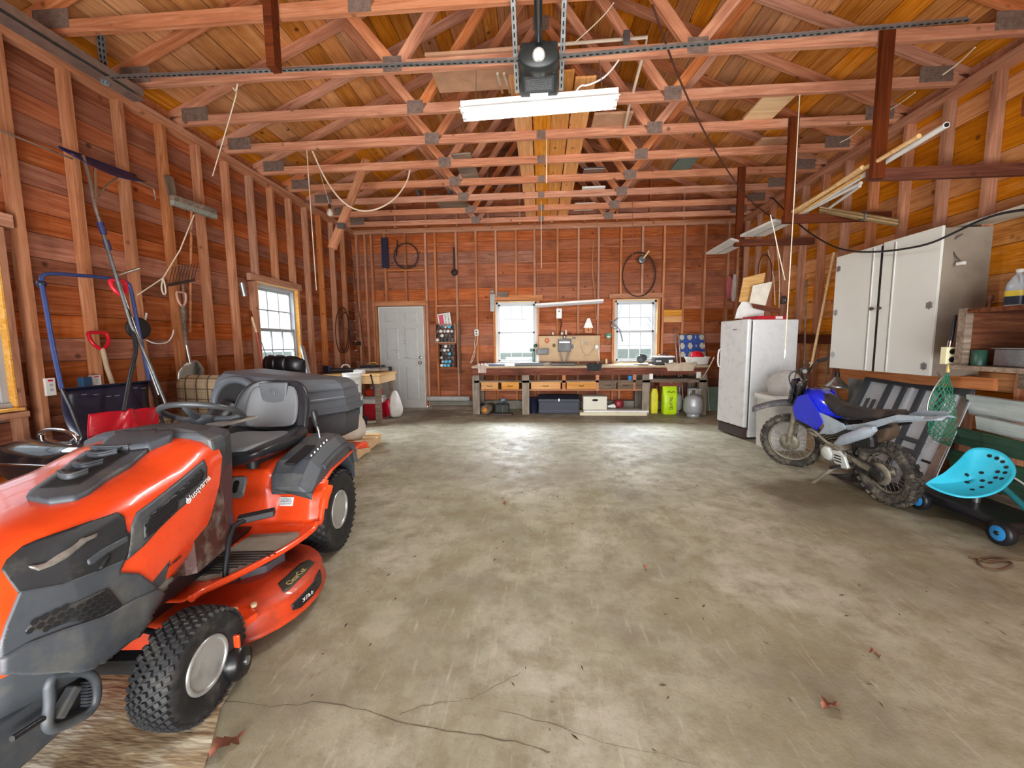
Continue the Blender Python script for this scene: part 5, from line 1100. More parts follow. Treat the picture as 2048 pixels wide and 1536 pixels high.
# hoops
g = G(); q = pY(812, 512, 7.95); R_ = .24; g.tube([q + Vector((math.cos(a) * R_, 0, math.sin(a) * .24)) for a in [2 * PI * i / 32 for i in range(32)]], .012, 8, close=True); g.tube([q + Vector((-.18, .01, -.18)), q + Vector((.18, .01, -.2))], .008); g.go('hoop', mat('dark_hoop', '#35201a', .7), None, 'dark hoop hung on the wall above the entry door', 'hoop')
G().box((0, 0, 0), (.13, .03, .58)).go('blue_board', mat('deep_blue', '#211a38', .6), None, 'narrow dark blue panel high in the back left corner', 'panel', loc=pY(770, 506, 7.98))
G().tube([pY(795, 480, 7.93), pY(793, 512, 7.93)], .012).go('iron_hook', mat('rusty_iron2', '#3a2a24', .7), None, 'dark iron hook beside the hoop above the entry door', 'hook')
wh = E('wheel_rim', pY(1278, 549, 7.93), 'large dark bicycle wheel hoop hung over the right back window', 'wheel hoop')
for r, k in ((.31, 0), (.30, .02)): g = G(); g.tube([Vector((math.cos(a) * r, k, math.sin(a) * (r + .1))) for a in [2 * PI * i / 40 for i in range(40)]], .007, 6, close=True); g.go('hoop_wire', mat('dark_hoop', '#35201a', .7), wh)
rl = E('wire_roll', pY(1284, 519, 7.9), 'grey coil on a wooden peg over the right back window', 'coil'); G().lathe([(.05, -.04), (.075, -.04), (.075, .04), (.05, .04)], n=22, ax='y').go('coil', GMET, rl); G().tube([(-.0, -.0, -.01), (.1, -.12, .13)], .016).go('wooden_peg', NEWW, rl)
# sickle and basket at the right window
g = G(); q = [pY(x, y, 7.85) for x, y in ((1236, 636), (1226, 645), (1222, 652), (1230, 658), (1238, 655), (1243, 672), (1245, 683))]; g.tube(smoothpts(q, 1), .012, 8); g.tube([pY(1222, 640, 7.85), pY(1236, 655, 7.85)], .012); g.go('iron_bracket', mat('iron_grey', '#6c7078', .4, .6), None, 'grey forked iron tool hanging in front of the right back window', 'iron tool')
hb = E('brush_holder', pY(1217, 672, 7.9), 'green and white basket of brushes hung between the pegboard and right window', 'basket'); G().lathe([(.035, -.05), (.06, .05)], n=16).go('basket', mat('green_basket', '#4c8a77', .6), hb); blob('foam', (0, 0, -.04), .045, .045, .06, WHITEP, None, None, 2, hb)
for dx in (-.03, 0, .03): G().cyl((dx, 0, -.14), (dx, 0, -.05), .008).go('brush_handle', STUDW, hb)
G().bx(-.12, .12, -.03, .03, -.01, .01).go('small_shelf', STUDW, None, 'small wooden shelf below the green basket', 'shelf', loc=pY(1213, 692, 7.93))
cushion(0, 0, .045, .04, .04, .09).go('salt_box', NEWW, None, 'tiny pale box standing on the bench left of the right window', 'box', loc=(1.24, 7.88, TOPZ), bev=.004)
cb = E('knot_board', pY(1345, 632, 7.98), 'two short pale boards nailed to the wall right of the right back window', 'board')
for dz in (.06, -.06): G().box((0, 0, dz), (.33, .02, .115)).go('board', HW, cb)
# on the bench right part
cs = E('circular_saw', onb(1282, 722, 7.4), 'grey circular saw standing on the bench before the right window', 'power saw'); G().lathe([(.001, -.02), (.07, -.02), (.075, 0), (.07, .02), (.001, .02)], (0, 0, .1), 22, 'y').go('blade_guard', GREYP, cs); G().bx(-.13, .13, -.05, .05, 0, .012).go('base_plate', GREYP, cs); G().tube(smoothpts([(.03, .02, .06), (.1, .02, .1), (.08, .02, .17), (-.02, .02, .18)], 2), .018).go('handle', BLACKP, cs); G().cyl((0, .02, .1), (0, .11, .1), .045).go('motor', BLACKP, cs)
G().beam((-.0, 0, .03), (.33, .05, .04), .04, .03).go('wood_clamp', BLACKP, None, 'black bar clamp lying on the bench beside the circular saw', 'clamp', loc=onb(1297, 724, 7.42))
tbx = E('toolbox', onb(1326, 724, 7.42), 'black toolbox with white lid edge on the right part of the bench', 'toolbox'); G().bx(-.17, .17, -.1, .1, 0, .13).go('body', BLACKP, tbx, bev=.01); G().bx(-.175, .175, -.105, .105, .13, .155).go('lid', mat('lid_grey', '#cfd2d4', .5), tbx, bev=.006); G().tube([(-.07, 0, .155), (-.06, 0, .185), (.06, 0, .185), (.07, 0, .155)], .009).go('handle', BLACKP, tbx); G().bx(.07, .14, -.104, -.1, .02, .09).go('label', WHT, tbx)
G().bx(-.15, -.06, -.104, -.1, .06, .08).go('label', WHT, tbx)
G().lathe([(.028, 0), (.028, .14), (.012, .155), (.012, .18)], n=14).go('white_bottle', WHITEP, None, 'slim white bottle behind the black toolbox', 'bottle', loc=onb(1319, 715, 7.75))
bs = E('white_basin', onb(1394, 724, 7.5), 'white plastic basin at the right end of the bench', 'basin'); g = G(); R = [[Vector((p.x * s, p.y * s, z)) for p in rr(.2, .14, 0, .45)] for s, z in ((.82, 0), (.95, .1), (1.04, .125), (1.04, .135), (.98, .13), (.8, .012))]; g.rings(R); g.go('tub', WHITEP, bs)
rp = E('red_helmet', onb(1394, 715, 7.5) + Vector((0, 0, .12)), 'shiny red ribbed helmet lying in the white basin', 'helmet'); g = G(); g.grid(lambda u, v: (math.cos(v * 2 * PI) * math.sin(u * PI / 2) * .12 * (1 + .04 * math.cos(v * 2 * PI * 9)), math.sin(v * 2 * PI) * math.sin(u * PI / 2) * .1 * (1 + .04 * math.cos(v * 2 * PI * 9)), math.cos(u * PI / 2) * .12), 10, 54); g.go('shell', RED, rp); G().tube([Vector((math.cos(a) * .125, math.sin(a) * .105, .005)) for a in [2 * PI * i / 24 for i in range(24)]], .01, 6, close=True).go('brim', BLACKP, rp)
# lawn chair folded
lw = E('lawn_chair', (2.86, 7.62, 0), 'folded lawn chair with blue and white webbing behind the right end of the bench', 'lawn chair', rot=(-.22, 0, .1))
g = G()
for x in (-.24, .24): g.tube([(x, 0, .02), (x, 0, 1.46)], .011)
g.tube([(-.24, 0, 1.46), (.24, 0, 1.46)], .011); g.go('frame', ALU, lw)
G().tube(smoothpts([(-.27, .03, .5), (-.3, .03, 1.2), (-.29, .03, 1.62)], 1), .010).go('arm_tube', ALU, lw)
BW = mat('blue_webbing', '#2c4f9c', .7); WW = mat('white_webbing', '#b8bbb4', .7)
for i in range(6): G().box((-.19 + i * .075, -.012, 1.24), (.055, .004, .42)).go('webbing_strap', BW if i in (1, 3, 4) else WW, lw)
for j in range(5): G().box((0, -.016 if j % 2 else -.009, 1.07 + j * .085), (.46, .004, .055)).go('webbing_strap', [WW, BW, WW, BW, WW][j], lw)
# ---- under the bench
def under(x, y, Y): q = pY(x, y, Y); return Vector((q.x, Y, 0))
TBX = mat('navy_metal', '#20242f', .45, .4, .15, 10)
t1 = E('tool_chest', under(1117, 800, 7.5), 'dark metal tool chest under the middle of the bench', 'tool chest'); G().bx(-.37, .37, -.16, .16, 0, .22).go('body', TBX, t1, bev=.008); g = G(); g.prism([(-.16, .22), (.16, .22), (.16, .27), (.08, .34), (-.08, .34), (-.16, .27)], -.375, .375, 'x'); g.go('lid', TBX, t1, bev=.004); G().box((0, -.168, .26), (.02, .012, .05)).go('latch', CHROME, t1); G().bx(-.37, .37, -.166, -.16, .055, .062).go('drawer_line', GREYP, t1)
t2 = E('waste_bin', under(1067, 810, 7.45), 'small navy waste bin beside the tool chest', 'bin'); G().lathe([(.075, 0), (.095, .27), (.102, .275), (.102, .285), (.09, .28)], n=20).go('bin_body', NAVY, t2)
t3 = E('white_file_box', under(1188, 808, 7.42), 'cream metal box with an oval handle under the bench', 'box'); G().bx(-.21, .21, -.15, .15, .09, .33).go('body', mat('cream_paint', '#cbc8b8', .5, 0, .05), t3, bev=.004); g = G(); g.lathe([(.001, -.153), (.055, -.153), (.055, -.15), (.001, -.15)], (0, 0, 0), 20, 'y'); o = g.go('oval_handle', BLACKP, t3); o.scale = (1, 1, .38); o.location = (0, 0, .265)
t4 = E('plank_pile', under(1228, 825, 7.32), 'stack of two white painted boards on the floor under the bench', 'boards')
G().bx(-.55, .59, -.1, .12, .055, .085).go('board', WHITEP, t4); G().bx(-.62, .55, -.13, .12, 0, .055).go('board', mat('cream_board', '#cdc5a8', .6, 0, .1), t4)
t5 = E('hand_vacuum', under(1232, 812, 7.5) + Vector((0, 0, .088)), 'red and white hand vacuum lying on the white boards', 'hand vacuum'); blob('vacuum_body', (.05, 0, 0), .09, .07, .16, mat('dark_red', '#7a1e26', .4), None, None, 4, t5, amp=.03); G().tube([(-.02, 0, .04), (-.16, -.02, .03)], [.045, .02], 12).go('nozzle', WHITEP, t5)
t6 = E('log_section', under(975, 815, 7.35), 'cut log with bark lying under the left end of the bench', 'log', rz=-.25); G().lathe([(.001, -.14), (.085, -.14), (.09, 0), (.085, .2), (.001, .2)], (0, 0, .09), 20, 'y').go('bark', OLDW, t6); G().lathe([(.001, -.143), (.05, -.143), (.05, -.14)], (0, 0, .085), 16, 'y').go('core', HW, t6)
t7 = E('anvil_block', under(1003, 825, 7.22), 'dark iron motor on a flat base under the bench front', 'motor'); G().bx(-.2, .2, -.08, .1, 0, .035).go('base', mat('brown_iron', '#4b3a38', .6, .3), t7, bev=.01); G().bx(-.12, .14, -.03, .1, .035, .2).go('housing', mat('dark_iron', '#2b2f2c', .6, .4, .2), t7, bev=.02); G().tube([(.02, -.04, .04), (.03, -.05, .19)], .008).go('lever', CHROME, t7); G().tube([(-.02, 0, .2), (.05, 0, .24), (.1, 0, .2)], .02).go('pipe', MC['dark_iron'], t7)
t8 = E('dark_motor', under(958, 815, 7.5), 'black electric motor beside the log under the bench', 'motor'); G().lathe([(.001, -.1), (.08, -.1), (.085, 0), (.08, .1), (.001, .1)], (0, 0, .09), 20, 'x').go('motor_case', BLACKP, t8); G().bx(-.08, .08, -.06, .06, 0, .02).go('foot', BLACKP, t8)
G().lathe([(.05, 0), (.055, .2), (.03, .23)], n=16).go('blue_jug', mat('pale_blue', '#8fb0c4', .4), None, 'pale blue jug standing behind the iron motor', 'jug', loc=under(1006, 790, 7.75) + Vector((0, 0, 0)))
bucket('blue_pail', under(1256, 740, 7.33) + Vector((0, 0, .62)), .05, .06, .1, mat('bright_blue', '#2f74b5', .4), 'small bright blue pail tucked under the bench top', 'pail') if False else None
G().lathe([(.035, 0), (.04, .04), (.045, .075), (.02, .08)], n=16).go('blue_tape', mat('bright_blue', '#2f74b5', .4), None, 'bright blue round tub on the drawers under the bench top', 'tub', loc=under(1260, 750, 7.32) + Vector((0, 0, .62)))
# neon yellow bag, tanks
nb = E('salt_bag', under(1338, 810, 7.4), 'bright yellow-green bag standing under the right end of the bench', 'bag', rz=.05); g = G(); g.rings([[Vector((p.x * s, p.y * s2, z)) for p in rr(.125, .08, 0, .4)] for s, s2, z in ((.9, .8, 0), (1.02, 1.1, .04), (1., 1.15, .2), (1.02, 1.1, .34), (1., .5, .44), (1.02, .2, .50))]); g.go('bag_body', mat('neon_green', '#b6d813', .4, 0, .08), nb)
marks(nb, (.0, -.100, .2), (0, 0, 1), (-1, 0, 0), .24, .075, 6, mat('bag_print', '#2c3d12', .5), 5, th=.003); G().tube(smoothpts([(-.07, -.10, .40), (-.03, -.10, .42), (0, -.10, .385), (.03, -.10, .42), (.07, -.10, .40)], 2), .005, 5).go('print_mark', MC['bag_print'], nb)
g = G(); g.rings([[Vector((p.x * s - .17, p.y * s + .1, z)) for p in rr(.07, .06, 0, .5)] for s, z in ((.9, 0), (1., .1), (1., .35), (.6, .45))]); g.go('yellow_sack', mat('yellow_sack', '#c9c21a', .5), None, 'narrow yellow sack behind the yellow-green bag', 'bag', loc=under(1330, 810, 7.4))
TNK = mat('tank_grey', '#a9abae', .4, .3, .08, 8)
def tank(loc, lb):
    o = E('propane_tank', loc, lb, 'propane tank', 'grey propane tanks'); g = G(); g.lathe([(.07, .035), (.125, .06), (.15, .1), (.153, .19), (.155, .2), (.153, .21), (.15, .30), (.12, .35), (.05, .38), (.001, .385)], n=32); g.go('body', TNK, o)
    G().lathe([(.105, 0), (.11, .002), (.105, .06), (.1, .06)], n=28).go('foot_ring', TNK, o); g = G(); g.lathe([(.018, .38), (.018, .44), (.028, .44), (.028, .46), (.001, .46)], n=14); g.go('valve', mat('brass', '#9a7d3c', .4, .8), o)
    g = G(); R = [[Vector((math.cos(a) * .1, math.sin(a) * .1, z)) for a in [-.6 + 4.3 * i / 20 for i in range(21)]] for z in (.36, .47)]; g.add(R[0] + R[1], [(i, i + 1, 22 + i, 21 + i) for i in range(20)], True); g.tube(R[1], .008, 6); g.go('collar', TNK, o, solid=.006); return o
tank((2.62, 7.14, 0), 'grey propane tank standing beside the refrigerator, nearer one'); tank((2.40, 7.52, 0), 'grey propane tank half hidden behind the nearer tank')
G().box((0, 0, 0), (.06, .03, .1)).go('outlet_box', WHITEP, None, 'white outlet on the bench leg above the yellow-green bag', 'outlet', loc=pY(1302, 753, 7.24)); G().box((0, 0, 0), (.07, .03, .11)).go('outlet_box', WHITEP, None, 'white outlet on the bench end above the nearer tank', 'outlet', loc=pY(1397, 750, 7.24))
g = G(); g.tube(smoothpts([pY(1398, 755, 7.2), pY(1405, 757, 7.1), pY(1418, 735, 6.6), pY(1428, 715, 6.2)], 2), .008); g.go('extension_cord', ROPEW, None, 'white cord running from the bench outlet up to the refrigerator', 'cord')
G().bx(-.24, .24, 0, .03, -.0, .45).go('green_sheet', mat('dull_green', '#6e8375', .7, 0, .15), None, 'dull green sheet standing behind the tanks', 'sheet', loc=(3.05, 7.75, 0))
G().lathe([(.05, -.55), (.05, .3), (.04, .3)], n=18, ax='x').go('white_pipe', mat('pipe_grey', '#a9a8a4', .6, 0, .15), None, 'pale pipe lying on the curb left of the bench', 'pipe', loc=(-1.72, 7.86, .21)).rotation_euler = (0, 0, 0)
G().beam((-.45, 0, 0), (.4, 0, .0), .09, .07).go('timber_offcut', OLDW, None, 'weathered timber lying at the foot of the wall left of the bench', 'timber', loc=(-1.70, 7.78, .04))
# ================================================================== RIGHT SIDE
def pP(x, y, C, n): r = ray(x, y); o = Vector((0, 0, CH)); return o + r * ((C - o).dot(n) / r.dot(n))
FRW = mat('fridge_white', '#d8dadb', .3, 0, .03, coat=.3)
fr = E('refrigerator', (2.63, 5.42, 0), 'tall white upright refrigerator against the right wall', 'refrigerator', rz=.17)
G().bx(.075, .70, .0, .57, .03, 1.565).go('cabinet', FRW, fr, bev=.008); G().bx(.055, .075, .01, .56, .12, 1.55).go('door_gasket', GREYP, fr); G().bx(0, .055, -.002, .575, .16, 1.572).go('door', FRW, fr, bev=.015)
G().bx(.02, .06, .01, .56, .02, .145).go('kick_grille', mat('grille_brown', '#4a3530', .5), fr)
for i in range(4): G().bx(.014, .022, .04, .53, .04 + .024 * i, .05 + .024 * i).go('grille_slat', GREYP, fr)
G().tube(smoothpts([(.0, .535, .93), (-.045, .535, .945), (-.045, .535, 1.17), (.0, .535, 1.185)], 1), .010, 8).go('door_handle', FRW, fr)
G().bx(-.002, .0, .22, .30, 1.44, 1.455).go('badge', STEEL, fr)
for y in (.05, .52):
    for x in (.12, .62): G().cyl((x, y, 0), (x, y, .035), .02).go('foot', BLACKP, fr)
FT = 1.567
def sheet(name, pts, Y, th, m, lab, cat, dy=0.):
    P_ = [pY(x, y, Y) for x, y in pts]; g = G(); n = len(P_); g.add(P_ + [p + Vector((0, th, 0)) for p in P_], [(i, (i + 1) % n, (i + 1) % n + n, i + n) for i in range(n)] + [tuple(range(n)), tuple(range(n, 2 * n))]); return g.go(name, m, None, lab, cat)
sheet('painted_board', [(1470, 637), (1475, 618), (1484, 603), (1530, 607), (1527, 637)], 5.80, .012, WHITEP, 'white panel standing on the refrigerator behind the others', 'panel')
sheet('plywood_offcut', [(1478, 604), (1487, 556), (1531, 545), (1520, 606)], 5.86, .015, wood('osb', '#a87d48', '#c49a62', '#dcb886', hue=.05), 'tan plywood offcut standing on the refrigerator', 'board')
sheet('white_board', [(1499, 606), (1506, 571), (1545, 563), (1531, 611)], 5.74, .012, mat('cream_panel', '#dcd5c6', .6), 'cream board leaning in front of the plywood offcut', 'board')
sheet('brown_trim', [(1504, 607), (1562, 617), (1560, 628), (1508, 616)], 5.70, .02, DARKW, 'short dark brown moulding lying across the boards on the refrigerator', 'board')
pz = E('pizza_box', (2.90, 5.66, FT + .002), 'flat red box on top of the refrigerator', 'box', rz=.17); G().bx(-.14, .24, -.15, .15, 0, .045).go('box_body', mat('box_red', '#b3202c', .4), pz); G().bx(.1, .2, -.152, -.15, .008, .038).go('white_label', WHT, pz)
# white tub with bag
tu = E('storage_bin', (2.92, 5.08, 0), 'white plastic bin with a clear bag on top beside the motorbike', 'bin', rz=.1); g = G(); R = [[Vector((p.x * s, p.y * s, z)) for p in rr(.26, .2, 0, .4)] for s, z in ((.9, 0), (.98, .58), (1.05, .59), (1.06, .65), (1.0, .655), (.9, .6))]; g.rings(R); g.go('bin_body', WHITEP, tu)
t = NT('clear_bag'); t.b.inputs['Base Color'].default_value = lin('#d5d2cc'); t.b.inputs['Alpha'].default_value = .55; t.b.inputs['Roughness'].default_value = .2; v = t.coord(); t.bump(t.noise(v, 14, 4, .6, 1.5), .9, .03); CLB = t.m
blob('clear_bag', (2.93, 5.06, .60), .22, .19, .34, CLB, 'crumpled clear plastic bag bulging out of the white bin', 'bag', 12, neck=.4, amp=.2)
blob('clear_bag', (3.25, 4.9, .55), .14, .14, .2, CLB, 'small clear plastic bag behind the motorbike seat', 'bag', 14, neck=.4); G().bx(-.2, .2, -.2, .2, 0, .55).go('cardboard_box', mat('cardboard', '#9b7c5c', .8), None, 'brown carton behind the motorbike', 'box', loc=(3.32, 4.95, 0))
# wall cabinet
cbn = E('wall_cabinet', (3.3, 4.3, .98), 'large white double-door cabinet hung on the right wall', 'cabinet')
G().bx(.02, .385, -.61, .60, 0, 1.225).go('carcass', mat('cabinet_side', '#8f8577', .6, 0, .15, 4, dirt=('#6b6054', .3, 5)), cbn)
for a, b, s in ((.60, -.005, 1), (-.03, -.61, -1)):
    d = G(); d.bx(0, .02, a, b, .0, 1.235 if s > 0 else 1.245); d = d.go('door', mat('cabinet_white', '#dfe0da', .5, 0, .03, 2, dirt=('#b5b1a6', .06, 9)), cbn, bev=.003)
    yy = .09 if s > 0 else -.16; G().bx(-.004, .003, yy - .006, yy + .006, .01, 1.22).go('groove_strip', mat('groove_grey', '#8b8d8b', .6), d); G().bx(-.007, .003, yy - .018 * 1, yy - .008, .01, 1.22).go('stile_edge', WHITEP, d)
    g = G(); g.lathe([(.006, 0), (.006, -.012), (.016, -.018), (.018, -.028), (.012, -.036), (.001, -.038)], (0, .03 if s > 0 else -.06, .62), 12, 'x'); g.go('knob', mat('brown_knob', '#3e2c20', .3), d)
    for z in ((1.10, .62, .15) if s > 0 else (.60, .08)): g = G(); yb = a - .045 if s > 0 else b + .055; g.box((-.003, yb, z), (.005, .012, .07)); g.box((-.003, yb + .018, z), (.004, .02, .05)); g.box((-.003, yb - .018, z), (.004, .02, .05)); g.go('hinge', STEEL, d)
board('wood_rail', (3.58, 5.1, .90), (3.58, 3.45, .93), .10, .04, STUDW, None, up=(1, 0, 0), label='reddish wooden rail on the right wall under the white cabinet', cat='rail')
G().bx(-.002, .004, -.028, -.007, .0, 1.22).go('centre_gap', HOLE, cbn)
# reflector lamp, poles
lp = E('clamp_lamp', pX(1673, 770, 3.5), 'round metal clamp lamp reflector below the white cabinet', 'lamp'); G().lathe([(.02, .10), (.035, .09), (.05, .06), (.11, .0), (.125, -.035), (.12, -.035), (.04, .05)], n=26).go('reflector', ALU, lp); G().cyl((0, 0, .09), (0, 0, .15), .025).go('socket', BLACKP, lp)
for (a, b, r, lb) in (((1668, 505), (1620, 745), .016, 'long pale wooden pole leaning on the right wall beside the cabinet'), ((1613, 560), (1608, 740), .012, 'grey pole standing behind the motorbike handlebar'), ((1655, 690), (1650, 800), .008, 'thin cane hanging at the left edge of the cabinet')): G().tube([pX(a[0], a[1], 3.62), pX(b[0], b[1], 3.45)], r).go('pole', NEWW if r > .013 else OLDW, None, lb, 'pole')
board('blocking', (3.63, 6.1, 1.32), (3.63, 5.1, 1.3), .12, .04, DARKW, None, up=(1, 0, 0), label='dark horizontal board on the right wall behind the refrigerator', cat='board')
# ---- motorbike: local x forward, y to its left, z up
mb = E('motorbike', (2.74, 3.30, 0), 'small blue and black dirt bike leaning on its kickstand by the right wall', 'motorbike', rot=Euler((math.radians(-9), 0, math.radians(96))))
BRW = mat('dusty_rubber', '#2d2a27', .85, 0, .3, 14, dirt=('#857a68', .5, 12)); DIRTY = mat('dusty_metal', '#8c8576', .55, .5, .3, 20, dirt=('#5e5444', .5, 12)); BIKB = mat('bike_blue', '#1626c4', .25, 0, .1, coat=.5); BIKW = mat('bike_silver', '#aab7c4', .3, .3, .15, 8); BIKK = mat('bike_black', '#17171a', .4, 0, .2, dirt=('#5b5346', .4, 10))
def bwheel(name, parent, loc, R_, w, rz, nk):
    e = E(name, loc, parent=parent, rz=rz); rt_ = w / 2
    g = G(); g.tube([(math.cos(a) * (R_ - rt_), 0, math.sin(a) * (R_ - rt_)) for a in [2 * PI * i / 36 for i in range(36)]], rt_ * .92, 10, close=True); ty = g.go('tyre', BRW, e)
    g = G()
    for i in range(nk):
        for j in (-1, 0, 1):
            a = 2 * PI * (i + (.5 if j == 0 else 0)) / nk; b = j * .75
            M = Matrix.Rotation(-a, 4, 'Y') @ Matrix.Translation((R_ - rt_, 0, 0)) @ Matrix.Rotation(b, 4, 'Z'); g.box((rt_ * .98, 0, 0), (.022, w * .26, 2 * PI * R_ / nk * .5), M)
    g.go('tread_knob', BRW, ty, kind='stuff')
    g = G(); g.tube([(math.cos(a) * (R_ - w * .98), 0, math.sin(a) * (R_ - w * .98)) for a in [2 * PI * i / 36 for i in range(36)]], .011, 6, close=True); g.go('rim', DIRTY, e)
    G().lathe([(.03, -.045), (.045, -.04), (.045, -.03), (.02, -.025), (.02, .025), (.045, .03), (.045, .04), (.03, .045)], n=16, ax='y').go('hub', DIRTY, e)
    g = G()
    for i in range(28): a = 2 * PI * i / 28; o_ = a + (.5 if i % 2 else -.5); g.tube([(math.cos(o_) * .04, .03 * (1 if i % 4 < 2 else -1), math.sin(o_) * .04), (math.cos(a) * (R_ - w * .98), 0, math.sin(a) * (R_ - w * .98))], .0018, 4, caps=False)
    g.go('spoke', STEEL, e, kind='stuff')
    G().lathe([(.04, .05), (.09, .05), (.09, .053), (.04, .053)], n=24, ax='y').go('brake_disc', DIRTY, e); return e
bwheel('rear_wheel', mb, (0, 0, .255), .255, .10, 0, 26)
fk = E('front_assembly', (.80, 0, .62), parent=mb, rz=math.radians(38))      # steering pivot
bwheel('front_wheel', mb, (1.0, .03, .275), .275, .075, math.radians(38), 30)
c38, s38 = math.cos(math.radians(38)), math.sin(math.radians(38))
FW = Vector((1.0, .03, .275)); fd = Vector((c38, s38, 0)); sd_ = Vector((-s38, c38, 0)); HT = Vector((.80, 0, .91)) ; axs = (HT - FW).normalized()
for s in (-1, 1):
    g = G(); a = FW + sd_ * .075 * s; g.tube([a, a + (HT - FW) * .5, a + (HT - FW) * 1.02], [.026, .024, .017], 12); g.go('fork_leg', DIRTY, mb); G().tube([a + (HT - FW) * .42, a + (HT - FW) * .98], .022).go('fork_boot', BIKK, mb)
for k, u in ((0, .98), (1, .72)): p = FW + (HT - FW) * u; G().beam(p - sd_ * .1, p + sd_ * .1, .05, .03).go('triple_clamp', BIKK, mb, bev=.005)
hb0 = HT + Vector((-.03, 0, .03)); g = G(); up_ = Vector((0, 0, 1))
g.tube(smoothpts([hb0 - sd_ * .36 - fd * .1 + up_ * .13, hb0 - sd_ * .2 - fd * .03 + up_ * .12, hb0 - sd_ * .07 + up_ * .0, hb0 + sd_ * .07 + up_ * .0, hb0 + sd_ * .2 - fd * .03 + up_ * .12, hb0 + sd_ * .36 - fd * .1 + up_ * .13], 2), .011); g.tube([hb0 - sd_ * .15 + up_ * .08, hb0 + sd_ * .15 + up_ * .08], .009); hbar = g.go('handlebar', BIKK, mb)
for s in (-1, 1):
    G().tube([hb0 + sd_ * .25 * s - fd * .055 + up_ * .125, hb0 + sd_ * .37 * s - fd * .105 + up_ * .132], .018).go('grip', BLACKP, hbar); G().tube([hb0 + sd_ * .2 * s + up_ * .12, hb0 + sd_ * .3 * s + fd * .02 + up_ * .11], .006).go('lever', GMET, hbar)
    G().tube(smoothpts([hb0 + sd_ * .18 * s + up_ * .12, hb0 + sd_ * .1 * s + fd * .12 + up_ * .05, hb0 + fd * .07 - up_ * .2, FW + (HT - FW) * .45 + sd_ * .05 * s], 2), .005, 6).go('cable', BLACKP, hbar)
# front fender: long beak
def fend(u, v): x = -.16 + u * .60; z = .64 + .05 * math.sin(u * PI * .9) - .10 * max(0, u - .45) ** 1.3; w = .065 * (1 - .55 * max(0, u - .3)); a = (v - .5) * 2; p = FW * 0 + Vector((FW.x, FW.y, 0)) + fd * (x - .12) + sd_ * a * w; p.z = z + .02 - .05 * a * a; return p
g = G(); g.grid(fend, 18, 8); g.go('front_fender', mat('fender_grey', '#4a4a50', .4, 0, .15, dirt=('#a9a59c', .4, 7)), mb, solid=.012)
g = G(); R = [[FW + (HT - FW) * u + fd * .04 + sd_ * s * .09 * w + fd * .05 * (1 - abs(s)) for s in (-1, -.5, 0, .5, 1)] for u, w in ((.66, .7), (.8, 1), (.95, 1.), (1.04, .6))]
for i in range(3): g.add(R[i] + R[i + 1], [(j, j + 1, j + 6, j + 5) for j in range(4)], True)
g.go('headlight_mask', mat('mask_black', '#1c1c2a', .3), mb, solid=.01)
# frame
g = G(); g.tube([(.76, 0, .80), (.6, 0, .62), (.36, 0, .60), (.1, 0, .64)], .018); g.tube([(.77, 0, .74), (.66, 0, .38), (.56, 0, .22), (.3, 0, .2), (.27, 0, .38), (.3, 0, .6)], .016); g.tube([(.3, .06, .42), (.0, .08, .62), (-.15, .07, .68)], .011); g.tube([(.3, -.06, .42), (.0, -.08, .62), (-.15, -.07, .68)], .011); g.go('frame', BIKK, mb)
g = G(); R = []
for x, zt, zb, w in ((.74, .80, .72, .03), (.70, .83, .66, .08), (.58, .82, .60, .11), (.46, .76, .60, .10), (.38, .70, .60, .07)): R.append([Vector((x, yy * w, z)) for yy, z in ((-.5, zt), (-1, zt - .05), (-1, zb + .03), (-.5, zb), (.5, zb), (1, zb + .03), (1, zt - .05), (.5, zt))])
g.rings(R); g.go('fuel_tank', BIKB, mb, loc=(0, 0, .03))
for s in (-1, 1):
    g = G(); q = [(.72, .76), (.80, .64), (.78, .53), (.62, .50), (.52, .47), (.44, .56), (.50, .68), (.60, .80)]
    g.prism(q, s * .115, s * .125, 'y'); g.go('tank_shroud', BIKB, mb, bev=.004, loc=(0, 0, .035))
    G().prism([(.52, .68), (.44, .56), (.52, .47), (.36, .50), (.22, .58), (.24, .62), (.40, .66)], s * .10, s * .112, 'y').go('side_panel', BIKW, mb, bev=.003)
    G().prism([(.26, .60), (.06, .66), (-.22, .78), (-.40, .80), (-.38, .775), (-.2, .73), (.04, .60), (.2, .56)], s * .085, s * .097, 'y').go('tail_panel', BIKW, mb, bev=.003)
g = G(); R = []
for x, z, w, h in ((.56, .80, .05, .03), (.46, .76, .075, .05), (.32, .70, .085, .05), (.12, .70, .085, .045), (-.05, .73, .075, .04), (-.16, .76, .05, .03)): R.append([Vector((x, yy * w, z + zz * h)) for yy, zz in ((-1, -.6), (-1, .3), (-.5, 1), (.5, 1), (1, .3), (1, -.6))])
g.rings(R); g.go('seat', mat('bike_seat', '#1d1c1d', .6, 0, .2, dirt=('#5b4c42', .5, 6)), mb)
g = G(); g.grid(lambda u, v: (-.05 - u * .42, (v - .5) * .14 * (1 - .3 * u), .70 + .10 * u - .02 * (2 * v - 1) ** 2), 8, 6); g.go('rear_fender', BIKW, mb, solid=.006)
g = G(); g.prism([(.12, .68), (-.03, .71), (-.10, .64), (-.08, .56), (.0, .50), (.12, .52)], -.05, .06, 'y'); g.go('mud_flap', mat('flap_brown', '#4a3a2c', .7, 0, .3, 15), mb, bev=.02)
G().bx(-.02, .22, .05, .13, .46, .58).go('airbox', BIKK, mb, bev=.03)
g = G(); g.tube(smoothpts([(.60, .06, .42), (.66, .12, .48), (.52, .15, .52), (.40, .14, .42), (.28, .13, .42)], 2), .012); g.go('exhaust_header', DIRTY, mb)
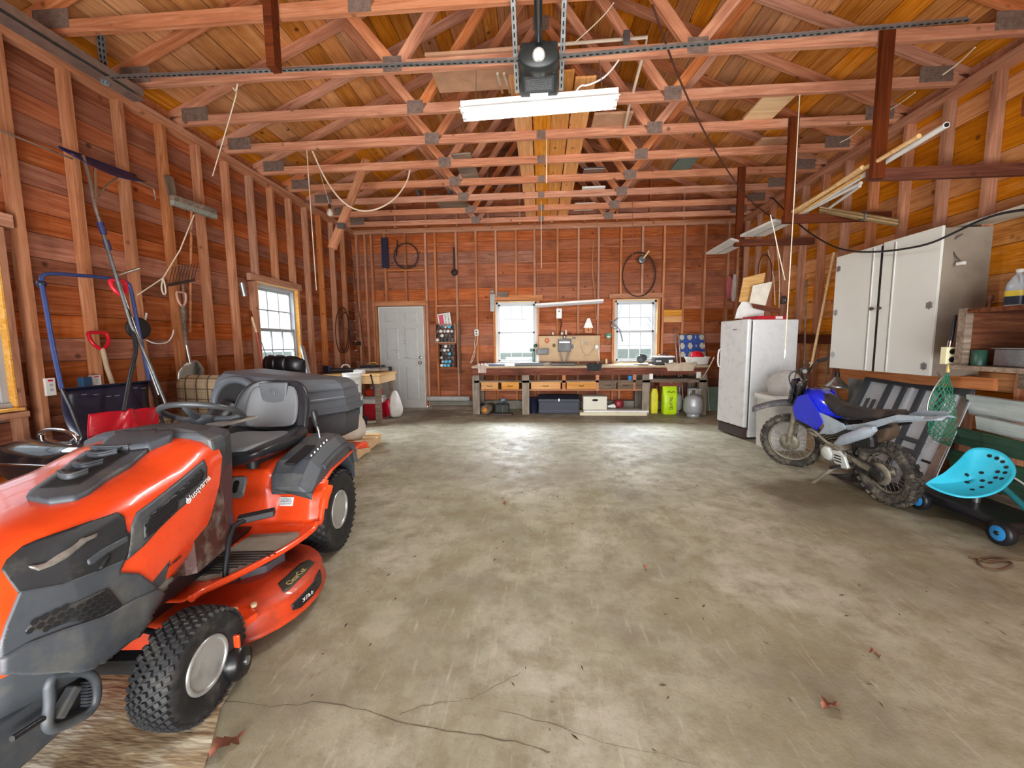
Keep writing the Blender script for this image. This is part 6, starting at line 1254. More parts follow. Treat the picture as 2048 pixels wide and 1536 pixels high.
g = G(); g.tube([(.30, .13, .44), (.20, .14, .50), (-.02, .14, .62), (-.08, .14, .65)], [.02, .042, .045, .02], 14); g.go('muffler', BIKW, mb)
# engine
g = G(); g.lathe([(.001, -.09), (.10, -.09), (.115, -.05), (.115, .06), (.10, .1), (.001, .1)], (.42, 0, .30), 22, 'y'); g.bx(.28, .56, -.08, .08, .2, .36); en = g.go('crankcase', DIRTY, mb, bev=.006)
for i in range(7): a = .9; G().box((0, 0, 0), (.115 + .01 * (i % 2), .12, .007)).go('cooling_fin', DIRTY, en, loc=(.50 + i * .012, 0, .38 + i * .017), rot=(0, .6, 0))
g = G(); g.lathe([(.001, .12), (.05, .125), (.066, .105), (.066, .09)], (.44, 0, .31), 20, 'y'); g.go('magneto_cover', mat('case_white', '#c9ccc8', .35, .2), en)
g = G(); g.prism([(.38, .36), (.30, .37), (.25, .33), (.22, .24), (.28, .22), (.36, .25)], .095, .12, 'y'); sc2 = g.go('sprocket_cover', MC['case_white'], en, bev=.006)
for i in range(3): G().bx(.28, .35, .1195, .1225, .27 + .025 * i, .28 + .025 * i).go('cover_slot', HOLE, sc2)
g = G(); g.beam((.3, .05, .33), (0, .065, .255), .035, .045); g.beam((.3, -.05, .33), (0, -.065, .255), .035, .045); g.go('swingarm', DIRTY, mb, bev=.004)
g = G(); g.tube([(.27, .075, .36), (0, .085, .315)], .007); g.tube([(.27, .075, .27), (0, .085, .20)], .007); g.lathe([(.03, .08), (.06, .08), (.06, .09), (.03, .09)], (0, 0, .255), 20, 'y'); g.go('chain', BIKK, mb)
G().tube([(.12, -.02, .36), (.16, 0, .60)], .035, 14).go('shock_absorber', BIKK, mb)
ks = G(); ks.tube([(.32, .1, .24), (.43, .17, .12), (.55, .25, -.035)], [.016, .016, .020], 8); ks.go('kickstand', DIRTY, mb)
for s in (-1, 1): G().tube([(.30, s * .09, .24), (.29, s * .21, .24)], .013).go('foot_peg', BIKK, mb)
# black crumpled plastic under the bike
def crump(name, c, sx, sy, h, m, lab, cat, seed):
    rnd = random.Random(seed); ph = [rnd.uniform(0, 6) for _ in range(6)]
    g = G(); g.grid(lambda u, v: ((u - .5) * sx, (v - .5) * sy, .004 + h * max(0, math.sin(PI * u) * math.sin(PI * v)) * (.35 + .65 * abs(math.sin(7 * u + ph[0] + 3 * v) * math.cos(8 * v + ph[1] - 4 * u)))), 26, 26); return g.go(name, m, None, lab, cat, loc=c)
crump('black_sheeting', (3.0, 3.78, 0), .45, .5, .12, mat('black_sheet', '#131417', .35, 0, .2), 'crumpled black plastic on the floor behind the motorbike', 'plastic', 5)
# big framed panel leaning on the right wall
TL, TR = Vector((3.6, 4.72, .90)), Vector((3.6, 3.62, .86)); BR = pZ(1850, 1002, .01); BL = BR + (TL - TR)
pn = E('folding_cover', (BR + BL) / 2, 'large dark-framed white ribbed panel leaning on the right wall behind the motorbike', 'panel'); pI = -pn.location
nn = (TR - TL).cross(BL - TL).normalized(); nn = nn if nn.x < 0 else -nn
def Q(u, v, d=0.): return TL.lerp(TR, v).lerp(BL.lerp(BR, v), u) + pI + nn * d
def strip(name, u0, v0, u1, v1, w, th, m, d=.012): g = G(); g.beam(Q(u0, v0, d), Q(u1, v1, d), w, th, tuple(nn)); return g.go(name, m, pn, bev=.003)
PW = mat('panel_white', '#c3c8cf', .45, 0, .08, 6, dirt=('#8f8f8c', .4, 5)); FRM = mat('frame_charcoal', '#3c4046', .5, 0, .1)
g = G(); g.add([Q(0, 0, -.01), Q(0, 1, -.01), Q(1, 1, -.01), Q(1, 0, -.01), Q(0, 0, .0), Q(0, 1, .0), Q(1, 1, .0), Q(1, 0, .0)], [(0, 1, 2, 3), (4, 5, 6, 7), (0, 1, 5, 4), (1, 2, 6, 5), (2, 3, 7, 6), (3, 0, 4, 7)]); g.go('white_panel', PW, pn)
strip('top_rail', .03, 0, .03, 1, .07, .03, FRM)
for v, w in ((.03, .07), (.30, .05), (.45, .035), (.62, .045), (.80, .04)): strip('long_rail', 0, v, 1 if v < .9 else .6, v, w, .028, FRM)
for u in (.56, .66): strip('cross_rail', u, .03, u, .82, .035, .03, FRM, .014)
for v in (.13, .20): strip('slot_bar', .26, v, .42, v, .035, .012, FRM, .008)
for v in (.52, .9): strip('pressed_rib', .06, v, .52, v, .03, .016, PW, .008)
strip('foil_edge', 0, .97, 1, .97, .07, .012, ALU, .01); strip('cross_slot', .70, .86, .70, .96, .02, .004, HOLE, .012)
# foil board and long boards behind
def xsheet(name, pts, X, th, m, lab, cat):
    P_ = [pX(x, y, X) for x, y in pts]; g = G(); n = len(P_); g.add(P_ + [p + Vector((th, 0, 0)) for p in P_], [(i, (i + 1) % n, (i + 1) % n + n, i + n) for i in range(n)] + [tuple(range(n)), tuple(range(n, 2 * n))]); return g.go(name, m, None, lab, cat)
FOIL = mat('foil_board', '#a9b2b2', .4, .3, .3, 5, dirt=('#e0e2e0', .5, 4))
xsheet('foil_board', [(1696, 737), (1752, 748), (1746, 858), (1698, 845)], 3.655, .02, FOIL, 'pale mottled foil board behind the left side of the framed panel', 'board')
GRY = wood('grey_painted', '#8e9896', '#b3bbb8', '#cdd3cf', hue=.05, knots=.1, stain=.3); GRN2 = wood('green_painted', '#243a30', '#35503f', '#4c6452', hue=.05, knots=.1, stain=.4)
board('grey_plank', pX(1938, 808, 3.56), pX(2110, 835, 3.56), .17, .025, GRY, None, up=(1, 0, .25), label='upper grey-white painted plank leaning on the right wall under the shelf', cat='plank', group='painted planks')
board('grey_plank', pX(1955, 845, 3.48), pX(2110, 880, 3.48), .11, .025, GRY, None, up=(1, 0, .25), label='lower grey-white painted plank leaning on the right wall', cat='plank', group='painted planks')
board('green_plank', pX(1905, 868, 3.42), pX(2120, 920, 3.42), .14, .025, GRN2, None, up=(1, 0, .25), label='upper dark green plank behind the blue seat', cat='plank', group='painted planks')
board('green_plank', pX(1900, 915, 3.36), pX(2120, 975, 3.36), .15, .025, GRN2, None, up=(1, 0, .25), label='lower dark green plank behind the blue seat', cat='plank', group='painted planks')
board('green_plank', pX(1985, 965, 3.30), pX(2120, 1010, 3.30), .12, .025, GRN2, None, up=(1, 0, .25), label='lowest short dark green plank behind the blue seat', cat='plank', group='painted planks')
# rolling seat: turquoise tractor seat on a black wheeled base
TEAL = mat('turquoise_enamel', '#2fb0cc', .3, 0, .06, 5, coat=.3)
C0_ = pZ(1945, 948, .43); nS = Vector((-.42, -.42, .8)).normalized()
rs = E('rolling_seat', (3.05, 2.98, 0), 'turquoise tractor-style seat with punched holes on a black wheeled base', 'rolling seat'); rI = -rs.location
OUT = [(1853, 966), (1866, 957), (1885, 948), (1903, 934), (1922, 916), (1935, 901), (1950, 895), (1975, 896), (2000, 903), (2018, 916), (2030, 934), (2029, 950), (2015, 968), (1995, 983), (1962, 993), (1925, 994), (1890, 985), (1864, 974)]
P_ = smoothpts([pP(x, y, C0_, nS) + rI for x, y in OUT + [OUT[0]]], 2)[:-1]; cen = sum(P_, Vector()) / len(P_); n_ = len(P_); R = []
for s in (1.03, 1., .93, .8, .62, .4, .2, .02): R.append([cen + (p - cen) * s - nS * (.075 * (1 - s ** 2)) + nS * (-.012 if s > 1.01 else 0) for p in P_])
g = G(); g.rings(R, caps=False); st_ = g.go('seat_pan', TEAL, rs, solid=.004); SBV = bvh_of(st_)
for x, y in ((1979, 912), (1994, 917), (2006, 924), (2013, 935), (1996, 944), (2011, 946), (1992, 956), (2004, 958), (1933, 950), (1963, 946), (1934, 965), (1965, 962), (1981, 966), (1964, 975), (1945, 980)):
    h_ = SBV.ray_cast(Vector((0, 0, CH)) + rI, ray(x, y).normalized())
    if h_[0] is None: continue
    nH = h_[1] if h_[1].z > 0 else -h_[1]; c_ = h_[0] + nH * .0035; u_2 = nH.orthogonal().normalized(); w_ = nH.cross(u_2)
    g = G(); g.add([c_ + (u_2 * math.cos(a) + w_ * math.sin(a)) * .012 for a in [2 * PI * i / 10 for i in range(10)]], [tuple(range(10))]); g.go('punched_hole', HOLE, st_)
g = G(); g.bx(-.17, .17, -.36, .30, .10, .15); g.bx(-.14, .14, -.33, .27, .06, .10); g.go('tray', BLACKP, rs, bev=.02); G().cyl((0, 0, .14), (0, .0, .36), .022).go('post', GMET, rs)
for x, y in ((-.17, .22), (-.17, -.33), (.17, .22), (.17, -.33)):
    w_ = E('wheel', (x, y, .075), parent=rs); G().lathe([(.04, -.025), (.07, -.025), (.075, -.01), (.075, .01), (.07, .025), (.04, .025)], n=22, ax='x').go('tyre', BLACKP, w_); G().lathe([(.001, -.028), (.045, -.026), (.052, -.022)], n=20, ax='x').go('hub', mat('hub_blue', '#2b86c8', .35), w_); G().lathe([(.001, -.034), (.014, -.032), (.014, -.027)], n=12, ax='x').go('hub_cap', BLACKP, w_)
G().tube(smoothpts([(.05, -.05, .33), (-.02, -.25, .27), (-.1, -.45, .20)], 2), .018).go('arm', mat('teal_dark', '#2a8f9c', .35), rs)
G().tube(smoothpts([(.0, -.1, .38), (.03, -.14, .40), (.0, -.3, .36), (-.05, -.42, .27)], 2), .006).go('seat_cable', WHITEP, rs)
crump('black_bag', (3.28, 3.38, 0), .3, .35, .3, mat('black_sheet', '#131417', .35, 0, .2), 'black plastic bag on the floor between the framed panel and the rolling seat', 'bag', 8)
# landing net with outlet on a cable
nt = E('landing_net', pY(1896, 742, 3.35), 'green fishing landing net hanging by the shelf on the right', 'fishing net'); nI = -nt.location
hoop = smoothpts([pY(x, y, 3.35) + nI for x, y in ((1893, 745), (1872, 770), (1856, 800), (1854, 825), (1858, 838))], 2); hoop2 = smoothpts([pY(x, y, 3.33) + nI + Vector((.02, .1, 0)) for x, y in ((1895, 745), (1905, 775), (1912, 800), (1908, 820), (1895, 840), (1875, 845), (1858, 838))], 2)
G().tube(hoop + hoop2[::-1], .006, 8).go('net_hoop', ALU, nt); G().tube([(0, 0, -.01), pY(1898, 727, 3.35) + nI], .011).go('handle', mat('yellow_handle', '#dcc57a', .4), nt)
g = G(); NETP = []
LFT = [(1890, 748), (1872, 772), (1857, 805), (1857, 835), (1855, 865), (1866, 880), (1893, 890)]; RGT = [(1897, 748), (1905, 772), (1912, 805), (1914, 835), (1912, 865), (1906, 885), (1900, 893)]
for side in (0, 1):
    rows = []
    for i in range(27):
        k = i / 26 * 6; a = min(int(k), 5); f = k - a; l = Vector((LFT[a][0] * (1 - f) + LFT[a + 1][0] * f, LFT[a][1] * (1 - f) + LFT[a + 1][1] * f)); r = Vector((RGT[a][0] * (1 - f) + RGT[a + 1][0] * f, RGT[a][1] * (1 - f) + RGT[a + 1][1] * f)); row = []
        for j in range(11): v_ = j / 10; q = l.lerp(r, v_); p = pY(q.x, q.y, 3.35 + .0 * side) + nI; p.y += (.09 if side else -.02) * math.sin(PI * v_) * math.sin(PI * min(1, i / 20)); row.append(p)
        rows.append(row)
    for i in range(26):
        for j in range(10):
            if (i + j) % 2: g.tube([rows[i][j], rows[i + 1][j + 1]], .0028, 3, caps=False)
            else: g.tube([rows[i][j + 1], rows[i + 1][j]], .0028, 3, caps=False)
g.go('netting', mat('net_green', '#2a8a68', .8), nt, kind='stuff')
ob = E('hanging_outlet', pY(1897, 711, 3.3), 'cream double outlet hanging on a cable beside the net', 'outlet'); G().box((0, 0, 0), (.075, .05, .13)).go('box', mat('cream_plastic', '#e3dcb4', .4), ob, bev=.004)
for dz in (-.03, .03): G().cyl((0, -.025, dz), (0, -.029, dz), .02, n=16).go('socket', BLACKP, ob)
G().tube(smoothpts([(0, 0, .06), (.01, 0, .14), (.015, .0, .22), (.04, .02, .30)], 2), .012).go('cable', BLACKP, ob); G().tube([(0, 0, .065), (.005, 0, .11)], .014).go('cable_clamp', CHROME, ob)
# wooden open shelf at the right edge
sh = E('wall_shelf', (3.05, 2.8, 1.09), 'dark wooden open box shelf on the right wall at the frame edge', 'shelf')
SHW = wood('shelf_wood', '#33190f', '#57301f', '#86583a', hue=.06, knots=.2); LTW = OLDW
for nm, a, m in (('top_board', (0, .6, -.7, .42, .385, .415), SHW), ('bottom_board', (-.02, .6, -.7, .44, -.02, .01), OLDW), ('back_board', (.58, .6, -.7, .42, 0, .39), SHW), ('end_board', (0.03, .6, .39, .42, 0, .39), SHW), ('post', (-.005, .045, .37, .425, .0, .42), OLDW)): G().bx(*a).go(nm, m, sh)
G().bx(.2, .6, .1, .2, -.14, -.02).go('bracket', OLDW, sh); G().bx(.5, .58, .3, .36, -.32, -.02).go('bracket_leg', STUDW, sh)
def onsh(x, y, z): return pZ(x, y, z)
t = NT('jug_plastic'); t.b.inputs['Base Color'].default_value = lin('#b9c2c8'); t.b.inputs['Alpha'].default_value = .75; t.b.inputs['Roughness'].default_value = .15; JG = t.m
jp = onsh(2032, 618, 1.506); jp = Vector((max(3.15, jp.x), jp.y, 1.5065)); jg = E('washer_jug', jp, 'clear plastic jug with yellow and black label on top of the right shelf', 'jug', rz=.5)
g = G(); g.rings([[Vector((p.x * s, p.y * s, z)) for p in rr(.075, .055, 0, .55)] for s, z in ((.92, 0), (1, .01), (1, .15), (.92, .18), (.5, .235), (.26, .25), (.26, .27))]); g.go('jug_body', JG, jg); g = G(); g.rings([[Vector((p.x * s, p.y * s, z)) for p in rr(.074, .054, 0, .55)] for s, z in ((.9, .004), (.96, .02), (.96, .06))]); g.go('green_fluid', mat('green_fluid', '#3d6f6a', .2), jg)
G().lathe([(.022, .262), (.022, .285), (.001, .286)], n=16).go('cap', WHITEP, jg); g = G(); R = [[Vector((p.x * 1.01, p.y * 1.01, z)) for p in rr(.0755, .0555, 0, .55)] for z in (.03, .09, .13)]; g.mi(0); g.rings(R[:2], caps=False); g.mi(1); g.rings(R[1:], caps=False); g.go('label', [mat('label_navy', '#1e2a3c', .4), mat('label_yellow', '#d9c13a', .4)], jg); G().tube(smoothpts([(-.05, -.02, .17), (-.07, -.03, .2), (-.03, -.01, .245)], 1), .01).go('grip', JG, jg)
fg = E('figurine', onsh(1978, 622, 1.506), 'small brown figurine on top of the right shelf', 'figurine'); fg.location.x = max(fg.location.x, 3.12); G().lathe([(.03, 0), (.035, .01), (.012, .03), (.01, .07), (.018, .09), (.02, .11), (.006, .13)], n=14).go('body', mat('figurine_brown', '#7a4a34', .5), fg); G().tube([(0, 0, .02), (-.05, 0, .0), (-.06, .01, .01)], .01).go('base_leaf', MC['figurine_brown'], fg)
tn = E('foil_tin', (3.22, 2.86, 1.102), 'silver foil-lined tin on the lower board of the right shelf', 'tin', rz=0); G().bx(-.11, .11, -.17, .17, 0, .12).go('tin_body', mat('foil', '#9ba3a8', .25, .8, .3, 9, dirt=('#7c4a4f', .5, 5)), tn, bev=.008); G().bx(-.12, .12, -.18, .18, .12, .127).go('tin_rim', CHROME, tn)
G().lathe([(.04, 0), (.042, .11), (.001, .112)], n=20).go('green_canister', mat('dark_green', '#24483c', .4), None, 'dark green canister at the left end of the right shelf', 'canister', loc=(3.12, 3.13, 1.101)); G().bx(-.05, .05, -.07, .07, 0, .11).go('white_carton', WHITEP, None, 'small white carton at the right edge of the right shelf', 'carton', loc=(3.16, 2.60, 1.101))
G().tube(smoothpts([(3.12, 2.82, 1.24), (3.08, 2.72, 1.26), (3.08, 2.66, 1.36), (3.06, 2.69, 1.40), (3.08, 2.62, 1.28), (3.1, 2.58, 1.2)], 3), .007).go('white_cord_coil', WHT, None, 'white cord looped over the foil tin', 'cord')
# pale sheet jutting over the cabinet
g = G(); P_ = [pZ(x, y, 2.25) for x, y in ((1833, 482), (2075, 405), (2090, 470), (1965, 479), (1905, 474))]; n_ = len(P_); g.add(P_ + [p + Vector((0, 0, .02)) for p in P_], [(i, (i + 1) % n_, (i + 1) % n_ + n_, i + n_) for i in range(n_)] + [tuple(range(n_)), tuple(range(n_, 2 * n_))]); g.go('pale_sheet', mat('torn_sheet', '#cfcdbf', .6, 0, .15, 4, dirt=('#8b8c7c', .4, 3)), None, 'pale torn sheet lying on the white cabinet and jutting out at the right', 'sheet')
G().tube(smoothpts([pX(x, y, 3.2) for x, y in ((1545, 395), (1600, 453), (1660, 492), (1705, 504), (1760, 504), (1810, 498), (1860, 488), (1910, 465), (1960, 440), (2010, 424), (2090, 415))], 2), .009).go('black_cable', BLACKP, None, 'black cable sagging in front of the white cabinet', 'cable')
G().tube(smoothpts([pX(x, y, 3.4) for x, y in ((1925, 468), (1905, 480), (1905, 505), (1922, 525))], 2), .005).go('thin_wire', GMET, None, 'thin wire with a clip on the cabinet side', 'wire'); G().box((0, 0, 0), (.03, .05, .025)).go('wire_clip', WHITEP, None, 'white clip at the end of the thin wire', 'clip', loc=pX(1922, 527, 3.4))
# rags in the back right corner
blob('red_rag', pY(1457, 598, 7.9), .05, .035, .42, mat('faded_red', '#a8555a', .9), 'faded red rag hanging in the back right corner', 'rag', 4, amp=.25); blob('white_rag', pY(1467, 603, 7.88), .045, .035, .5, mat('rag_white', '#b5a59c', .9), 'pale rag hanging beside the faded red one', 'rag', 6, amp=.25)
# fire-hose like coil on the right wall
G().tube([pX(1530 + 14 * math.cos(a), 545 + 36 * math.sin(a), 3.62) for a in [2 * PI * i / 26 for i in range(26)]], .009, 6, close=True).go('cable_coil', BRH, None, 'dark cable coil on the right wall above the refrigerator', 'cable coil')
for (x0, y0, x1, y1) in ((1536, 500, 1550, 610), (1552, 480, 1558, 618)): G().tube(smoothpts([pX(x0, y0, 3.64), pX((x0 + x1) / 2 + 5, (y0 + y1) / 2, 3.62), pX(x1, y1, 3.64)], 2), .008).go('cord', CORD, None, 'pale cord running down the right wall above the refrigerator', 'cord', 'pale wall cords')
G().lathe([(.015, -.01), (.04, -.01), (.042, .01), (.015, .01)], n=20, ax='x').go('metal_ring', GMET, None, 'metal ring on the right wall beside the refrigerator top', 'ring', loc=pX(1567, 600, 3.67)).scale = (1.5, 1.5, 1.5)
# ================================================================== OVERHEAD
# lit fluorescent fixture
fx = E('fluorescent_light', (-.02, 3.42, 3.175), 'lit white fluorescent shop light hanging below the trusses', 'ceiling light', rot=(0, -.03, 0))
g = G(); g.prism([(-.03, .06), (.03, .06), (.03, .02), (.10, -.03), (.092, -.035), (.028, .01), (-.028, .01), (-.092, -.035), (-.10, -.03), (-.03, .02)], -.62, .62, 'x'); g.go('housing', mat('fixture_enamel', '#e8e8e4', .35), fx)
LAMP = NT('lamp_tube'); LAMP.b.inputs['Emission Color'].default_value = (.93, 1, .97, 1); LAMP.b.inputs['Emission Strength'].default_value = 78; LAMP.b.inputs['Base Color'].default_value = (1, 1, 1, 1)
for y in (-.045, .045): G().cyl((-.585, y, -.022), (.585, y, -.022), .0165, n=12).go('tube', LAMP.m, fx)
for x in (-.6, .6):
    for y in (-.045, .045): G().box((x, y, -.02), (.03, .035, .045)).go('lamp_holder', WHITEP, fx)
for x in (-.5, .5): G().tube([(x, 0, .06), (x, .12, .37)], .003, 5).go('chain', STEEL, fx)
# garage door opener
op = E('door_opener', (-.015, 3.20, 3.235), 'black garage door opener hanging from two slotted steel straps', 'door opener')
g = G(); g.rings([[Vector((x, y, z)) for x, y in ((-.13, -.2), (.13, -.2), (.15, .08), (.145, .2), (-.145, .2), (-.15, .08))] for z in (-.02, .12)], smooth=False); g.go('motor_case', mat('opener_dark', '#272c2c', .45), op, bev=.015)
G().lathe([(.001, -.2), (.15, -.2), (.165, -.17), (.17, .0), (.13, .02), (.001, .03)], (0, 0, .06), 24, 'y').go('front_cap', MC['opener_dark'], op, loc=(0, -.14, -.02)).scale = (.85, .5, .55)
G().ball((0, -.24, .0), .045, 14).go('lamp_lens', mat('lens_white', '#d8d8d4', .3), op)
G().bx(-.025, .025, -3.2, -.1, .06, .10).go('drive_rail', BLACKP, op); G().tube([(.0, -3.2, .05), (.0, -.3, .05)], .01).go('drive_chain', GMET, op)
G().bx(-.11, .11, -.06, .12, -.0235, -.0215).go('warning_label', GREYP, op); G().bx(-.07, .07, .14, .18, -.0235, -.0215).go('white_label', WHT, op); G().bx(0, .11, -.14, -.09, -.0235, -.0215).go('pink_label', mat('pink_label', '#c9a79a', .5), op)
marks(op, (0, .03, -.0245), (1, 0, 0), (0, -1, 0), .19, .13, 20, mat('label_print', '#9aa0a0', .5), 4, rows=6)
def perf(name, p, q, w, lab=None, parent=None, cat=None, step=.045):
    """slotted angle iron"""
    p, q = Vector(p), Vector(q); d = (q - p); L = d.length; d.normalize(); o = E(name, p, lab, cat) if parent is None else E(name, p, parent=parent)
    up = Vector((0, 0, 1)) if abs(d.z) < .8 else Vector((0, -1, 0)); s_ = d.cross(up).normalized(); up = s_.cross(d)
    g = G(); M = basis(d, s_, up, (0, 0, 0)); g.bx(0, L, -.0015, .0015, 0, w, M); g.bx(0, L, -.0015, w, -.0015, .0015, M); g.go('angle_iron', STEEL, o)
    g = G(); x = .02
    while x < L - .03: g.bx(x, x + step * .55, -.004, .004, w * .35, w * .65, M); g.bx(x, x + step * .55, w * .35, w * .65, -.004, .003, M); x += step
    g.go('slot', HOLE, o, kind='stuff'); return o
perf('slotted_crossbar', (-3.25, 3.05, 3.31), (.0, 3.05, 3.255), .032, 'slotted steel angle crossing the room below the trusses, left half', cat='angle iron'); perf('slotted_crossbar', (-.05, 3.04, 3.25), (2.75, 3.04, 3.33), .032, 'slotted steel angle crossing the room below the trusses, right half', cat='angle iron')
for sx in (-.165, .165): perf('slotted_strap', (sx, 3.2 + .05, 3.17), (sx, 2.70, 3.60), .03, 'slotted steel strap on the %s side of the door opener' % ('left' if sx < 0 else 'right'), cat='steel strap')
# door track along the left wall
tk = E('door_track', (-3.48, 3.45, 3.42), 'galvanised door track running along the top of the left wall', 'door track')
for dx, dz in ((0, 0), (.05, .02), (.09, .03)): G().bx(-.004 + dx, .004 + dx, -5.6, 0, -.03 + dz, .03 + dz).go('track_rail', STEEL, tk)
G().bx(-.01, .10, -5.6, -.0, -.036, -.03).go('track_lip', STEEL, tk); perf('track_hanger', (.02, -.25, -.06), (.02, -.25, .75), .035, parent=tk)
# iron post hanging at the upper left
G().bx(-.03, .03, -.04, .04, -.0, .8).go('dark_post', DARKW, None, 'dark wooden hanger post on the second truss at upper left', 'post', loc=(-1.83, 2.86, 3.18)) 
# pvc conduit frame near the opener, with receptacle and cords
PVC = mat('pvc_pipe', '#c9b8a4', .5)
g = G(); q = [pY(885, 108, 3.7), pY(985, 100, 3.7), pY(1295, 74, 3.7), pY(1290, 95, 3.72), pY(1258, 215, 4.3), pY(1250, 255, 4.7)]; g.tube(q, .014); g.go('conduit', PVC, None, 'pale plastic conduit running over the chords right of the opener', 'conduit')
for x0, x1 in ((995, 1005), (1008, 1020)): G().tube([pY(x0, 147, 3.75), pY(x1, 185, 4.1)], .013).go('conduit_stub', PVC, None, 'short pale pipe hanging left of the door opener', 'pipe', 'short pale pipes left of the opener')
G().box((0, 0, 0), (.05, .05, .09)).go('receptacle', GMET, None, 'grey receptacle on the chord above the light cord', 'receptacle', loc=pY(1253, 76, 3.62))
G().tube(smoothpts([pY(1248, 95, 3.6), pY(1240, 118, 3.55), pY(1215, 150, 3.5), pY(1195, 163, 3.5), pY(1172, 172, 3.48), pY(1162, 170, 3.46), pY(1150, 185, 3.44)], 2), .007).go('cord', WHT, None, 'white cord running from the receptacle to the lit shop light', 'cord')
G().tube(smoothpts([pY(1228, 5, 3.3), pY(1205, 35, 3.4), pY(1150, 85, 3.6)], 2), .004).go('rope', ROPEW, None, 'thin rope slanting above the receptacle', 'rope')
# attic platform boards on the chords
PZ = ZT + .09
pf = E('attic_platform', (.1, 5.9, PZ), 'row of bright pine boards laid along the truss chords in the middle', 'platform'); BRP = wood('bright_pine', '#c07a42', '#dc9c60', '#efbc86', hue=.1, knots=.9)
for i, x in enumerate((-.29, -.09, .10, .30)): board('platform_board', (x, -2.1 + .1 * (i % 2), .012), (x, 2.0, .012), .185, .02, BRP, pf, up=(0, 0, 1))
rl_ = random.Random(21)
CRD = mat('carton_brown', '#b3886a', .8, 0, .15); 
for k, (x, y, w, d, m, lb) in enumerate(((-.55, 3.75, .8, .5, CRD, 'large brown cardboard sheet above the lit shop light'), (.75, 4.75, .4, .5, CRD, 'cardboard sheet on the chords right of the platform'), (-1.0, 5.7, .25, .9, OLDW, 'old board lying on the chords left of the platform'), (.72, 6.0, .28, .35, GMET, 'grey printed carton on the chords beside the platform'), (.80, 6.7, .35, .4, WHITEP, 'white fixture lying on the chords near the back'), (.75, 7.4, .35, .35, WHITEP, 'white carton on the last chords'), (-1.5, 7.0, .5, .6, OLDW, 'weathered board on the far left chords'), (1.9, 5.8, .25, .6, mat('teal_bag', '#5c6f66', .7), 'dull green bag on the chords at the right'), (2.3, 4.5, .3, .5, NEWW, 'pale board offcut on the chords above the first hanger'), (2.75, 5.4, .35, .4, CRD, 'brown carton on the chords above the second hanger'))):
    G().box((0, 0, .012 + .004), (w, d, .025)).go('attic_board' if m in (OLDW, NEWW) else 'attic_carton', m, None, lb, 'board' if m in (OLDW, NEWW) else 'carton', loc=(x, y, PZ + .0), bev=.003)
for k, (x, y) in enumerate(((-1.95, 6.6), (-1.7, 6.8), (-1.45, 6.65))): G().lathe([(.03, -.1), (.05, 0), (.03, .1)], n=12, ax='y').go('grey_object', GMET, None, 'small grey object on the far left chords', 'object', 'small grey objects on the far left chords', loc=(x, y, PZ + .05))
# hanger racks on the right, tied to every second truss
for k, (y, x, z) in enumerate(((2.33, 2.43, 2.44), (3.55, 2.60, 2.58), (4.77, 2.65, 2.60), (5.99, 2.70, 2.64))):
    o = E('lumber_hanger', (x, y, z), ['dark wooden L hanger at the right edge, nearest of the four', 'dark wooden L hanger second from the doorway, white pipe on it', 'dark wooden L hanger third from the doorway, holding the pole bundle', 'dark wooden L hanger farthest from the doorway'][k], 'hanger', 'wooden lumber hangers')
    board('upright', (0, -.065, -.045), (0, -.065, ZT + .08 - z), .09, .038, DARKW, o, up=(0, 1, 0)); board('arm', (-.04, -.03 + .005, 0), (XR - x + .02, -.03 + .005, 0), .09, .038, DARKW, o, up=(0, 1, 0))
def overpipe(a, b, z, r, m, lab, nm='pole', grp=None, za=None): p, q = pZ(a[0], a[1], za or z), pZ(b[0], b[1], z); return G().tube([p, q], r, 12).go(nm, m, None, lab, 'pole', grp)
pp = E('white_pipe', pZ(1893, 250, 2.68), 'white plastic pipe jutting over the second hanger toward the doorway', 'pipe'); q = pZ(1600, 428, 2.68) - pp.location; G().tube([(0, 0, 0), q], .02, 14).go('pipe_wall', WHITEP, pp); G().cyl(-q.normalized() * .001, -q.normalized() * .003, .014, n=14).go('pipe_bore', HOLE, pp)
for k, (a, b, r) in enumerate((((1838, 272), (1582, 425), .016), ((1725, 335), (1585, 428), .018), ((1720, 352), (1600, 425), .013), ((1722, 366), (1610, 424), .016))): overpipe(a, b, 2.665 + .006 * k, r, NEWW if k != 3 else WHITEP, ['pale wooden strip reaching farthest over the second hanger', 'pale strip lying between the second and third hangers, upper', 'thin pale strip lying between the second and third hangers, middle', 'white stick lying between the second and third hangers, lowest'][k], 'wood_strip', 'strips lying on the hangers')
pb_ = E('pole_bundle', pX(1725, 434, 3.227), 'bundle of tan metal tubes clamped together on the third hanger', 'tube bundle')
for dx, dz in ((-.02, 0), (.02, 0), (0, .033)):
    a, b = pX(1640, 421, 3.0) - pb_.location, pX(1797, 449, 3.42) - pb_.location; off_ = Vector((dx * .5, dx, dz)); G().tube([a + off_, b + off_], .017, 12).go('metal_tube', mat('tan_metal', '#a58d66', .4, .6), pb_)
G().tube([Vector((0, 0, .01)) + Vector((0, math.cos(a) * .045, math.sin(a) * .045)) for a in [2 * PI * i / 14 for i in range(14)]], .008, 6, close=True).go('hose_clamp', GMET, pb_)
G().tube([(1.0 * 0, 0, 0), pZ(1660, 415, 2.68) - pZ(1720, 372, 2.68)], .014).go('white_stick', WHITEP, None, 'short white stick above the tube bundle', 'stick', loc=pZ(1720, 372, 2.68))
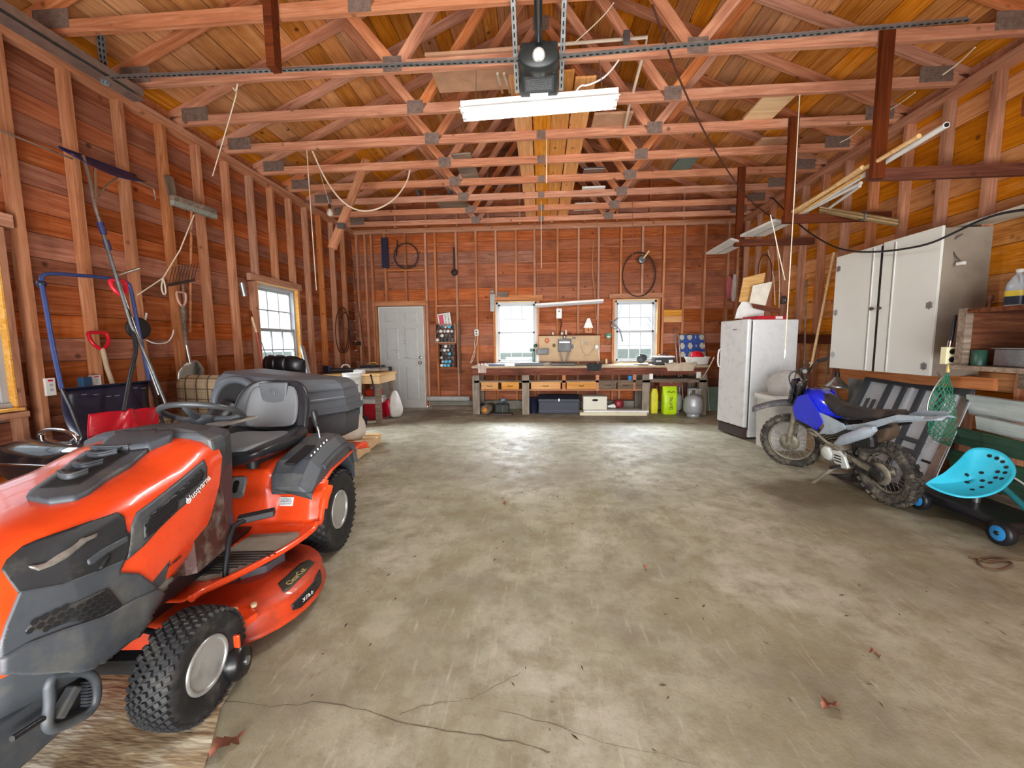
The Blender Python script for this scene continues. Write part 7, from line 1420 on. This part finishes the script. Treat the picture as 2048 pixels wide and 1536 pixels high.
for k, pts in enumerate((((1480, 474), (1548, 443), (1583, 447), (1530, 473)), ((1412, 509), (1462, 480), (1492, 488), (1450, 508)))):
    P_ = [pZ(x, y, 2.60 + .04) for x, y in pts]; g = G(); g.add(P_ + [p + Vector((0, 0, .03)) for p in P_], [(0, 1, 2, 3), (4, 5, 6, 7), (0, 1, 5, 4), (1, 2, 6, 5), (2, 3, 7, 6), (3, 0, 4, 7)]); o = g.go('white_fixture', WHITEP, None, ['old white light fixture lying on the third and fourth hangers', 'old white light fixture lying past the fourth hanger'][k], 'light fixture', 'old white light fixtures on the hangers')
    m1, m2 = (P_[0] + P_[3]) / 2, (P_[1] + P_[2]) / 2; G().tube([m1 + Vector((0, 0, -.004)), m2 + Vector((0, 0, -.004))], .006, 5).go('centre_rib', STEEL, o)
# ropes, cords and bulbs
def cord(pts, r, m, lab, cat='cord', nm='cord', it=1, grp=None): return G().tube(smoothpts(pts, it), r, 6).go(nm, m, None, lab, cat, grp)
cord([pY(475, 175, 3.56), pY(470, 200, 3.5), pY(425, 352, 3.9)], .005, ROPEW, 'white rope from the second truss down to the left wall', 'rope', 'rope', 1)
cord([pY(475, 168, 3.5), pY(472, 183, 3.5), pY(466, 176, 3.5)], .006, ROPEW, 'white rope knot on the second truss', 'rope', 'rope_knot', 1)
cord([Vector((-2.72, 4.77, ZT)), Vector((-2.71, 4.77, 2.6)), Vector((-2.70, 4.77, 1.95))], .006, mat('pull_cord', '#cbbba8', .7), 'long straight pull cord hanging from the fourth truss at left', 'pull cord', 'pull_cord')
cord([pY(624, 300, 4.82), pY(650, 360, 4.95), pY(690, 412, 5.0), pY(735, 426, 5.2), pY(785, 405, 5.3), pY(815, 365, 5.4), pY(822, 328, 5.4), pY(822, 322, 5.4)], .011, mat('hose_cream', '#cfb8a2', .6), 'cream hose sagging between two trusses at left', 'hose', 'sagging_hose', 2)
cord([pX(388, 430, -3.5), pX(360, 500, -3.5), pX(326, 556, -3.5), pX(275, 590, -3.5)], .006, ROPEW, 'white rope stretched from the push broom down the left wall', 'rope', 'rope', 0)
cord([pX(326, 557, -3.49), pX(322, 575, -3.49), pX(327, 590, -3.49), pX(332, 588, -3.49), pX(330, 570, -3.49), pX(326, 557, -3.49)], .007, ROPEW, 'small white rope loop hanging from the stretched rope', 'rope', 'rope_loop', 2)
lbx = E('light_bulb', pY(660, 425, 5.6), 'bare light bulb hanging near the left wall', 'light bulb'); G().lathe([(.001, -.055), (.03, -.045), (.042, -.015), (.035, .015), (.018, .04), (.016, .05)], n=16).go('glass_bulb', mat('bulb_glass', '#c9bfae', .2), lbx); G().lathe([(.018, .045), (.02, .1), (.008, .12)], n=12).go('socket', BRH, lbx); G().tube([(0, 0, .1), (.0, -.2, ZT - lbx.location.z)], .003, 5).go('wire', ROPEW, lbx)
board('diagonal_board', pY(733, 320, 5.42), pY(664, 497, 5.1), .10, .04, STUDW, None, up=(0, 1, 0), label='loose board hanging down diagonally from the trusses at left', cat='board'); G().box((0, 0, 0), (.09, .07, .06)).go('door_hinge_block', GMET, None, 'small grey bracket on the diagonal hanging board', 'bracket', loc=pY(683, 452, 5.12))
cord([Vector((2.38, 4.16, ZT)), Vector((2.385, 4.16, 2.4)), Vector((2.38, 4.16, 1.20))], .005, ROPEW, 'long white pull cord hanging in front of the refrigerator', 'pull cord', 'pull_cord'); G().tube([(2.38, 4.16, 1.2), (2.38, 4.16, 1.12)], [.012, .005], 8).go('cord_pull', WHT, None, 'white end piece of the cord before the refrigerator', 'cord pull')
cord([pY(1541, 430, 4.16), pY(1548, 460, 4.16), pY(1556, 500, 4.16), pY(1570, 560, 4.3)], .005, ROPEW, 'second white cord branching beside the refrigerator pull cord', 'cord')
cord([Vector((0, 7.0, PZ)), Vector((0, 7.0, 2.9)), Vector((0, 7.0, 2.55))], .006, ROPEW, 'short cord hanging near the back wall above the left window', 'cord') 
cord([pY(1093, 262, 4.76), pY(1093, 320, 4.76), pY(1093, 366, 4.76)], .006, ROPEW, 'white cord hanging below the middle of the chords', 'cord')
cord([pY(1265, 395, 6.9), pY(1266, 560, 6.9)], .005, mat('red_cord', '#8a4a3c', .7), 'thin red cord hanging in front of the right back window wall', 'cord')
cord([pY(1305, 10, 3.0), pY(1350, 140, 3.4), pY(1400, 250, 3.8), pY(1450, 335, 4.3), pY(1500, 405, 5.0), pY(1570, 452, 5.6)], .007, BRH, 'dark cable slanting across the trusses to the right wall', 'cable', 'cable', 2)
cord([pY(1187, 480, 7.9), pY(1184, 540, 7.9), pY(1190, 590, 7.9), pY(1193, 640, 7.9)], .008, mat('cord_tan', '#a77a55', .7), 'tan cable running down the back wall right of the shop light', 'cable')
for k, (a, b) in enumerate((((1950, 95), (1885, 150)), ((1830, 185), (1755, 232)), ((1725, 255), (1680, 285)))): cord([pX(a[0], a[1], 3.35), pX((a[0] + b[0]) / 2, (a[1] + b[1]) / 2 + 4, 3.4), pX(b[0], b[1], 3.35)], .006, ROPEW, 'pale cable stapled along the heel of the trusses at right', 'cable', 'cable', 1, 'pale cables along the right truss heels')
# ================================================================== FLOOR LITTER
cd = E('ground_sheet', (-1.4, .95, 0), 'brown stained sheet on the floor under the mower front', 'floor sheet')
rs2 = random.Random(4); 
t = NT('brown_sheet'); v = t.coord((1, 1, 1), rnd=False); vm = t.n('ShaderNodeMapping', {'Scale': (1.2, 5, 1), 'Rotation': (0, 0, .6)}); t.l(v, vm.inputs[0]); c = t.ramp(t.noise(vm.outputs[0], 2.2, 5, .6, 1.), [(.3, '#6b5343'), (.48, '#a08a6c'), (.62, '#c9bfa6'), (.8, '#e0dccb')]); t.l(c, t.b.inputs['Base Color']); t.b.inputs['Roughness'].default_value = .35; t.bump(t.noise(vm.outputs[0], 4, 3), .4, .02)
q = [pZ(x, y, .002) - cd.location for x, y in ((-60, 1420), (60, 1400), (250, 1330), (470, 1290), (520, 1260), (492, 1330), (440, 1420), (420, 1500), (380, 1620), (-200, 1900))]
g = G(); g.add([Vector((p.x, p.y, .003)) for p in q], [tuple(range(len(q)))]); g.go('sheet', t.m, cd)
LF = mat('dry_leaf', '#7d4c38', .8, 0, .3, 20)
def leaf(x, y, s, rz, lab, grp):
    g = G(); n = 10
    def f(u, v): w = .5 * math.sin(PI * u) ** .8 * (1 + .35 * math.sin(u * 22)); a = (v - .5) * 2; return ((u - .5) * s, a * w * s * .55, .012 + .012 * a * a * math.sin(u * 5) + .01 * math.sin(u * 6))
    g.grid(f, n, 4); o = g.go('dry_leaf', LF if s > .03 else mat('debris', '#4b3a2a', .9), None, lab, 'leaf', grp, rot=(0, 0, rz)); p = pZ(x, y, 0); o.location = (p.x, p.y, 0); return o
leaf(455, 1492, .11, 1.2, 'curled brown oak leaf on the floor beside the mower front wheel', 'dry leaves'); leaf(1660, 1415, .09, .5, 'pale brown dry leaf on the floor at the lower right', 'dry leaves'); leaf(1750, 1312, .05, 0, 'small dry leaf on the floor at right', 'dry leaves'); leaf(1010, 1008, .05, 2, 'small dark leaf in the middle of the floor', 'dry leaves'); leaf(1290, 1138, .04, 1, 'tiny dark leaf on the floor centre right', 'dry leaves')
g = G(); rn = random.Random(9)
for i in range(420):
    x, y = rn.uniform(-2, 2.6), rn.uniform(1.0, 7.2)
    if x < -1.0 and y < 4: continue
    a = rn.uniform(0, PI); s = rn.uniform(.004, .018); g.add([(x + math.cos(a) * s, y + math.sin(a) * s, .0015), (x - math.sin(a) * s * .25, y + math.cos(a) * s * .25, .004), (x - math.cos(a) * s, y - math.sin(a) * s, .0015), (x + math.sin(a) * s * .25, y - math.cos(a) * s * .25, .0015)], [(0, 1, 2, 3)])
g.go('floor_debris', mat('debris', '#4b3a2a', .9), None, 'scattered bits of leaf and dirt across the concrete floor', 'debris', kind='stuff')
g = G(); q = [pZ(x, y, .008) for x, y in ((1938, 1114), (1960, 1118), (1975, 1125), (2000, 1120), (2030, 1125), (2000, 1142), (1965, 1135), (1950, 1120), (1985, 1112), (2060, 1122))]; g.tube(smoothpts(q, 2), .006); g.go('brown_cord', mat('brown_cord', '#5e4530', .8), None, 'brown cord coiled on the floor at the right edge', 'cord')
